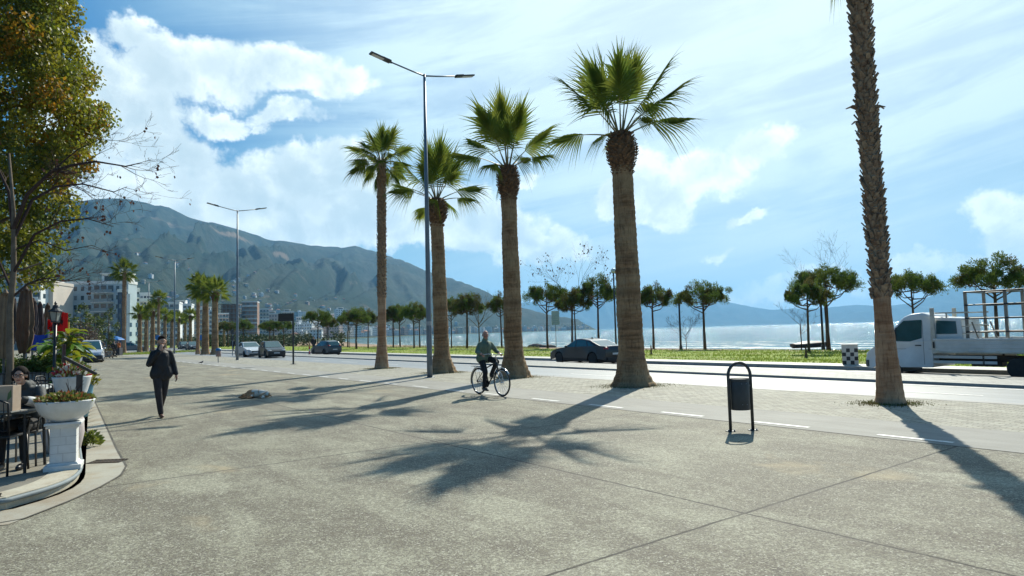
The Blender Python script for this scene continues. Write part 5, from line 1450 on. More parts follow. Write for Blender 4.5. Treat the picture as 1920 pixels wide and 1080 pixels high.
T_N = 27.0
pf = at_n(1661, T_N-.9, -.35)      # front wheel, near side
hd = Vector((-TX, -TY, 0))         # rear-to-front would be towards us; the truck faces away to the left
c = Vector((pf.x, pf.y, 0))+Vector((NX, NY, 0))*.98-Vector((TX, TY, 0))*xf
place(t, (c.x, c.y, -.35), ROADROT)
# ================================================================ CAFE TERRACE
paverd_m = simple_ground('terrace_floor', (0.21, 0.19, 0.15), (0.26, 0.24, 0.19), (0.13, 0.115, 0.09), 0.8, (0.6, 3.0, 110), (1, 1), 0.4)
apron_m = simple_ground('smooth_apron', (0.34, 0.32, 0.255), (0.40, 0.38, 0.31), (0.27, 0.20, 0.125), 0.7, (0.5, 1.6, 90), (1, 1), 0.2)
cream_kerb_m = simple_ground('cream_kerb', (0.46, 0.42, 0.32), (0.52, 0.48, 0.38), (0.34, 0.28, 0.19), 0.7, (1.0, 4.0, 60), (1, 1), 0.3)
TZ = 0.12
def Npix(n): return n
# terrace edge: straight along the promenade, then a rounded corner turning away to the left
EP = [(gp(u, v, 0.0).x, gp(u, v, 0.0).y) for (u, v) in ((157, 868), (160, 895), (140, 915), (95, 934), (40, 950), (0, 962))]
far = []
for k in range(40, 0, -1):
    t_ = 11.0+k*1.6; n_ = min(1.75, .74+.062*(t_-10.8)); q = nt(n_, t_); far.append((q.x, q.y))
edge = far+EP
# smooth it
def smooth(P, it=3):
    for _ in range(it): 
        Q_ = [P[0]]
        for a, c in zip(P, P[1:]): Q_ += [(a[0]*.75+c[0]*.25, a[1]*.75+c[1]*.25), (a[0]*.25+c[0]*.75, a[1]*.25+c[1]*.75)]
        P = Q_+[P[-1]]
    return P
last = EP[-1]; edge = edge+[(last[0]-.8, last[1]-.17), (last[0]-2.5, last[1]-.30), (-14, 5.9), (-30, 5.0)]
edge = smooth(edge, 2)
def off(P, d):
    out = []
    for i in range(len(P)):
        a = Vector(P[max(0, i-1)]); c = Vector(P[min(len(P)-1, i+1)]); t_ = (c-a).normalized(); n_ = Vector((-t_.y, t_.x)); out.append((P[i][0]+n_.x*d, P[i][1]+n_.y*d))
    return out
def band(name, A, B, za, zb, mat, flip=False, kind='structure'):
    b = MB(); n = len(A); b.add([(x, y, za) for x, y in A]+[(x, y, zb) for x, y in B], [((i, i+1, n+i+1, n+i) if not flip else (n+i, n+i+1, i+1, i)) for i in range(n-1)])
    return b
def ribbon(name, d0, d1, z0, z1, mat):
    A = off(edge, d0); B = off(edge, d1); b = MB(); n = len(A)
    b.add([(x, y, z1) for x, y in A]+[(x, y, z1) for x, y in B]+[(x, y, z0) for x, y in A]+[(x, y, z0) for x, y in B],
      [(i, i+1, n+i+1, n+i) for i in range(n-1)]+[(2*n+i, 2*n+i+1, i+1, i) for i in range(n-1)]+[(n+i, n+i+1, 3*n+i+1, 3*n+i) for i in range(n-1)])
    o = b.build(name, mat); o['kind'] = 'structure'
    bm = bmesh.new(); bm.from_mesh(o.data); bmesh.ops.recalc_face_normals(bm, faces=bm.faces); bm.to_mesh(o.data); bm.free(); return o
sgn = -1
ribbon('terrace_kerb', sgn*0.05, sgn*0.34, 0, TZ+.004, cream_kerb_m)
# rounded grey-blue nosing pipe along the kerb
A = off(edge, sgn*.04); b = MB(); b.tube([(x, y, .092) for x, y in A], .024, 10); o = b.build('kerb_nosing', M('nosing_blue_grey', (.15, .19, .205), .7, 0, col2=(.20, .23, .24), vs=6), smooth=True); o['kind'] = 'structure'
# floor: strips from the kerb inwards
A = off(edge, sgn*.33); b = MB(); n = len(A)
inner = [(x-45, y+2) for x, y in A]
b.add([(x, y, TZ) for x, y in A]+[(x, y, TZ) for x, y in inner], [(i, n+i, n+i+1, i+1) for i in range(n-1)])
o = b.build('terrace_floor', paverd_m); o['kind'] = 'structure'
bm = bmesh.new(); bm.from_mesh(o.data); bmesh.ops.triangulate(bm, faces=bm.faces)
for f in bm.faces:
    f.normal_update()
    if f.normal.z < 0: f.normal_flip()
bm.to_mesh(o.data); bm.free()
# smooth apron between terrace and aggregate
AO = [nt(min(2.35, 1.16+.052*(75-k*1.5-9.9)), 75-k*1.5) for k in range(43)]; AO = [(q.x, q.y) for q in AO]
AO += [(gp(u, v).x, gp(u, v).y) for (u, v) in ((240, 880), (220, 898), (165, 925), (95, 955), (0, 990))]
lq = AO[-1]; AO += [(lq[0]-2, lq[1]-.4), (-14, 4.6)]
def resample(P, n):
    L = [0]
    for a, c in zip(P, P[1:]): L.append(L[-1]+math.hypot(c[0]-a[0], c[1]-a[1]))
    out = []
    for k in range(n):
        s = L[-1]*k/(n-1); i = 0
        while i < len(L)-2 and L[i+1] < s: i += 1
        q = (s-L[i])/max(1e-9, L[i+1]-L[i]); out.append((P[i][0]+(P[i+1][0]-P[i][0])*q, P[i][1]+(P[i+1][1]-P[i][1])*q))
    return out
e2 = [p for p in off(edge, 0.01) if p[0] > -14.2]
b = MB(); m_ = 90; Aq = resample(AO, m_); Bq = resample(e2, m_)
b.add([(x, y, .005) for x, y in Aq]+[(x, y, .005) for x, y in Bq], [(i, i+1, m_+i+1, m_+i) for i in range(m_-1)])
o = b.build('terrace_apron', apron_m); o['kind'] = 'structure'
bm = bmesh.new(); bm.from_mesh(o.data)
for f in bm.faces:
    f.normal_update()
    if f.normal.z < 0: f.normal_flip()
bm.to_mesh(o.data); bm.free()
b = MB(); Aj = resample(AO, 120)
def thin(A, w, z):
    b = MB(); n = len(A); B0 = []; B1 = []
    for i in range(n):
        a = Vector(A[max(0, i-1)]); c = Vector(A[min(n-1, i+1)]); t_ = (c-a).normalized(); q = Vector((-t_.y, t_.x))*w; B0.append((A[i][0]-q.x, A[i][1]-q.y, z)); B1.append((A[i][0]+q.x, A[i][1]+q.y, z))
    b.add(B0+B1, [(i, i+1, n+i+1, n+i) for i in range(n-1)]); return b
o = thin(Aj, .014, .008).build('apron_joint', M('joint_dark', (.05, .045, .035), .9, col2=(.11, .10, .08), vs=4)); o['kind'] = 'structure'

whitem = M('white_plaster', (.70, .70, .69), .6, col2=(.58, .58, .56), vs=5, bump=.15, bs=40)
potm = M('pale_pot', (.50, .44, .42), .7, col2=(.40, .34, .32), vs=3, bump=.2, bs=30)
greenp = M('succulent_green', (.12, .17, .03), .6, col2=(.20, .20, .05), vs=8, transl=.3); redp = M('red_leaf', (.30, .07, .03), .6, col2=(.35, .20, .08), vs=10, transl=.3)
flw = M('white_flower', (.72, .72, .68), .6, transl=.3); flr = M('red_flower', (.45, .03, .05), .6, transl=.3); soilp = M('pot_soil', (.06, .045, .03), .95)
def foliage(rg, c, rx, ry, h, n, size, mats_w, up=.6):
    b = MB()
    for k in range(n):
        a = rg.uniform(0, 6.28); q = math.sqrt(rg.random()); p = Vector((c[0]+math.cos(a)*rx*q, c[1]+math.sin(a)*ry*q, c[2]+h*rg.random()*(1-.6*q*q)))
        d = Vector((math.cos(a)*q+rg.uniform(-.5, .5), math.sin(a)*q+rg.uniform(-.5, .5), up+rg.uniform(-.4, .4))).normalized(); s = d.cross(Vector((rg.uniform(-1, 1), rg.uniform(-1, 1), rg.uniform(-1, 1)))).normalized(); L = size*rg.uniform(.6, 1.4)
        o_ = len(b.v); b.v += [tuple(p), tuple(p+d*L*.5+s*L*.3), tuple(p+d*L), tuple(p+d*L*.5-s*L*.3)]; b.f.append((o_, o_+1, o_+2, o_+3)); b.m.append(rg.choice(mats_w))
    return b
# white bowl on a square pedestal
pb = gp(120, 878, TZ); t = thing('planter', 'white bowl of reddish succulents on a square white pedestal at the terrace corner', 'planter', pb, R(28))
b = MB(); b.box((0, 0, .03), (.38, .38, .06)); b.box((0, 0, .075), (.33, .33, .03), taper=.86); b.box((0, 0, .30), (.27, .27, .42)); b.box((0, 0, .525), (.33, .33, .03)); b.box((0, 0, .555), (.38, .38, .03)); ped = b.build('pedestal', whitem, t, bevel=.006)
b = MB()
for z in (.2, .3, .4): b.box((0, 0, z), (.274, .274, .006))
for z, x in ((.15, .0), (.25, -.05), (.35, .03), (.45, -.03)): b.box((x, -.1365, z), (.006, .003, .095)); b.box((-.1365, x, z), (.003, .006, .095))
b.build('block_joints', M('joint_grey', (.52, .51, .50), .8), ped)
b = MB(); b.lathe([(.09, .57), (.15, .585), (.235, .65), (.29, .73), (.315, .81), (.32, .825), (.305, .83), (.285, .815), (.27, .79), (.01, .785)], 36); bw_ = b.build('bowl', whitem, t, smooth=True)
b = MB(); b.lathe([(.275, .795), (.01, .80)], 24, cap=False); b.build('soil', soilp, t)
rg = random.Random(5); foliage(rg, (0, 0, .80), .29, .29, .11, 1100, .05, [0, 0, 0, 1]).build('plants', [greenp, redp, flw], t)
b = MB()
for k in range(9): a = rg.uniform(0, 6.28); b.tube([(.08, .02, .82), (.08+.05*math.cos(a), .05*math.sin(a), .95), (.10+.10*math.cos(a), .1*math.sin(a), 1.0+rg.uniform(0, .1))], [.004, .003, .002], 4)
b.build('dry_stems', twig_m, t)
# tall pale pot on a pedestal behind the menu stand
pb = at_D(136, 12.0, TZ); t = thing('flower_pot', 'tall white pot of white and red flowers behind the black menu stand', 'planter', pb)
b = MB(); b.lathe([(.20, 0), (.20, .04), (.15, .08), (.17, .3), (.22, .58), (.28, .80), (.30, .90), (.31, .93), (.28, .93), (.26, .88), (.01, .87)], 32); b.build('pot', whitem, t, smooth=True)
foliage(rg, (0, 0, .88), .25, .25, .34, 520, .085, [0, 0, 0, 1, 1, 2], .7).build('flowers', [greenp, flw, flr], t)
pb = at_D(121, 9.5, TZ); t = thing('round_pot', 'pinkish round pot standing right behind the square white pedestal', 'planter', pb)
b = MB(); b.lathe([(.19, 0), (.22, .04), (.26, .25), (.25, .45), (.22, .50), (.23, .53), (.20, .53), (.01, .50)], 32); b.build('pot', potm, t, smooth=True)
pb = at_D(172, 10.6, .01); t = thing('kerb_plant', 'small yellow-green plant growing at the kerb beside the menu stand', 'plant', pb)
foliage(rg, (0, 0, .02), .10, .10, .2, 160, .09, [0, 0, 1], .5).build('leaves', [greenp, M('leaf_lime', (.26, .30, .04), .6, transl=.3)], t)
pb = at_D(150, 13.8, TZ); t = thing('flower_pot', 'light blue pot with white and yellow flowers behind the menu stand', 'planter', pb)
b = MB(); b.lathe([(.16, 0), (.22, .3), (.25, .62), (.27, .66), (.24, .66), (.01, .62)], 24); b.build('pot', M('light_blue_pot', (.12, .36, .50), .4), t, smooth=True)
foliage(rg, (0, 0, .62), .3, .3, .4, 500, .10, [0, 0, 1, 2], .7).build('flowers', [M('yellow_leaf', (.30, .28, .03), .6, transl=.3), flw, greenp], t)
# black menu stand
pb = at_D(150, 11.0, TZ); t = thing('menu_stand', 'black slanted menu stand at the edge of the terrace', 'menu stand', pb, R(35))
b = MB(); b.box((0, 0, .50), (.09, .09, 1.0)); b.box((0, 0, .02), (.34, .30, .04)); b.build('post', blackm, t, bevel=.006)
b = MB(); b.box((.0, 0, 1.16), (.56, .42, .035), rot=Euler((0, R(33), 0)).to_matrix()); b.box((.0, 0, 1.135), (.5, .36, .02), rot=Euler((0, R(33), 0)).to_matrix()); b.build('slanted_board', blackm, t, bevel=.006)
b = MB(); b.box((-.22, 0, 1.36), (.05, .34, .30)); b.build('back_board', M('menu_dark_red', (.06, .02, .022), .4), t, bevel=.006)

# bistro chairs and tables of the terrace
chair_m = M('chair_metal', (.13, .125, .12), .4, .4); iron_m = M('black_iron', (.018, .018, .02), .4, .3)
def cafe_chair(mat, seatm):
    t = thing('cafe_chair', 'x', 'chair')
    b = MB(); b.box((0, 0, .445), (.42, .42, .03)); b.build('seat', seatm, t, bevel=.012)
    for sx_ in (-1, 1):
        b = MB(); b.tube([(sx_*.19, -.19, .43), (sx_*.21, -.21, 0)], .014, 8); b.build('leg', mat, t, smooth=True)
        b = MB(); b.tube([(sx_*.19, .19, .43), (sx_*.21, .24, 0)], .014, 8); b.build('leg', mat, t, smooth=True)
        b = MB(); b.tube([(sx_*.20, -.17, .44), (sx_*.23, -.19, .64), (sx_*.23, .0, .66), (sx_*.22, .20, .66)], .013, 8); b.build('armrest', mat, t, smooth=True)
    b = MB(); b.tube([(-.19, .19, .44), (-.2, .23, .84), (-.12, .245, .88), (.12, .245, .88), (.2, .23, .84), (.19, .19, .44)], .013, 8)
    for k in range(-3, 4): b.tube([(k*.05, .205, .50), (k*.052, .24, .86)], .006, 5)
    b.tube([(-.19, .205, .52), (.19, .205, .52)], .009, 6); b.build('backrest', mat, t, smooth=True)
    return t
def cafe_table(lab, pos, rz, top, h=.74, sz=(.7, .7)):
    t = thing('cafe_table', lab, 'table', pos, rz)
    b = MB(); b.box((0, 0, h-.015), (sz[0], sz[1], .03)); b.build('table_top', top, t, bevel=.006)
    for i in (-1, 1):
        for j in (-1, 1):
            b = MB(); b.tube([(i*(sz[0]/2-.05), j*(sz[1]/2-.05), h-.03), (i*(sz[0]/2-.03), j*(sz[1]/2-.03), 0)], .018, 8); b.build('leg', iron_m, t)
    return t
W0 = at_D(52, 8.55, TZ)            # the seated woman
ch = cafe_chair(chair_m, M('grey_seat', (.10, .10, .10), .6)); CT = tree_of(ch)
ch.scale = (.95, .95, .95); ch.location = W0; ch.rotation_euler = (0, 0, R(14)); ch['label'] = 'grey metal chair under the seated woman'
g = 'chairs of the cafe terrace'; ch['group'] = g
c2 = cafe_chair(iron_m, iron_m); C2 = tree_of(c2)
c2.location = at_D(4, 8.0, TZ); c2.rotation_euler = (0, 0, R(190)); c2['label'] = 'black chair cut by the left picture edge, nearest to us'; c2['group'] = g
for i, (u, D, rz, lab) in enumerate(((40, 11.6, 20, 'black chair behind the seated woman, right of her head'), (62, 12.4, 160, 'black iron chair facing the far white table on its right side'), (88, 12.0, 200, 'black iron chair nearest the tall pale flower pot'),
        (10, 12.2, -30, 'black iron chair behind the seated woman, left of her head'), (75, 10.6, 40, 'black chair between the woman and the tall pale pot'), (100, 13.4, 100, 'farthest black iron chair below the potted leaves'))):
    dup(C2, at_D(u, D, TZ), R(rz), lab, g)
wt_ = M('white_table', (.62, .63, .62), .4); mt = M('dark_table', (.07, .08, .08), .35)
ta = cafe_table('dark table in front of the seated woman, under the paper box', at_D(6, 8.15, TZ), R(14), mt, .73, (.8, .6))
cafe_table('white table behind the seated woman among black chairs', at_D(50, 12.0, TZ), R(25), wt_)
cafe_table('small white table farther back by the low wall', at_D(95, 12.8, TZ), R(10), wt_)
# paper box on the table
pbx = at_D(15, 7.95, TZ+.73); t = thing('paper_box', 'large beige paper box with a leaf print standing on the table before the woman', 'box', pbx, R(8))
b = MB(); b.box((0, 0, .15), (.22, .17, .30)); b.box((0, 0, .302), (.225, .02, .006)); b.build('carton', M('kraft_paper', (.42, .33, .25), .8, col2=(.36, .27, .20), vs=5), t, bevel=.006)
b = MB(); b.add([(.05, -.0865, .12), (.10, -.0865, .17), (.095, -.0865, .26), (.06, -.0865, .21)], [(0, 1, 2, 3)]); b.build('leaf_print', M('print_green', (.10, .16, .06), .7), t)
b = MB(); b.box((-.02, .0, .0), (.34, .26, .012)); o = b.build('serving_tray', M('tray_grey', (.38, .38, .36), .5), loc=at_D(16, 7.97, TZ+.736)); tag(o, 'thin grey tray under the paper box on the table', 'tray')
pbx.z += .012; t.location = pbx
# handbag strap-like pipe barrier omitted; low wall with hedge behind the terrace
w0 = at_D(-60, 15.2, TZ); w1 = at_D(118, 15.2, TZ)
t = thing('low_wall', 'low grey rendered planter wall behind the terrace chairs', 'wall', w0)
b = MB(); L = w1.x-w0.x; b.box((L/2, 0, .42), (L, .3, .84)); b.box((L/2, 0, .865), (L+.06, .38, .05)); b.build('wall', M('grey_render', (.30, .31, .31), .85, col2=(.22, .23, .23), vs=2), t, bevel=.01)
rg = random.Random(8); cl = []
for k in range(60): cl.append((Vector((rg.uniform(-60, 110)/FPX*15.6, rg.uniform(-.25, .25), rg.uniform(.02, .28))), rg.uniform(.16, .26), rg.choice((0, 0, 1))))
hb = thing('hedge', 'low clipped green hedge growing on top of the grey planter wall', 'hedge', (at_D(0, 15.4).x, 15.4, TZ+.86))
leaf_cloud(rg, cl, 3800, .055, [0, 1, 0], .1).build('foliage', [M('hedge_green', (.05, .12, .02), .6, col2=(.10, .18, .03), vs=2, transl=.3), leaf_b], hb)
# iron fence panel
t = thing('iron_fence', 'black wrought iron railing panel in front of the low wall', 'fence', at_D(60, 14.4, TZ), R(3))
b = MB()
for k in range(26): b.tube([(-1.0+k*.085, 0, .05), (-1.0+k*.085, 0, .92)], .011, 6)
for k in range(8):
    c = -.95+k*.27
    b.tube([(c+.06*math.cos(a_), 0, .6+.06*math.sin(a_)) for a_ in [i*.7 for i in range(10)]], .007, 5)
b.build('baluster_row', iron_m, t)
for z in (.08, .9):
    b = MB(); b.bar((-1.05, 0, z), (1.2, 0, z), .03); b.build('rail', iron_m, t)
# closed parasols
pm1 = M('parasol_brown', (.16, .10, .065), .85, col2=(.10, .06, .04), vs=3, bump=.4, bs=12); pm2 = M('parasol_dark', (.035, .04, .05), .85, col2=(.06, .035, .04), vs=3); pm3 = M('parasol_tan', (.30, .20, .12), .85, col2=(.20, .13, .08), vs=3)
def parasol(lab, u, D, vt, vb, wpx, mat, seed):
    p = at_D(u, D, TZ); t = thing('closed_parasol', lab, 'parasol', p, seed, 'closed parasols on the terrace'); zt_ = zpix(u, vt, D)-TZ; zb_ = zpix(u, vb, D)-TZ; w = wpx/2/FPX*D
    b = MB(); b.tube([(0, 0, 0), (0, 0, zt_+.06)], .03, 8); b.build('pole', chair_m, t)
    b = MB(); b.box((0, 0, .04), (.6, .6, .08)); b.build('base', darkgrey, t, bevel=.01)
    b = MB(); n = 14; seg = 48; vs = []
    for i in range(n):
        k = i/(n-1); z = zt_+(zb_-zt_)*k; r_ = w*(.18+.82*math.sin(math.pi*min(1, .12+k*.62))**.8)*(1-.32*max(0, k-.72)/.28)
        if .55 < k < .62: r_ *= .86
        for j in range(seg):
            a = 2*math.pi*j/seg; rr = r_*(1+.17*math.sin(a*8+seed+k*.8)+.06*math.sin(a*17+k*5)); vs.append((rr*math.cos(a), rr*math.sin(a), z+.02*math.sin(a*8)))
    b.add(vs, [(i*seg+j, i*seg+(j+1) % seg, (i+1)*seg+(j+1) % seg, (i+1)*seg+j) for i in range(n-1) for j in range(seg)]+[tuple(range(seg))]); b.build('canopy', mat, t, smooth=True)
    b = MB(); b.lathe([(.05, zt_-.02), (.06, zt_+.03), (.015, zt_+.12)], 10); b.build('finial', mat, t)
    return t
parasol('large brown closed parasol right of the bare tree trunk', 46, 15.8, 545, 662, 27, pm1, 1)
parasol('tan closed parasol cut by the left picture edge', 8, 15.0, 552, 672, 24, pm3, 2)
parasol('dark blue closed parasol just right of the large brown one', 61, 19.5, 566, 640, 15, pm2, 3)
parasol('narrow dark closed parasol, second from right', 74, 22, 572, 640, 12, pm2, 4)
parasol('narrow brown closed parasol nearest the black lantern', 88, 23, 574, 640, 12, pm1, 5)
parasol('dark closed parasol half hidden behind the bare tree trunk', 22, 20, 560, 645, 15, pm2, 6)
# blue tarpaulin screen
pq = at_D(70, 18.5, TZ); t = thing('blue_screen', 'bright blue fabric screen behind the parasols and flowering pots', 'screen', pq, R(-6))
z0, z1 = zpix(70, 658, 18.5)-TZ, zpix(70, 620, 18.5)-TZ
b = MB(); N_ = 14; vs = []
for i in range(N_+1):
    k = i/N_; x = (-22+44*k)/FPX*18.5; y = .05*math.sin(k*9); vs += [(x, y, z0), (x, y+.02, z1-.10*math.sin(k*math.pi)-.06*k), (x, y+.02+.006, z1-.10*math.sin(k*math.pi)-.06*k), (x, y+.006, z0)]
b.add(vs, [(4*i+j, 4*i+4+j, 4*i+4+(j+1) % 4, 4*i+(j+1) % 4) for i in range(N_) for j in range(4)]); b.build('fabric', M('blue_fabric', (.006, .05, .42), .6, col2=(.01, .07, .5), vs=2, transl=.2), t)
for s in (-1, 1): b = MB(); b.tube([(s*22/FPX*18.5, 0, 0), (s*22/FPX*18.5, 0, z1+.02)], .02, 8); b.build('post', galv, t)
# black lantern
D = 14.2; pq = at_D(103, D, TZ); t = thing('lantern_post', 'black classic lantern post in front of the red flags', 'street lamp', pq)
z1 = zpix(103, 605, D)-TZ; b = MB(); b.tube([(0, 0, 0), (0, 0, .3), (0, 0, .34), (0, 0, z1)], [.07, .06, .035, .03], 12); b.build('pole', blackm, t, smooth=True)
b = MB(); b.box((0, 0, z1+.13), (.10, .10, .18), taper=1.5); b.build('lantern_glass', M('lantern_pane', (.30, .32, .30), .2), t)
b = MB()
for i in (-1, 1):
    for j in (-1, 1): b.bar((i*.052, j*.052, z1+.03), (i*.08, j*.08, z1+.24), .014)
b.lathe([(.14, z1+.23), (.135, z1+.25), (.06, z1+.31), (.05, z1+.37), (.02, z1+.39), (.03, z1+.42), (.005, z1+.46)], 12); b.box((0, 0, z1+.02), (.12, .12, .03)); b.build('lantern_cap', blackm, t)
# red flags with dark emblem (double-headed eagle shape is kept to a plain dark bird-like mark)
for (u, v, D, w, h, rz, lab) in ((112, 600, 21, .30, .33, -.3, 'red flag with a dark double-headed eagle, right of the black lantern'), (98, 612, 21.5, .15, .24, .5, 'small red flag corner showing left of the black lantern')):
    pq = at_D(u, D, TZ); zc = zpix(u, v, D)-TZ; t = thing('flag', lab, 'flag', pq, rz)
    b = MB(); b.tube([(-w, 0, 0), (-w, 0, zc+h+.05)], .018, 8); b.build('flagpole', chair_m, t)
    b = MB(); n = 16; vs = []
    for i in range(n+1):
        x = -w+2*w*i/n; y = .05*math.sin(i*.8)
        for z in (zc-h-.06*i/n, zc+h-.12*i/n): vs += [(x, y, z), (x, y+.008, z)]
    b.add(vs, [(4*i, 4*i+4, 4*i+6, 4*i+2) for i in range(n)]+[(4*i+1, 4*i+3, 4*i+7, 4*i+5) for i in range(n)]); cl_ = b.build('flag_cloth', M('flag_red', (.62, .012, .015), .6, col2=(.52, .01, .012), vs=2, transl=.3), t)
    b = MB()
    for s in (-1, 1):
        P = [(0, -.15), (.03, -.05), (.09, -.12), (.07, -.02), (.13, -.06), (.10, .03), (.15, .01), (.11, .08), (.07, .05), (.05, .10), (.09, .13), (.04, .15), (.02, .11), (0, .04)]
        b.add([(s*x*(w/.3)-.02, -.012+.05*math.sin(((s*x-.02)/w+1)*n/2*.8)-.004, zc-.06+z*(h/.33)) for x, z in P], [tuple(range(len(P)))])
    b.build('eagle', M('flag_black', (.02, .01, .01), .7), cl_)
# leafy broad plants along the edge
def broad_plant(lab, u, D, vt, wpx, seed, cat='plant', yellow=.5):
    rg = random.Random(seed); p = at_D(u, D, TZ); H = zpix(u, vt, D)-TZ; t = thing('leafy_plant', lab, cat, p)
    b = MB(); b.box((0, 0, .25), (.5, .5, .5), taper=1.15); b.box((0, 0, .51), (.62, .62, .04)); b.build('planter_box', darkgrey, t, bevel=.01)
    b = MB(); w = wpx/2/FPX*D
    for k in range(64):
        a = rg.uniform(0, 6.28); q = rg.uniform(.1, 1); z = .5+(H-.5)*rg.uniform(.1, .95); c = Vector((math.cos(a)*w*q*.7, math.sin(a)*w*q*.7, z))
        d = Vector((math.cos(a), math.sin(a), rg.uniform(-.3, .9))).normalized(); s = d.cross(Vector((0, 0, 1))).normalized(); L = rg.uniform(.22, .42); up = s.cross(d)
        mi = 0 if rg.random() < yellow else 1
        b.tube([Vector((0, 0, .5+(z-.5)*.5)), c], [.008, .005], 4, 2)
        rows = []
        for i in range(6):
            f = i/5; wd = L*.30*math.sin(math.pi*min(.97, f*.9+.08)); q_ = c+d*(L*f)-Vector((0, 0, L*.45*f*f)); rows += [q_-s*wd+up*wd*.35, q_, q_+s*wd+up*wd*.35]
        b.add(rows, [(3*i+j, 3*i+j+1, 3*i+4+j, 3*i+3+j) for i in range(5) for j in range(2)], mi)
    for k in range(10):
        a = rg.uniform(0, 6.28); c = Vector((math.cos(a)*w*.7, math.sin(a)*w*.7, rg.uniform(.6, .95)*H))
        for j in range(6):
            d = Vector((rg.gauss(0, 1), rg.gauss(0, 1), rg.gauss(0, 1))).normalized(); s = d.cross(Vector((0, 0, 1))).normalized()*.03; b.add([c, c+d*.04+s, c+d*.09, c+d*.04-s], [(0, 1, 2, 3)], 3)
    b.build('leaves', [M('leaf_yellow', (.32, .30, .02), .45, col2=(.20, .25, .02), vs=3, transl=.4), M('leaf_bright', (.07, .19, .02), .45, col2=(.12, .22, .03), vs=3, transl=.35), M('stem_green', (.08, .12, .03), .6), flw], t)
broad_plant('yellow-leaved potted plant below the red flag, right of the lantern pole', 124, 14.6, 612, 44, 3, yellow=.6)
broad_plant('green broad-leaved plant left of the lantern pole before the blue screen', 88, 15.6, 640, 44, 4, yellow=.3)
broad_plant('yellow and white flowering plant directly above the menu stand', 138, 15.6, 642, 30, 6, yellow=.75)
# yellow post among the flags
t = thing('yellow_post', 'short orange-yellow post just right of the red flag', 'post', at_D(126, 26, 0)); b = MB(); b.tube([(0, 0, 0), (0, 0, zpix(126, 604, 26))], .07, 10); b.tube([(0, 0, 0), (0, 0, .06)], .16, 10); b.build('post', M('yellow_paint', (.48, .28, .03), .5), t)

# ================================================================ PEOPLE
skin = M('skin', (.58, .35, .25), .55, col2=(.40, .21, .14), vs=9); skin_r = M('skin_ruddy', (.62, .30, .21), .55, col2=(.42, .17, .11), vs=9)
hairb = M('hair_black', (.012, .009, .008), .85, col2=(.022, .016, .013), vs=30, spec=.15); hairg = M('hair_grey', (.40, .38, .36), .7)
eyew = M('eye_white', (.6, .58, .55), .3); eyed = M('eye_dark', (.02, .012, .01), .2); lipm = M('lips', (.32, .10, .08), .5)
def frame(fwd, up=Vector((0, 0, 1))):
    f = Vector(fwd).normalized(); s = f.cross(up).normalized(); u = s.cross(f); return f, s, u
def head_shapes(mb, c, fwd, up=(0, 0, 1), k=1.0):
    """skull, jaw, nose, ears; returns frame"""
    f, s, u = frame(fwd, Vector(up)); c = Vector(c)
    M3 = Matrix((s, f, u)).transposed()
    P = lambda x, y, z: c+s*x*k+f*y*k+u*z*k
    mb.ball(P(0, -.012, .030), (.074*k, .092*k, .088*k), 18, rot=M3)
    mb.ball(P(0, .018, -.035), (.058*k, .066*k, .072*k), 16, rot=M3)
    mb.cap2(P(0, .055, -.088), P(0, .060, -.084), .026*k, .026*k, 12)
    mb.cap2(P(0, .088, .012), P(0, .106, -.018), .009*k, .014*k, 10)
    for q in (-1, 1):
        mb.ball(P(q*.079, -.006, .0), (.012*k, .020*k, .032*k), 10, rot=M3)
        mb.ball(P(q*.036, .060, -.022), (.024*k, .022*k, .022*k), 10, rot=M3)
        mb.cap2(P(q*.014, .083, .034), P(q*.048, .074, .034), .009*k, .008*k, 8)
    return P, M3
def face_parts(P, M3, parent, k=1.0, brow=hairb):
    for q in (-1, 1):
        b = MB(); b.ball(P(q*.031, .078, .014), (.0125*k, .008*k, .0075*k), 10, rot=M3); e = b.build('eye', eyew, parent, smooth=True)
        b = MB(); b.ball(P(q*.031, .0855, .014), (.0058*k, .003*k, .006*k), 8, rot=M3); b.build('iris', eyed, e, smooth=True)
        b = MB(); b.cap2(P(q*.014, .089, .036), P(q*.047, .078, .037), .0045*k, .004*k, 6); b.build('eyebrow', brow, parent, smooth=True)
    b = MB(); b.cap2(P(-.018, .083, -.052), P(0, .089, -.050), .006*k, .008*k, 8); b.cap2(P(0, .089, -.050), P(.018, .083, -.052), .008*k, .006*k, 8); b.build('lips', lipm, parent, smooth=True)
def hand(mb, wrist, d, palm_n, side, curl=.5, k=1.0):
    """wrist, finger direction, palm normal; side=+1/-1 puts the thumb"""
    w = Vector(wrist); d = Vector(d).normalized(); n = Vector(palm_n); n = (n-d*n.dot(d)).normalized(); s = d.cross(n)*side
    mb.cap2(w, w+d*.03*k, .025*k, .026*k, 10)
    for q in (-.027, -.009, .009, .027): mb.cap2(w+d*.02*k+s*q*.8*k, w+d*.085*k+s*q*k, .013*k, .011*k, 8)
    for i, (q, L) in enumerate(((-.028, .058), (-.0095, .072), (.0095, .078), (.028, .070))):
        p = w+d*.085*k+s*q*k; dd = d.copy(); r_ = .0092*k
        for j in range(3):
            dd = (dd+n*curl*(.55+.25*j)).normalized(); p2 = p+dd*(L*k*(.45, .32, .23)[j]); mb.cap2(p, p2, r_, r_*.9, 8); p = p2; r_ *= .9
    p = w+d*.02*k+s*.028*k; dd = (d*.6+s*.75+n*.2*curl).normalized(); p2 = p+dd*.042*k; mb.cap2(p, p2, .014*k, .011*k, 8); dd = (dd+d*.7+n*.35*curl).normalized(); mb.cap2(p2, p2+dd*.030*k, .0105*k, .009*k, 8)
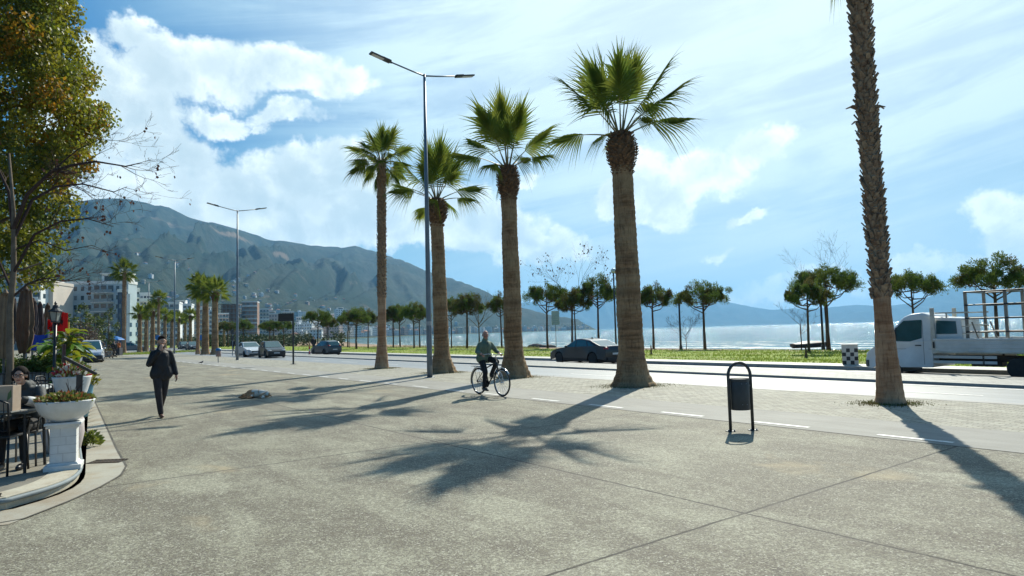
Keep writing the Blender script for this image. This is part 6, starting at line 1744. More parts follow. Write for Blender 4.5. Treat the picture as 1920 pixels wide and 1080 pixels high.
def shoe(mb, ankle, toe_dir, k=1.0, sole_n=(0, 0, 1)):
    a = Vector(ankle); d = Vector(toe_dir).normalized(); n = Vector(sole_n); n = (n-d*n.dot(d)).normalized()
    mb.cap2(a-n*.035*k-d*.035*k, a+n*.03*k, .040*k, .042*k, 12); mb.cap2(a-n*.052*k-d*.04*k, a-n*.055*k+d*.12*k, .036*k, .040*k, 12); mb.cap2(a-n*.055*k+d*.12*k, a-n*.062*k+d*.17*k, .040*k, .030*k, 12)

# ---- walking man ----------------------------------------------------------
pm = gp(302, 782); mdir = (Vector((0, 0, 0))-Vector((pm.x, pm.y, 0))).normalized()
rzm = math.atan2(mdir.y, mdir.x)+math.pi/2+R(10)      # local -Y faces the camera
man = thing('person', 'man walking towards us in black jacket and dark trousers, hand raised to his mouth', 'person', pm, rzm)
hc = (0.0, -.035, 1.625)
J = dict(neck=(0, .0, 1.49), chest=(0, .01, 1.30), belly=(0, .0, 1.10), pel=(0, .0, .95))
LEG_F = [(-.085, 0, .92), (-.070, -.10, .50), (-.030, -.14, .095)]; LEG_B = [(.085, .02, .92), (.060, .06, .50), (.045, .34, .185)]
ARM_R = [(-.155, .0, 1.375), (-.245, -.03, 1.150), (-.065, -.185, 1.44)]; ARM_L = [(.155, .0, 1.375), (.235, .03, 1.14), (.290, -.03, .900)]
def torso(mb, J, sh, hip, g=0.0, w=1.0):
    mb.cap2(J['chest'], J['belly'], .135*w+g, .125*w+g, 18)
    for q in (-1, 1):
        c = Vector(J['chest']); bb = Vector(J['belly']); pl = Vector(J['pel']); S_ = Vector(sh[0 if q < 0 else 1]); H_ = Vector(hip[0 if q < 0 else 1])
        mb.cap2(S_*.55+c*.45+Vector((0, 0, -.03)), bb*.55+S_*.10+H_*.35, .082*w+g*.7, .088*w+g*.8, 14)
        mb.cap2(Vector(J['neck'])-Vector((0, 0, .045)), S_.lerp(Vector(J['neck']), .12)-Vector((0, 0, .015)), .050*w+g*.5, .046*w+g*.7, 12)
        mb.cap2(bb+(H_-pl)*.5, H_, .10*w+g, .105*w+g, 14)
def body_common(mb, J, A, Lg, head, fwd, k=1.0):
    torso(mb, J, (A[0][0], A[1][0]), (Lg[0][0], Lg[1][0]), -.006)
    mb.cap2(J['neck'], Vector(J['neck'])*.35+Vector(head)*.65+Vector((0, 0, -.03)), .056, .052, 14)
    for a in A: mb.cap2(a[0], a[1], .052, .040, 12); mb.cap2(a[1], a[2], .040, .026, 12)
    for l in Lg: mb.cap2(l[0], l[1], .082, .055, 14); mb.cap2(l[1], l[2], .055, .038, 14)
b = MB(); body_common(b, J, (ARM_R, ARM_L), (LEG_F, LEG_B), hc, (0, -1, 0))
P, M3 = head_shapes(b, hc, (.05, -1, -.10))
hand(b, ARM_R[2], (.35, .10, 1), (.2, .9, .1), -1, .75); hand(b, ARM_L[2], (.05, -.12, -1), (-.9, -.2, 0), 1, .35)
body = blend(b, 'body', skin, man, .0065, 3); face_parts(P, M3, man)
bjk = M('jacket_black', (.014, .014, .016), .6, col2=(.022, .022, .025), vs=6, bump=.5, bs=14, spec=.35); trs = M('trousers_charcoal', (.040, .032, .034), .85, col2=(.028, .024, .026), vs=8, bump=.4, bs=18)
b = MB(); torso(b, J, (ARM_R[0], ARM_L[0]), ((-.09, 0, .93), (.09, 0, .93)), .035, 1.02)
b.cap2((0, .01, 1.0), (0, .005, .88), .125, .125, 18); b.cap2((-.07, 0, .95), (-.075, -.0, .87), .112, .108, 14); b.cap2((.07, 0, .95), (.075, 0, .87), .112, .108, 14)
for a in (ARM_R, ARM_L): b.cap2(a[0], a[1], .073, .064, 14); e = Vector(a[1]).lerp(Vector(a[2]), .88); b.cap2(a[1], e, .063, .048, 14); b.cap2(e, Vector(a[1]).lerp(Vector(a[2]), .92), .05, .048, 12)
b.cap2((0, .015, 1.47), (0, -.005, 1.535), .082, .074, 16)
blend(b, 'jacket', bjk, man, .011, 4)
b = MB(); b.cap2((-.07, 0, .93), (.07, 0, .93), .115, .115, 14)
for l in (LEG_F, LEG_B): b.cap2(l[0], l[1], .098, .070, 14); b.cap2(l[1], Vector(l[1]).lerp(Vector(l[2]), .96), .070, .056, 14)
blend(b, 'trousers', trs, man, .010, 3)
for l, d, n in ((LEG_F, (0.02, -1, .04), (0, 0, 1)), (LEG_B, (0, -.75, -.66), (0, -.66, .75))):
    b = MB(); shoe(b, l[2], d, 1, n); blend(b, 'shoe', M('shoe_brown', (.16, .075, .05), .5), man, .008, 2)
b = MB(); b.ball(P(0, -.022, .052), (.080, .094, .080), 18, rot=M3); b.ball(P(0, -.045, .02), (.078, .07, .085), 16, rot=M3); b.ball(P(0, .03, .105), (.055, .045, .03), 14, rot=M3)
blend(b, 'hair', hairb, man, .008, 2)
b = MB(); b.ball(P(0, .058, -.075), (.044, .036, .038), 14, rot=M3); b.build('stubble', M('stubble', (.16, .11, .09), .8), man, smooth=True)

# ---- bicycle and rider ------------------------------------------------------
F0 = gp(942, 743.5, .004); hd_ = math.atan2(-TY, -TX)
R0 = Vector((F0.x, F0.y, 0))-Vector((math.cos(hd_), math.sin(hd_), 0))*1.05
bike = thing('bicycle', 'dark city bicycle with mudguards ridden along the cycle lane', 'bicycle', (R0.x, R0.y, .004), hd_)
frm = M('bike_frame', (.03, .033, .036), .35, .3); chrome = M('chrome', (.55, .56, .57), .2, .9); tyrb = M('bike_tyre', (.03, .028, .026), .8)
def bwheel(x):
    r_ = .335; b = MB()
    n = 44; b.tube([(x+r_*math.cos(2*math.pi*k/n), 0, r_+.016+r_*math.sin(2*math.pi*k/n)) for k in range(n+1)], .0185, 8, cap=False); w = b.build('wheel', tyrb, bike, smooth=True)
    b = MB(); b.tube([(x+(r_-.026)*math.cos(2*math.pi*k/n), 0, r_+.016+(r_-.026)*math.sin(2*math.pi*k/n)) for k in range(n+1)], .011, 6, cap=False); b.build('rim', chrome, w, smooth=True)
    b = MB()
    for k in range(28):
        a = 2*math.pi*k/28; s = 1 if k % 2 else -1; b.tube([(x+.02*math.cos(a+.8*s), s*.028, r_+.016+.02*math.sin(a+.8*s)), (x+(r_-.03)*math.cos(a), 0, r_+.016+(r_-.03)*math.sin(a))], .0022, 3)
    b.tube([(x, -.045, r_+.016), (x, .045, r_+.016)], .018, 10); b.build('spokes', chrome, w)
for x in (0, 1.05): bwheel(x)
AX = .351; BBk = Vector((.45, 0, .30)); ST = Vector((.30, 0, .72)); HT = Vector((.83, 0, .86)); HB = Vector((.87, 0, .70)); SD = Vector((.255, 0, .88))
b = MB(); b.tube([HT, ST+Vector((0, 0, -.04))], .017, 10); b.tube([HB, BBk], .019, 10); b.tube([BBk, ST, SD-Vector((0, 0, .03))], [.017, .016, .013], 10); b.tube([HT+Vector((-.01, 0, .04)), HB+Vector((.008, 0, -.03))], .021, 10)
for s in (-1, 1): b.tube([BBk+Vector((0, s*.02, 0)), (0, s*.06, AX)], .010, 8); b.tube([ST+Vector((0, s*.02, -.05)), (0, s*.06, AX)], .008, 8)
b.tube([BBk-Vector((0, .04, 0)), BBk+Vector((0, .04, 0))], .025, 12); b.build('frame', frm, bike, smooth=True)
b = MB(); b.tube([HB, HB+Vector((.02, 0, -.05))], .017, 8)
for s in (-1, 1): b.tube([HB+Vector((.015, 0, -.04)), HB+Vector((.02, s*.05, -.07)), (.98, s*.052, .52), (1.05, s*.05, AX)], .012, 8)
b.build('fork', chrome, bike, smooth=True)
b = MB(); b.tube([HT, HT+Vector((-.03, 0, .16)), HT+Vector((.02, 0, .19))], .013, 8); bx = HT.x+.02; bz = HT.z+.19
GR = (.60, .28, 1.06)
for s in (-1, 1): b.tube([(bx, 0, bz), (bx-.01, s*.13, bz+.02), (bx-.06, s*.24, bz+.03), (GR[0]+.04, s*GR[1], GR[2]), (GR[0]-.06, s*(GR[1]+.02), GR[2]-.01)], .011, 8)
b.build('handlebar', chrome, bike, smooth=True)
for s in (-1, 1):
    b = MB(); b.tube([(GR[0]+.05, s*GR[1], GR[2]), (GR[0]-.07, s*(GR[1]+.02), GR[2]-.01)], .016, 8); b.build('grip', blackm, bike, smooth=True)
b = MB(); b.ball(SD+Vector((-.03, 0, 0)), (.12, .075, .03), 14); b.cap2(SD+Vector((.02, 0, 0)), SD+Vector((.14, 0, -.005)), .035, .018, 10); b.build('saddle', blackm, bike, smooth=True)
for x, a0, a1 in ((0, 20, 200), (1.05, 35, 175)):
    b = MB(); P_ = [(x+.37*math.cos(R(a)), AX+.37*math.sin(R(a))) for a in range(a0, a1, 8)]; vs = []
    for px_, pz_ in P_: vs += [(px_, -.026, pz_), (px_, 0, pz_+.012), (px_, .026, pz_)]
    b.add(vs, [(3*i+j, 3*i+3+j, 3*i+4+j, 3*i+1+j) for i in range(len(P_)-1) for j in range(2)]); o = b.build('mudguard', chrome, bike, smooth=True); q = o.modifiers.new('s', 'SOLIDIFY'); q.thickness = .003
b = MB()
for s in (-1, 1): b.tube([(-.02, s*.05, .735), (.28, s*.05, .735)], .006, 6); b.tube([(-.30, s*.05, .735), (-.02, s*.05, .735)], .006, 6); b.tube([(-.12, s*.055, .735), (0, s*.058, AX)], .005, 6)
for k in range(4): b.tube([(-.28+k*.12, -.05, .735), (-.28+k*.12, .05, .735)], .005, 6)
b.build('rear_rack', frm, bike)
b = MB(); b.lathe([(.095, -.052), (.095, -.048)], 24, (BBk.x, 0, BBk.z), ax='Y'); b.lathe([(.035, -.052), (.035, -.046)], 16, (0, 0, AX), ax='Y'); b.bar((0, -.05, AX+.035), (BBk.x, -.05, BBk.z+.09), .008); b.bar((0, -.05, AX-.035), (BBk.x, -.05, BBk.z-.09), .008); b.build('chainset', frm, bike)
PD = {-1: Vector((BBk.x-.01, -.11, BBk.z-.17)), 1: Vector((BBk.x+.01, .11, BBk.z+.17))}
for s in (-1, 1):
    b = MB(); b.bar(BBk+Vector((0, s*.055, 0)), PD[s]-Vector((0, s*.045, 0)), .018, .012); b.build('crank', chrome, bike)
    b = MB(); b.box(PD[s], (.09, .09, .018)); b.build('pedal', blackm, bike, bevel=.003)
rider = thing('person', 'bald man in a green jacket riding the bicycle upright towards us', 'person', (R0.x, R0.y, .004), hd_)
hip = Vector((.255, 0, .955)); RL = [(.27, -.095, .955), (.50, -.13, .60), (.405, -.115, .215)]; LL = [(.27, .095, .955), (.66, .13, .86), (.43, .115, .545)]
RJ = dict(neck=(.335, 0, 1.425), chest=(.315, 0, 1.27), belly=(.275, 0, 1.10), pel=(.26, 0, .96))
AR = [(.335, -.165, 1.325), (.36, -.275, 1.135), (.535, -.285, 1.095)]; AL = [(.335, .165, 1.325), (.40, .295, 1.14), (.545, .285, 1.09)]
rh = (.375, -.01, 1.565)
def torso_x(mb, J, S2, H2, g=0.0, w=1.0): torso(mb, J, S2, H2, g, w)
b = MB(); body_common(b, RJ, (AR, AL), (RL, LL), rh, (1, 0, 0))
P, M3 = head_shapes(b, rh, (1, -.25, -.02), k=.98)
hand(b, (.535, -.285, 1.085), (1, 0, -.25), (0, 0, -1), 1, .95); hand(b, (.545, .285, 1.085), (1, 0, -.25), (0, 0, -1), -1, .95)
blend(b, 'body', skin_r, rider, .0065, 3); face_parts(P, M3, rider, .98, hairg)
gj = M('jacket_green', (.15, .20, .14), .8, col2=(.11, .155, .105), vs=5, bump=.4, bs=16)
b = MB(); torso(b, RJ, (AR[0], AL[0]), (RL[0], LL[0]), .030, 1.05); b.cap2((.28, 0, 1.08), (.265, 0, .96), .150, .150, 18)
for a in (AR, AL): b.cap2(a[0], a[1], .070, .060, 14); b.cap2(a[1], Vector(a[1]).lerp(Vector(a[2]), .85), .062, .046, 14)
b.cap2((.325, 0, 1.42), (.35, 0, 1.475), .078, .070, 14)
jk = blend(b, 'jacket', gj, rider, .011, 4)
b = MB(); 
for z in (1.05, 1.15, 1.25, 1.35): b.ball((.475-.02*abs(z-1.2)/.15, -.0, z), .010, 8)
b = MB(); b.tube([(.425, -.01, 1.00), (.452, -.01, 1.12), (.478, -.01, 1.28), (.455, -.01, 1.40)], .007, 6); b.build('zip', blackm, jk)
bt = M('trousers_black', (.014, .014, .015), .85, col2=(.022, .02, .02), vs=8, bump=.4, bs=18)
b = MB(); b.cap2((.26, -.07, .95), (.26, .07, .95), .115, .115, 14)
for l in (RL, LL): b.cap2(l[0], l[1], .096, .070, 14); b.cap2(l[1], Vector(l[1]).lerp(Vector(l[2]), .95), .068, .052, 14)
blend(b, 'trousers', bt, rider, .010, 3)
for l, s in ((RL, -1), (LL, 1)):
    b = MB(); shoe(b, (l[2][0], l[2][1], l[2][2]-.0), (1, 0, -.06)); blend(b, 'shoe', blackm, rider, .008, 2)
b = MB(); b.ball(P(-.068, -.02, .0), (.018, .05, .05), 12, rot=M3); b.ball(P(.068, -.02, .0), (.018, .05, .05), 12, rot=M3); b.ball(P(0, -.085, .0), (.055, .03, .05), 12, rot=M3); blend(b, 'hair', hairg, rider, .008, 2)

# ---- seated woman -----------------------------------------------------------
wm = thing('person', 'dark-haired woman with glasses in a dark coat seated at the terrace table', 'person', W0, R(14), None, .93)
wh = (-.02, -.16, 1.215); WJ = dict(neck=(0, -.06, 1.06), chest=(0, -.0, .90), belly=(0, .05, .70), pel=(0, .06, .56))
WL = [(-.09, .05, .55), (-.12, -.38, .56), (-.12, -.40, .12)]; WR_ = [(.09, .05, .55), (.13, -.37, .56), (.12, -.33, .12)]
WAR = [(-.165, -.03, .995), (-.27, -.20, .82), (-.20, -.44, .90)]; WAL = [(.165, -.03, .995), (.275, -.20, .83), (.10, -.42, .92)]
b = MB(); body_common(b, WJ, (WAR, WAL), (WL, WR_), wh, (0, -1, 0)); P, M3 = head_shapes(b, wh, (.18, -1, -.06), k=.97)
hand(b, WAR[2], (.4, -1, .1), (0, 0, -1), -1, .5); hand(b, WAL[2], (-.8, -.55, .1), (0, 0, -1), 1, .6)
blend(b, 'body', skin, wm, .0065, 3); face_parts(P, M3, wm, .97)
coat = M('coat_dark', (.018, .026, .028), .7, col2=(.03, .035, .038), vs=5, bump=.4, bs=14)
b = MB(); torso(b, WJ, (WAR[0], WAL[0]), (WL[0], WR_[0]), .030, 1.0)
for a in (WAR, WAL): b.cap2(a[0], a[1], .078, .066, 14); b.cap2(a[1], Vector(a[1]).lerp(Vector(a[2]), .86), .065, .052, 14)
b.cap2((0, -.03, 1.03), (0, -.08, 1.09), .088, .075, 14); b.cap2((0, .02, 1.06), (0, .07, 1.0), .10, .09, 12)
ct = blend(b, 'coat', coat, wm, .011, 4)
b = MB(); a0, a1 = Vector(WAL[1]), Vector(WAL[2]); b.cap2(a0.lerp(a1, .12), a0.lerp(a1, .38), .074, .070, 16); b.cap2(a0.lerp(a1, .50), a0.lerp(a1, .64), .066, .062, 16); b.build('sleeve_stripe', M('stripe_white', (.62, .62, .60), .7), ct, smooth=True)
b = MB(); b.cap2((-.08, .05, .56), (.08, .05, .56), .12, .12, 14)
for l in (WL, WR_): b.cap2(l[0], l[1], .092, .070, 14); b.cap2(l[1], Vector(l[1]).lerp(Vector(l[2]), .95), .066, .05, 14)
blend(b, 'trousers', bt, wm, .010, 3)
for l in (WL, WR_):
    b = MB(); shoe(b, (l[2][0], l[2][1], .10), (0, -1, 0)); blend(b, 'shoe', blackm, wm, .008, 2)
b = MB(); b.ball(P(0, -.03, .045), (.090, .098, .092), 18, rot=M3); b.ball(P(0, -.07, .0), (.085, .065, .09), 16, rot=M3)
for q in (-1, 1): b.cap2(P(q*.085, -.02, .05), P(q*.088, -.03, -.055), .022, .018, 10)
blend(b, 'hair', hairb, wm, .008, 2)
b = MB()
for q in (-1, 1):
    b.tube([P(q*.033+.025*math.cos(a_*.45), .096, .010+.018*math.sin(a_*.45)) for a_ in range(15)], .0028, 5, cap=False); b.tube([P(q*.06, .092, .014), P(q*.083, -.01, .012)], .0025, 5)
b.tube([P(-.008, .099, .014), P(.008, .099, .014)], .0025, 5); b.build('glasses', blackm, wm)

# ---- small far figures ------------------------------------------------------
def far_person(lab, pos, rz, topm, legm, k=1.0, hairm=hairb, pose=0, group=None):
    t = thing('person', lab, 'person', pos, rz, group, k); Jp = dict(neck=(0, 0, 1.48), chest=(0, 0, 1.30), belly=(0, 0, 1.10), pel=(0, 0, .95))
    lf = [(-.085, 0, .92), (-.08, -.10 if pose else -.02, .50), (-.07, -.10 if pose else 0, .09)]; lb = [(.085, 0, .92), (.08, .03, .50), (.08, .26 if pose else .02, .13 if pose else .09)]
    ar = [(-.19, 0, 1.42), (-.25, .03, 1.15), (-.25, -.08, .92)]; al = [(.19, 0, 1.42), (.25, -.02, 1.15), (.25, -.12, .93)]
    b = MB(); body_common(b, Jp, (ar, al), (lf, lb), (0, -.02, 1.62), (0, -1, 0)); P, M3 = head_shapes(b, (0, -.02, 1.62), (0, -1, 0)); hand(b, ar[2], (0, 0, -1), (1, 0, 0), -1, .4); hand(b, al[2], (0, 0, -1), (-1, 0, 0), 1, .4)
    for l in (lf, lb): shoe(b, l[2], (0, -1, 0))
    blend(b, 'body', skin, t, .012, 2)
    b = MB(); torso(b, Jp, (ar[0], al[0]), (lf[0], lb[0]), .03)
    for a in (ar, al): b.cap2(a[0], a[1], .075, .06, 12); b.cap2(a[1], Vector(a[1]).lerp(Vector(a[2]), .9), .06, .048, 12)
    blend(b, 'top', topm, t, .016, 3)
    b = MB(); b.cap2((-.07, 0, .93), (.07, 0, .93), .11, .11, 12)
    for l in (lf, lb): b.cap2(l[0], l[1], .095, .07, 12); b.cap2(l[1], l[2], .068, .054, 12)
    blend(b, 'trousers', legm, t, .014, 2)
    b = MB(); b.ball(P(0, -.02, .045), (.08, .092, .085), 14, rot=M3); b.build('hair', hairm, t, smooth=True)
    return t
far_person('distant person in dark clothes standing left of the tall lone palm', at_D(208, 78, 0), .4, coat, bt)
far_person('distant person in black walking under the blue and orange stand', at_D(214, 74, 0), .9, bjk, bt, pose=1)
far_person('person in black standing on the far pavement beside the grey hatchback', at_n(588, 29.0, -.2), .5, bjk, bt, 1.05)
far_person('distant person in black on the median beyond the white saloon', at_D(437, 92, -.1), .5, bjk, bt)
oj = M('orange_top', (.60, .14, .02), .6)
far_person('distant person in orange at the blue and orange stand by the lone palm', at_D(222, 84, 0), .2, oj, bt)
# small street stand with a blue umbrella and orange goods
t = thing('street_stand', 'small stand with blue canopy and orange goods just left of the lone palm', 'stand', at_D(218, 80, 0))
b = MB(); b.box((0, 0, .45), (1.2, .7, .9)); b.build('counter', M('stand_dark', (.06, .06, .07), .7), t, bevel=.02)
b = MB(); b.tube([(0, 0, .9), (0, 0, 2.3)], .03, 8); b.build('pole', galv, t)
b = MB(); b.lathe([(.95, 1.85), (.9, 1.92), (.5, 2.15), (.05, 2.3)], 8); b.build('canopy', bluem, t)
b = MB()
for k in range(9): b.ball((-.45+.11*k, -.1, 1.02), .13, 8)
b.build('goods', M('orange_goods', (.62, .16, .03), .6), t)
# planter block next to it
t = thing('stone_planter', 'low stone planter left of the lone palm on the promenade', 'planter', at_D(200, 74, 0)); b = MB(); b.box((0, 0, .3), (1.5, .8, .6), taper=1.08); b.build('trough', kerb_m, t, bevel=.03); foliage(random.Random(4), (0, 0, .6), .6, .3, .4, 260, .14, [0], .7).build('plants', [greenp], t)
# ================================================================ BUILDINGS
bwin = M('window_glass', (.04, .07, .09), .15, spec=.8); bwl = M('window_light', (.22, .26, .28), .3); slabm = M('balcony_white', (.84, .85, .83), .7); railg = M('balcony_glass', (.25, .33, .36), .25)
W1 = M('wall_bluegrey', (.46, .56, .60), .8, col2=(.40, .50, .54), vs=.3); W2 = M('wall_beige', (.66, .58, .50), .85, col2=(.58, .52, .45), vs=.3); W3 = M('wall_white', (.82, .83, .81), .8, col2=(.72, .73, .72), vs=.3)
W4 = M('wall_cream', (.70, .63, .50), .85, col2=(.62, .55, .44), vs=.3); W5 = M('bare_concrete', (.28, .26, .24), .9, col2=(.20, .185, .17), vs=.4); W6 = M('brick_orange', (.34, .18, .12), .9, col2=(.28, .20, .16), vs=.6); W7 = M('wall_pink', (.62, .46, .40), .85, vs=.3)
BLU = M('blue_cladding', (.03, .07, .13), .4); roofr = M('roof_tiles', (.30, .13, .08), .9, col2=(.24, .11, .07), vs=.8)
def block(label, u, D, wpx, vt, wall, floors, depth=14, rz=0.0, balc=(), cols=None, pent=None, z0=-.4, side=True, name='apartment_building', bw=.6, skip=0.0, group=None, open_=False, seed=1):
    """front faces local -Y"""
    rg = random.Random(seed); p = at_D(u, D, z0); w = wpx/FPX*D; H = zpix(u, vt, D)-z0; t = thing(name, label, 'building', p, rz, group)
    fh = H/floors; cols = cols or max(3, int(w/3.4)); cw = w/cols
    if open_:
        for k in range(floors+1):
            b = MB(); b.box((0, depth/2, k*fh), (w, depth, .3)); b.build('floor_slab', wall, t)
        for i in range(cols+1):
            for j in (0, 1):
                b = MB(); b.box((-w/2+.3+i*(w-.6)/cols, .3+j*(depth-.6), H/2), (.45, .45, H-.1)); b.build('pillar', wall, t)
        b = MB(); b.box((0, depth*.6, H/2-.2), (w*.92, .2, H-.5)); b.build('inner_wall', W6, t)
        return t
    b = MB(); b.box((0, depth/2, H/2), (w, depth, H)); wl = b.build('wall', wall, t)
    b = MB()
    for (x, y, sx_, sy_) in ((0, .0, w+.1, .3), (0, depth, w+.1, .3), (-w/2, depth/2, .3, depth+.1), (w/2, depth/2, .3, depth+.1)): b.box((x, y, H+.45), (sx_, sy_, .9))
    b.build('parapet', slabm if wall is not W2 else wall, t)
    n = 0
    for k in range(floors):
        z = k*fh+fh*.52
        for i in range(cols):
            if rg.random() < skip or n > 85: continue
            x = -w/2+(i+.5)*cw; big = (balc == 'all') or (callable(balc) and balc(k, i))
            b = MB(); b.box((x, -.02, z), (cw*(.74 if big else .42), .12, fh*(.62 if big else .46))); wn_ = b.build('window', bwin if rg.random() < .75 else bwl, t); n += 1
    rows = sorted(set(k for k in range(1, floors) for i in range(cols) if (balc == 'all') or (callable(balc) and balc(k, i))))
    for k in rows:
        runs = [i for i in range(cols) if balc == 'all' or balc(k, i)]; st_ = None; segs = []
        for i in range(cols+1):
            on = i in runs
            if on and st_ is None: st_ = i
            if not on and st_ is not None: segs.append((st_, i)); st_ = None
        for a, c in segs:
            x = -w/2+(a+c)/2*cw; ww = (c-a)*cw
            b = MB(); b.box((x, -.8, k*fh), (ww, 1.6, .24)); s_ = b.build('balcony', slabm, t)
            b = MB(); b.box((x, -1.57, k*fh+.58), (ww, .06, .95)); b.build('balcony_rail', railg if rg.random() < .5 else slabm, s_)
    if side:
        for k in range(floors):
            for j in range(max(2, int(depth/4))):
                for s in (-1, 1):
                    if n > 95: continue
                    b = MB(); b.box((s*w/2, 2+j*4.0, k*fh+fh*.52), (.12, 1.3, fh*.45)); b.build('window', bwin, t); n += 1
    if pent:
        x0, x1, ph = pent; b = MB(); b.box((-w/2+w*(x0+x1)/2, depth*.55, H+ph/2), (w*(x1-x0), depth*.7, ph)); b.box((-w/2+w*(x0+x1)/2, depth*.5, H+ph+.15), (w*(x1-x0)*1.08, depth*.8, .3)); b.build('penthouse', slabm, t)
        b = MB(); b.box((-w/2+w*(x0+x1)/2, depth*.2-.02, H+ph*.5), (w*(x1-x0)*.8, .1, ph*.6)); b.build('window', bwin, t)
    return t
block('wide blue-grey apartment block with white balcony slabs behind the dark green trees', 160, 205, 150, 533, W1, 7, 6, R(6), lambda k, i: i in (1, 2, 7, 8, 9), cols=12, pent=(.66, .98, 3.2), seed=3)
t = block('narrow dark blue and white end tower right of the blue-grey block', 229, 200, 16, 548, BLU, 6, 3.5, R(30), side=False, cols=2, seed=4)
b = MB(); b.box((1.5, -.25, 8), (.9, .5, 17)); b.build('white_fin', slabm, t)
block('plain windowless beige slab building left of the blue-grey block', 84, 190, 25, 533, W2, 7, 12, R(10), skip=1.0, side=False, seed=5)
block('white block with bright balconies at the far left behind the parasols', 50, 185, 44, 527, W3, 7, 14, R(12), 'all', seed=6)
block('white apartment block with bright balconies right behind the tall lone palm', 247, 214, 24, 545, W3, 8, 10, R(31), 'all', cols=4, pent=(.1, .7, 2.6), seed=7, side=False)
block('white apartment block one step lower, left of the palms of the green island', 268, 236, 22, 553, W3, 8, 10, R(31), 'all', cols=4, seed=8, side=False)
block('lower white stepped block above the palms of the green island', 289, 262, 22, 564, W3, 7, 10, R(30), 'all', cols=4, pent=(.0, .5, 2.2), seed=9, side=False)
SP = [ # u, D, wpx, vt, wall, floors, label, balcony
 (312, 350, 34, 572, W3, 7, 'white flats right of the third street lamp, first of the seafront row', 'all'),
 (338, 400, 30, 575, W3, 8, 'white flats of the seafront row left of the thick palm pair', 'all'),
 (362, 440, 26, 583, W4, 7, 'cream flats of the seafront row behind the slim distant palm', 'all'),
 (388, 480, 28, 586, W3, 7, 'white flats of the seafront row between the trunks of the thick palm pair', 'all'),
 (414, 500, 22, 592, W7, 7, 'pinkish flats of the seafront row right of the thick palm pair', 'all'),
 (441, 560, 24, 592, W3, 8, 'low white flats behind the second street lamp', 'all'),
 (490, 640, 22, 583, W3, 9, 'white flats right of the brick shell building', 'all'),
 (512, 700, 20, 592, W7, 7, 'reddish flats left of the dark square sign', None),
 (566, 800, 16, 598, W3, 8, 'white flats just left of the pine above the grey hatchback', 'all'),
 (641, 1000, 17, 583, W3, 14, 'tall white towers standing above the pines by the broad pine', None),
 (628, 1020, 12, 592, W7, 10, 'pink flats beside the tall white towers', None),
 (540, 760, 18, 588, W4, 9, 'cream flats directly behind the dark square sign', None),
]
for i, (u, D, w, vt, wall, fl, lab, ba) in enumerate(SP):
    block(lab, u, D, w*1.25, vt-3, wall, fl, 12, R(rng.uniform(18, 30)), ba if ba else (), cols=5, seed=20+i, side=False, z0=-1, group=None, pent=(.2, .7, 2.8) if i % 2 else None)
block('unfinished concrete frame building above the second street lamp', 427, 535, 36, 570, W5, 8, 14, R(10), open_=True, cols=5, name='building_shell')
block('unfinished brick building right of the second street lamp', 468, 560, 27, 567, W6, 9, 14, R(14), 'all', cols=4, name='building_shell', seed=40, side=False)
# crane-like mast over the shell
# low houses and blocks of the town, each its own thing
HM = []
def house_mesh(kind, seed):
    rg = random.Random(seed); b = MB(); fl = (2, 3, 4, 5)[kind]; w = rg.uniform(9, 13); d = rg.uniform(8, 11); H = fl*3.0
    b.box((0, 0, H/2), (w, d, H), mi=0)
    if kind in (0, 1):
        o_ = len(b.v); b.v += [(-w/2-.4, -d/2-.4, H), (w/2+.4, -d/2-.4, H), (w/2+.4, d/2+.4, H), (-w/2-.4, d/2+.4, H), (-w*.25, 0, H+2.0), (w*.25, 0, H+2.0)]
        for f in ((0, 1, 5, 4), (1, 2, 5), (2, 3, 4, 5), (3, 0, 4), (3, 2, 1, 0)): b.f.append(tuple(o_+i for i in f)); b.m.append(2)
    else:
        b.box((0, 0, H+.2), (w+.4, d+.4, .4), mi=0); b.box((1, 0, H+1.2), (3, 3, 2), mi=0)
    for k in range(fl):
        for i in range(4):
            for s in (-1, 1): b.box((-w/2+w*(i+.5)/4, s*d/2, k*3+1.6), (w/4*.45, .1, 1.3), mi=1)
        for j in range(3):
            for s in (-1, 1): b.box((s*w/2, -d/2+d*(j+.5)/3, k*3+1.6), (.1, d/3*.45, 1.3), mi=1)
        if k and kind > 1: b.box((0, -d/2-.6, k*3), (w*.8, 1.2, .2), mi=0)
    return b
hcache = {}
wallset = [W3, W3, W4, W3, W7, W3]
def small_house(x, y, kind, wi, rz, label, group, s=1.0):
    key = (kind, wi)
    z = land_z(x, y)-.8 if math.hypot(x, y) > 372 else -.6
    if key not in hcache:
        o = house_mesh(kind, kind*7+wi).build('house', [wallset[wi], bwin, roofr if kind == 0 or wi % 2 else W5]); hcache[key] = o
    else:
        o = hcache[key].copy(); COL.objects.link(o)
    o.location = (x, y, z); o.rotation_euler = (0, 0, rz); o.scale = (s, s, s)
    tag(o, label, 'house', group); return o
rg = random.Random(44)
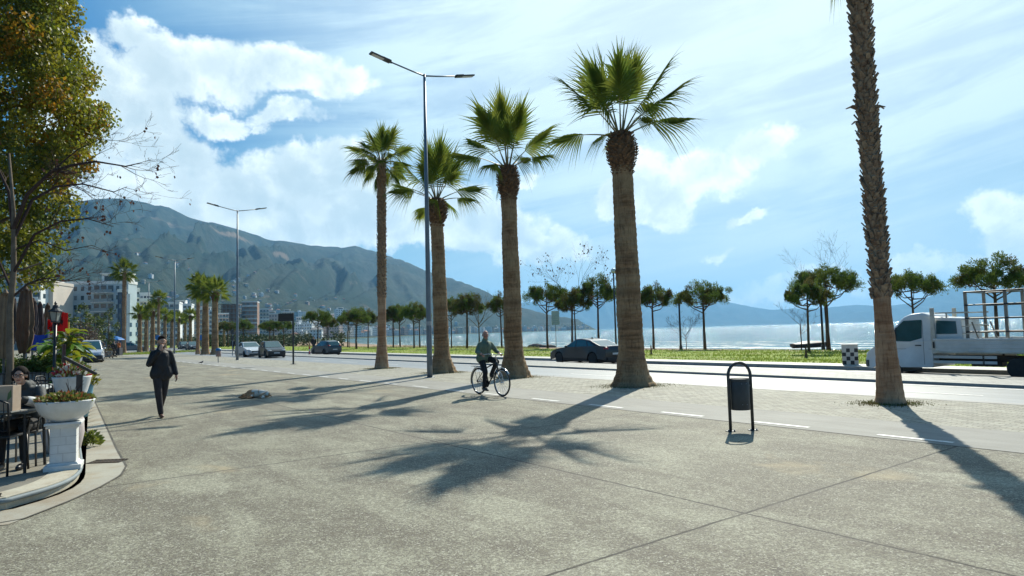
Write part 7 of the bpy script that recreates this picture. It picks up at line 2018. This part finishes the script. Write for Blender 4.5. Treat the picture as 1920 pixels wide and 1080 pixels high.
# along the bay shore below the mountain (columns 690-1115)
n = 0
for k in range(150):
    u = rg.uniform(560, 1105)
    a = ray(u, hor(u)); k_ = a.x/a.y
    # find the far shore distance along this column
    lo_ = 650 if u < 700 else 900
    D = lo_
    while D < 3200:
        x, y = k_*D, D; nn_ = x*NX+y*NY; tt_ = x*TX+y*TY
        if nn_ < ns_of(tt_)-25: break
        D += 25
    D += abs(rg.gauss(0, 1))*(230 if u < 900 else 90)+rg.uniform(10, 60)
    x, y = k_*D, D
    if land_z(x, y) < -1 or land_z(x, y) > 160: continue
    small_house(x, y, rg.choice((1, 2, 3, 3)), rg.randrange(6), rg.uniform(0, 6), 'small pale house or block, one of many in the town under the mountain', 'houses of the town under the mountain', rg.uniform(.8, 1.2)); n += 1
for k in range(120):
    u = rg.uniform(235, 720); D = rg.uniform(620, 1900)
    if rg.random() < .55: u = rg.gauss(440, 70); D = rg.uniform(1100, 1900)
    p = at_D(u, D)
    if p.x*NX+p.y*NY > ns_of(p.x*TX+p.y*TY)-40: continue
    small_house(p.x, p.y, rg.choice((0, 0, 1, 2)), rg.randrange(6), rg.uniform(0, 6), 'tiny pale house among others scattered on the lower mountainside', 'houses scattered on the lower mountainside', rg.uniform(.5, .85))
# dark tree belts behind the promenade and on the flat ground
belt = M('far_tree_green', (.035, .062, .022), .8, col2=(.065, .085, .030), vs=.12, transl=.15)
rg = random.Random(12); lumps = []
for k in range(330):
    u = rg.uniform(300, 640); D = rg.uniform(150, 420); p = at_D(u, D)
    nn_ = p.x*NX+p.y*NY
    if 8 < nn_ < 36: continue
    if nn_ >= 36 and nn_ > ns_of(p.x*TX+p.y*TY)-25: continue
    if u > 560 and rg.random() < .5: continue
    h = rg.uniform(.6, 2.4) if rg.random() < .5 else rg.uniform(1.5, 3.2)
    lumps.append((Vector((p.x, p.y, h*.55-.3)), rg.uniform(1.1, 2.3), 0))
leaf_cloud(rg, lumps, 38, .55, [0], .2).build('far_shrubs', [belt]); tag(bpy.data.objects['far_shrubs'], 'distant mass of shrubs and low trees between the promenade and the flats', 'shrubs', kind='stuff')
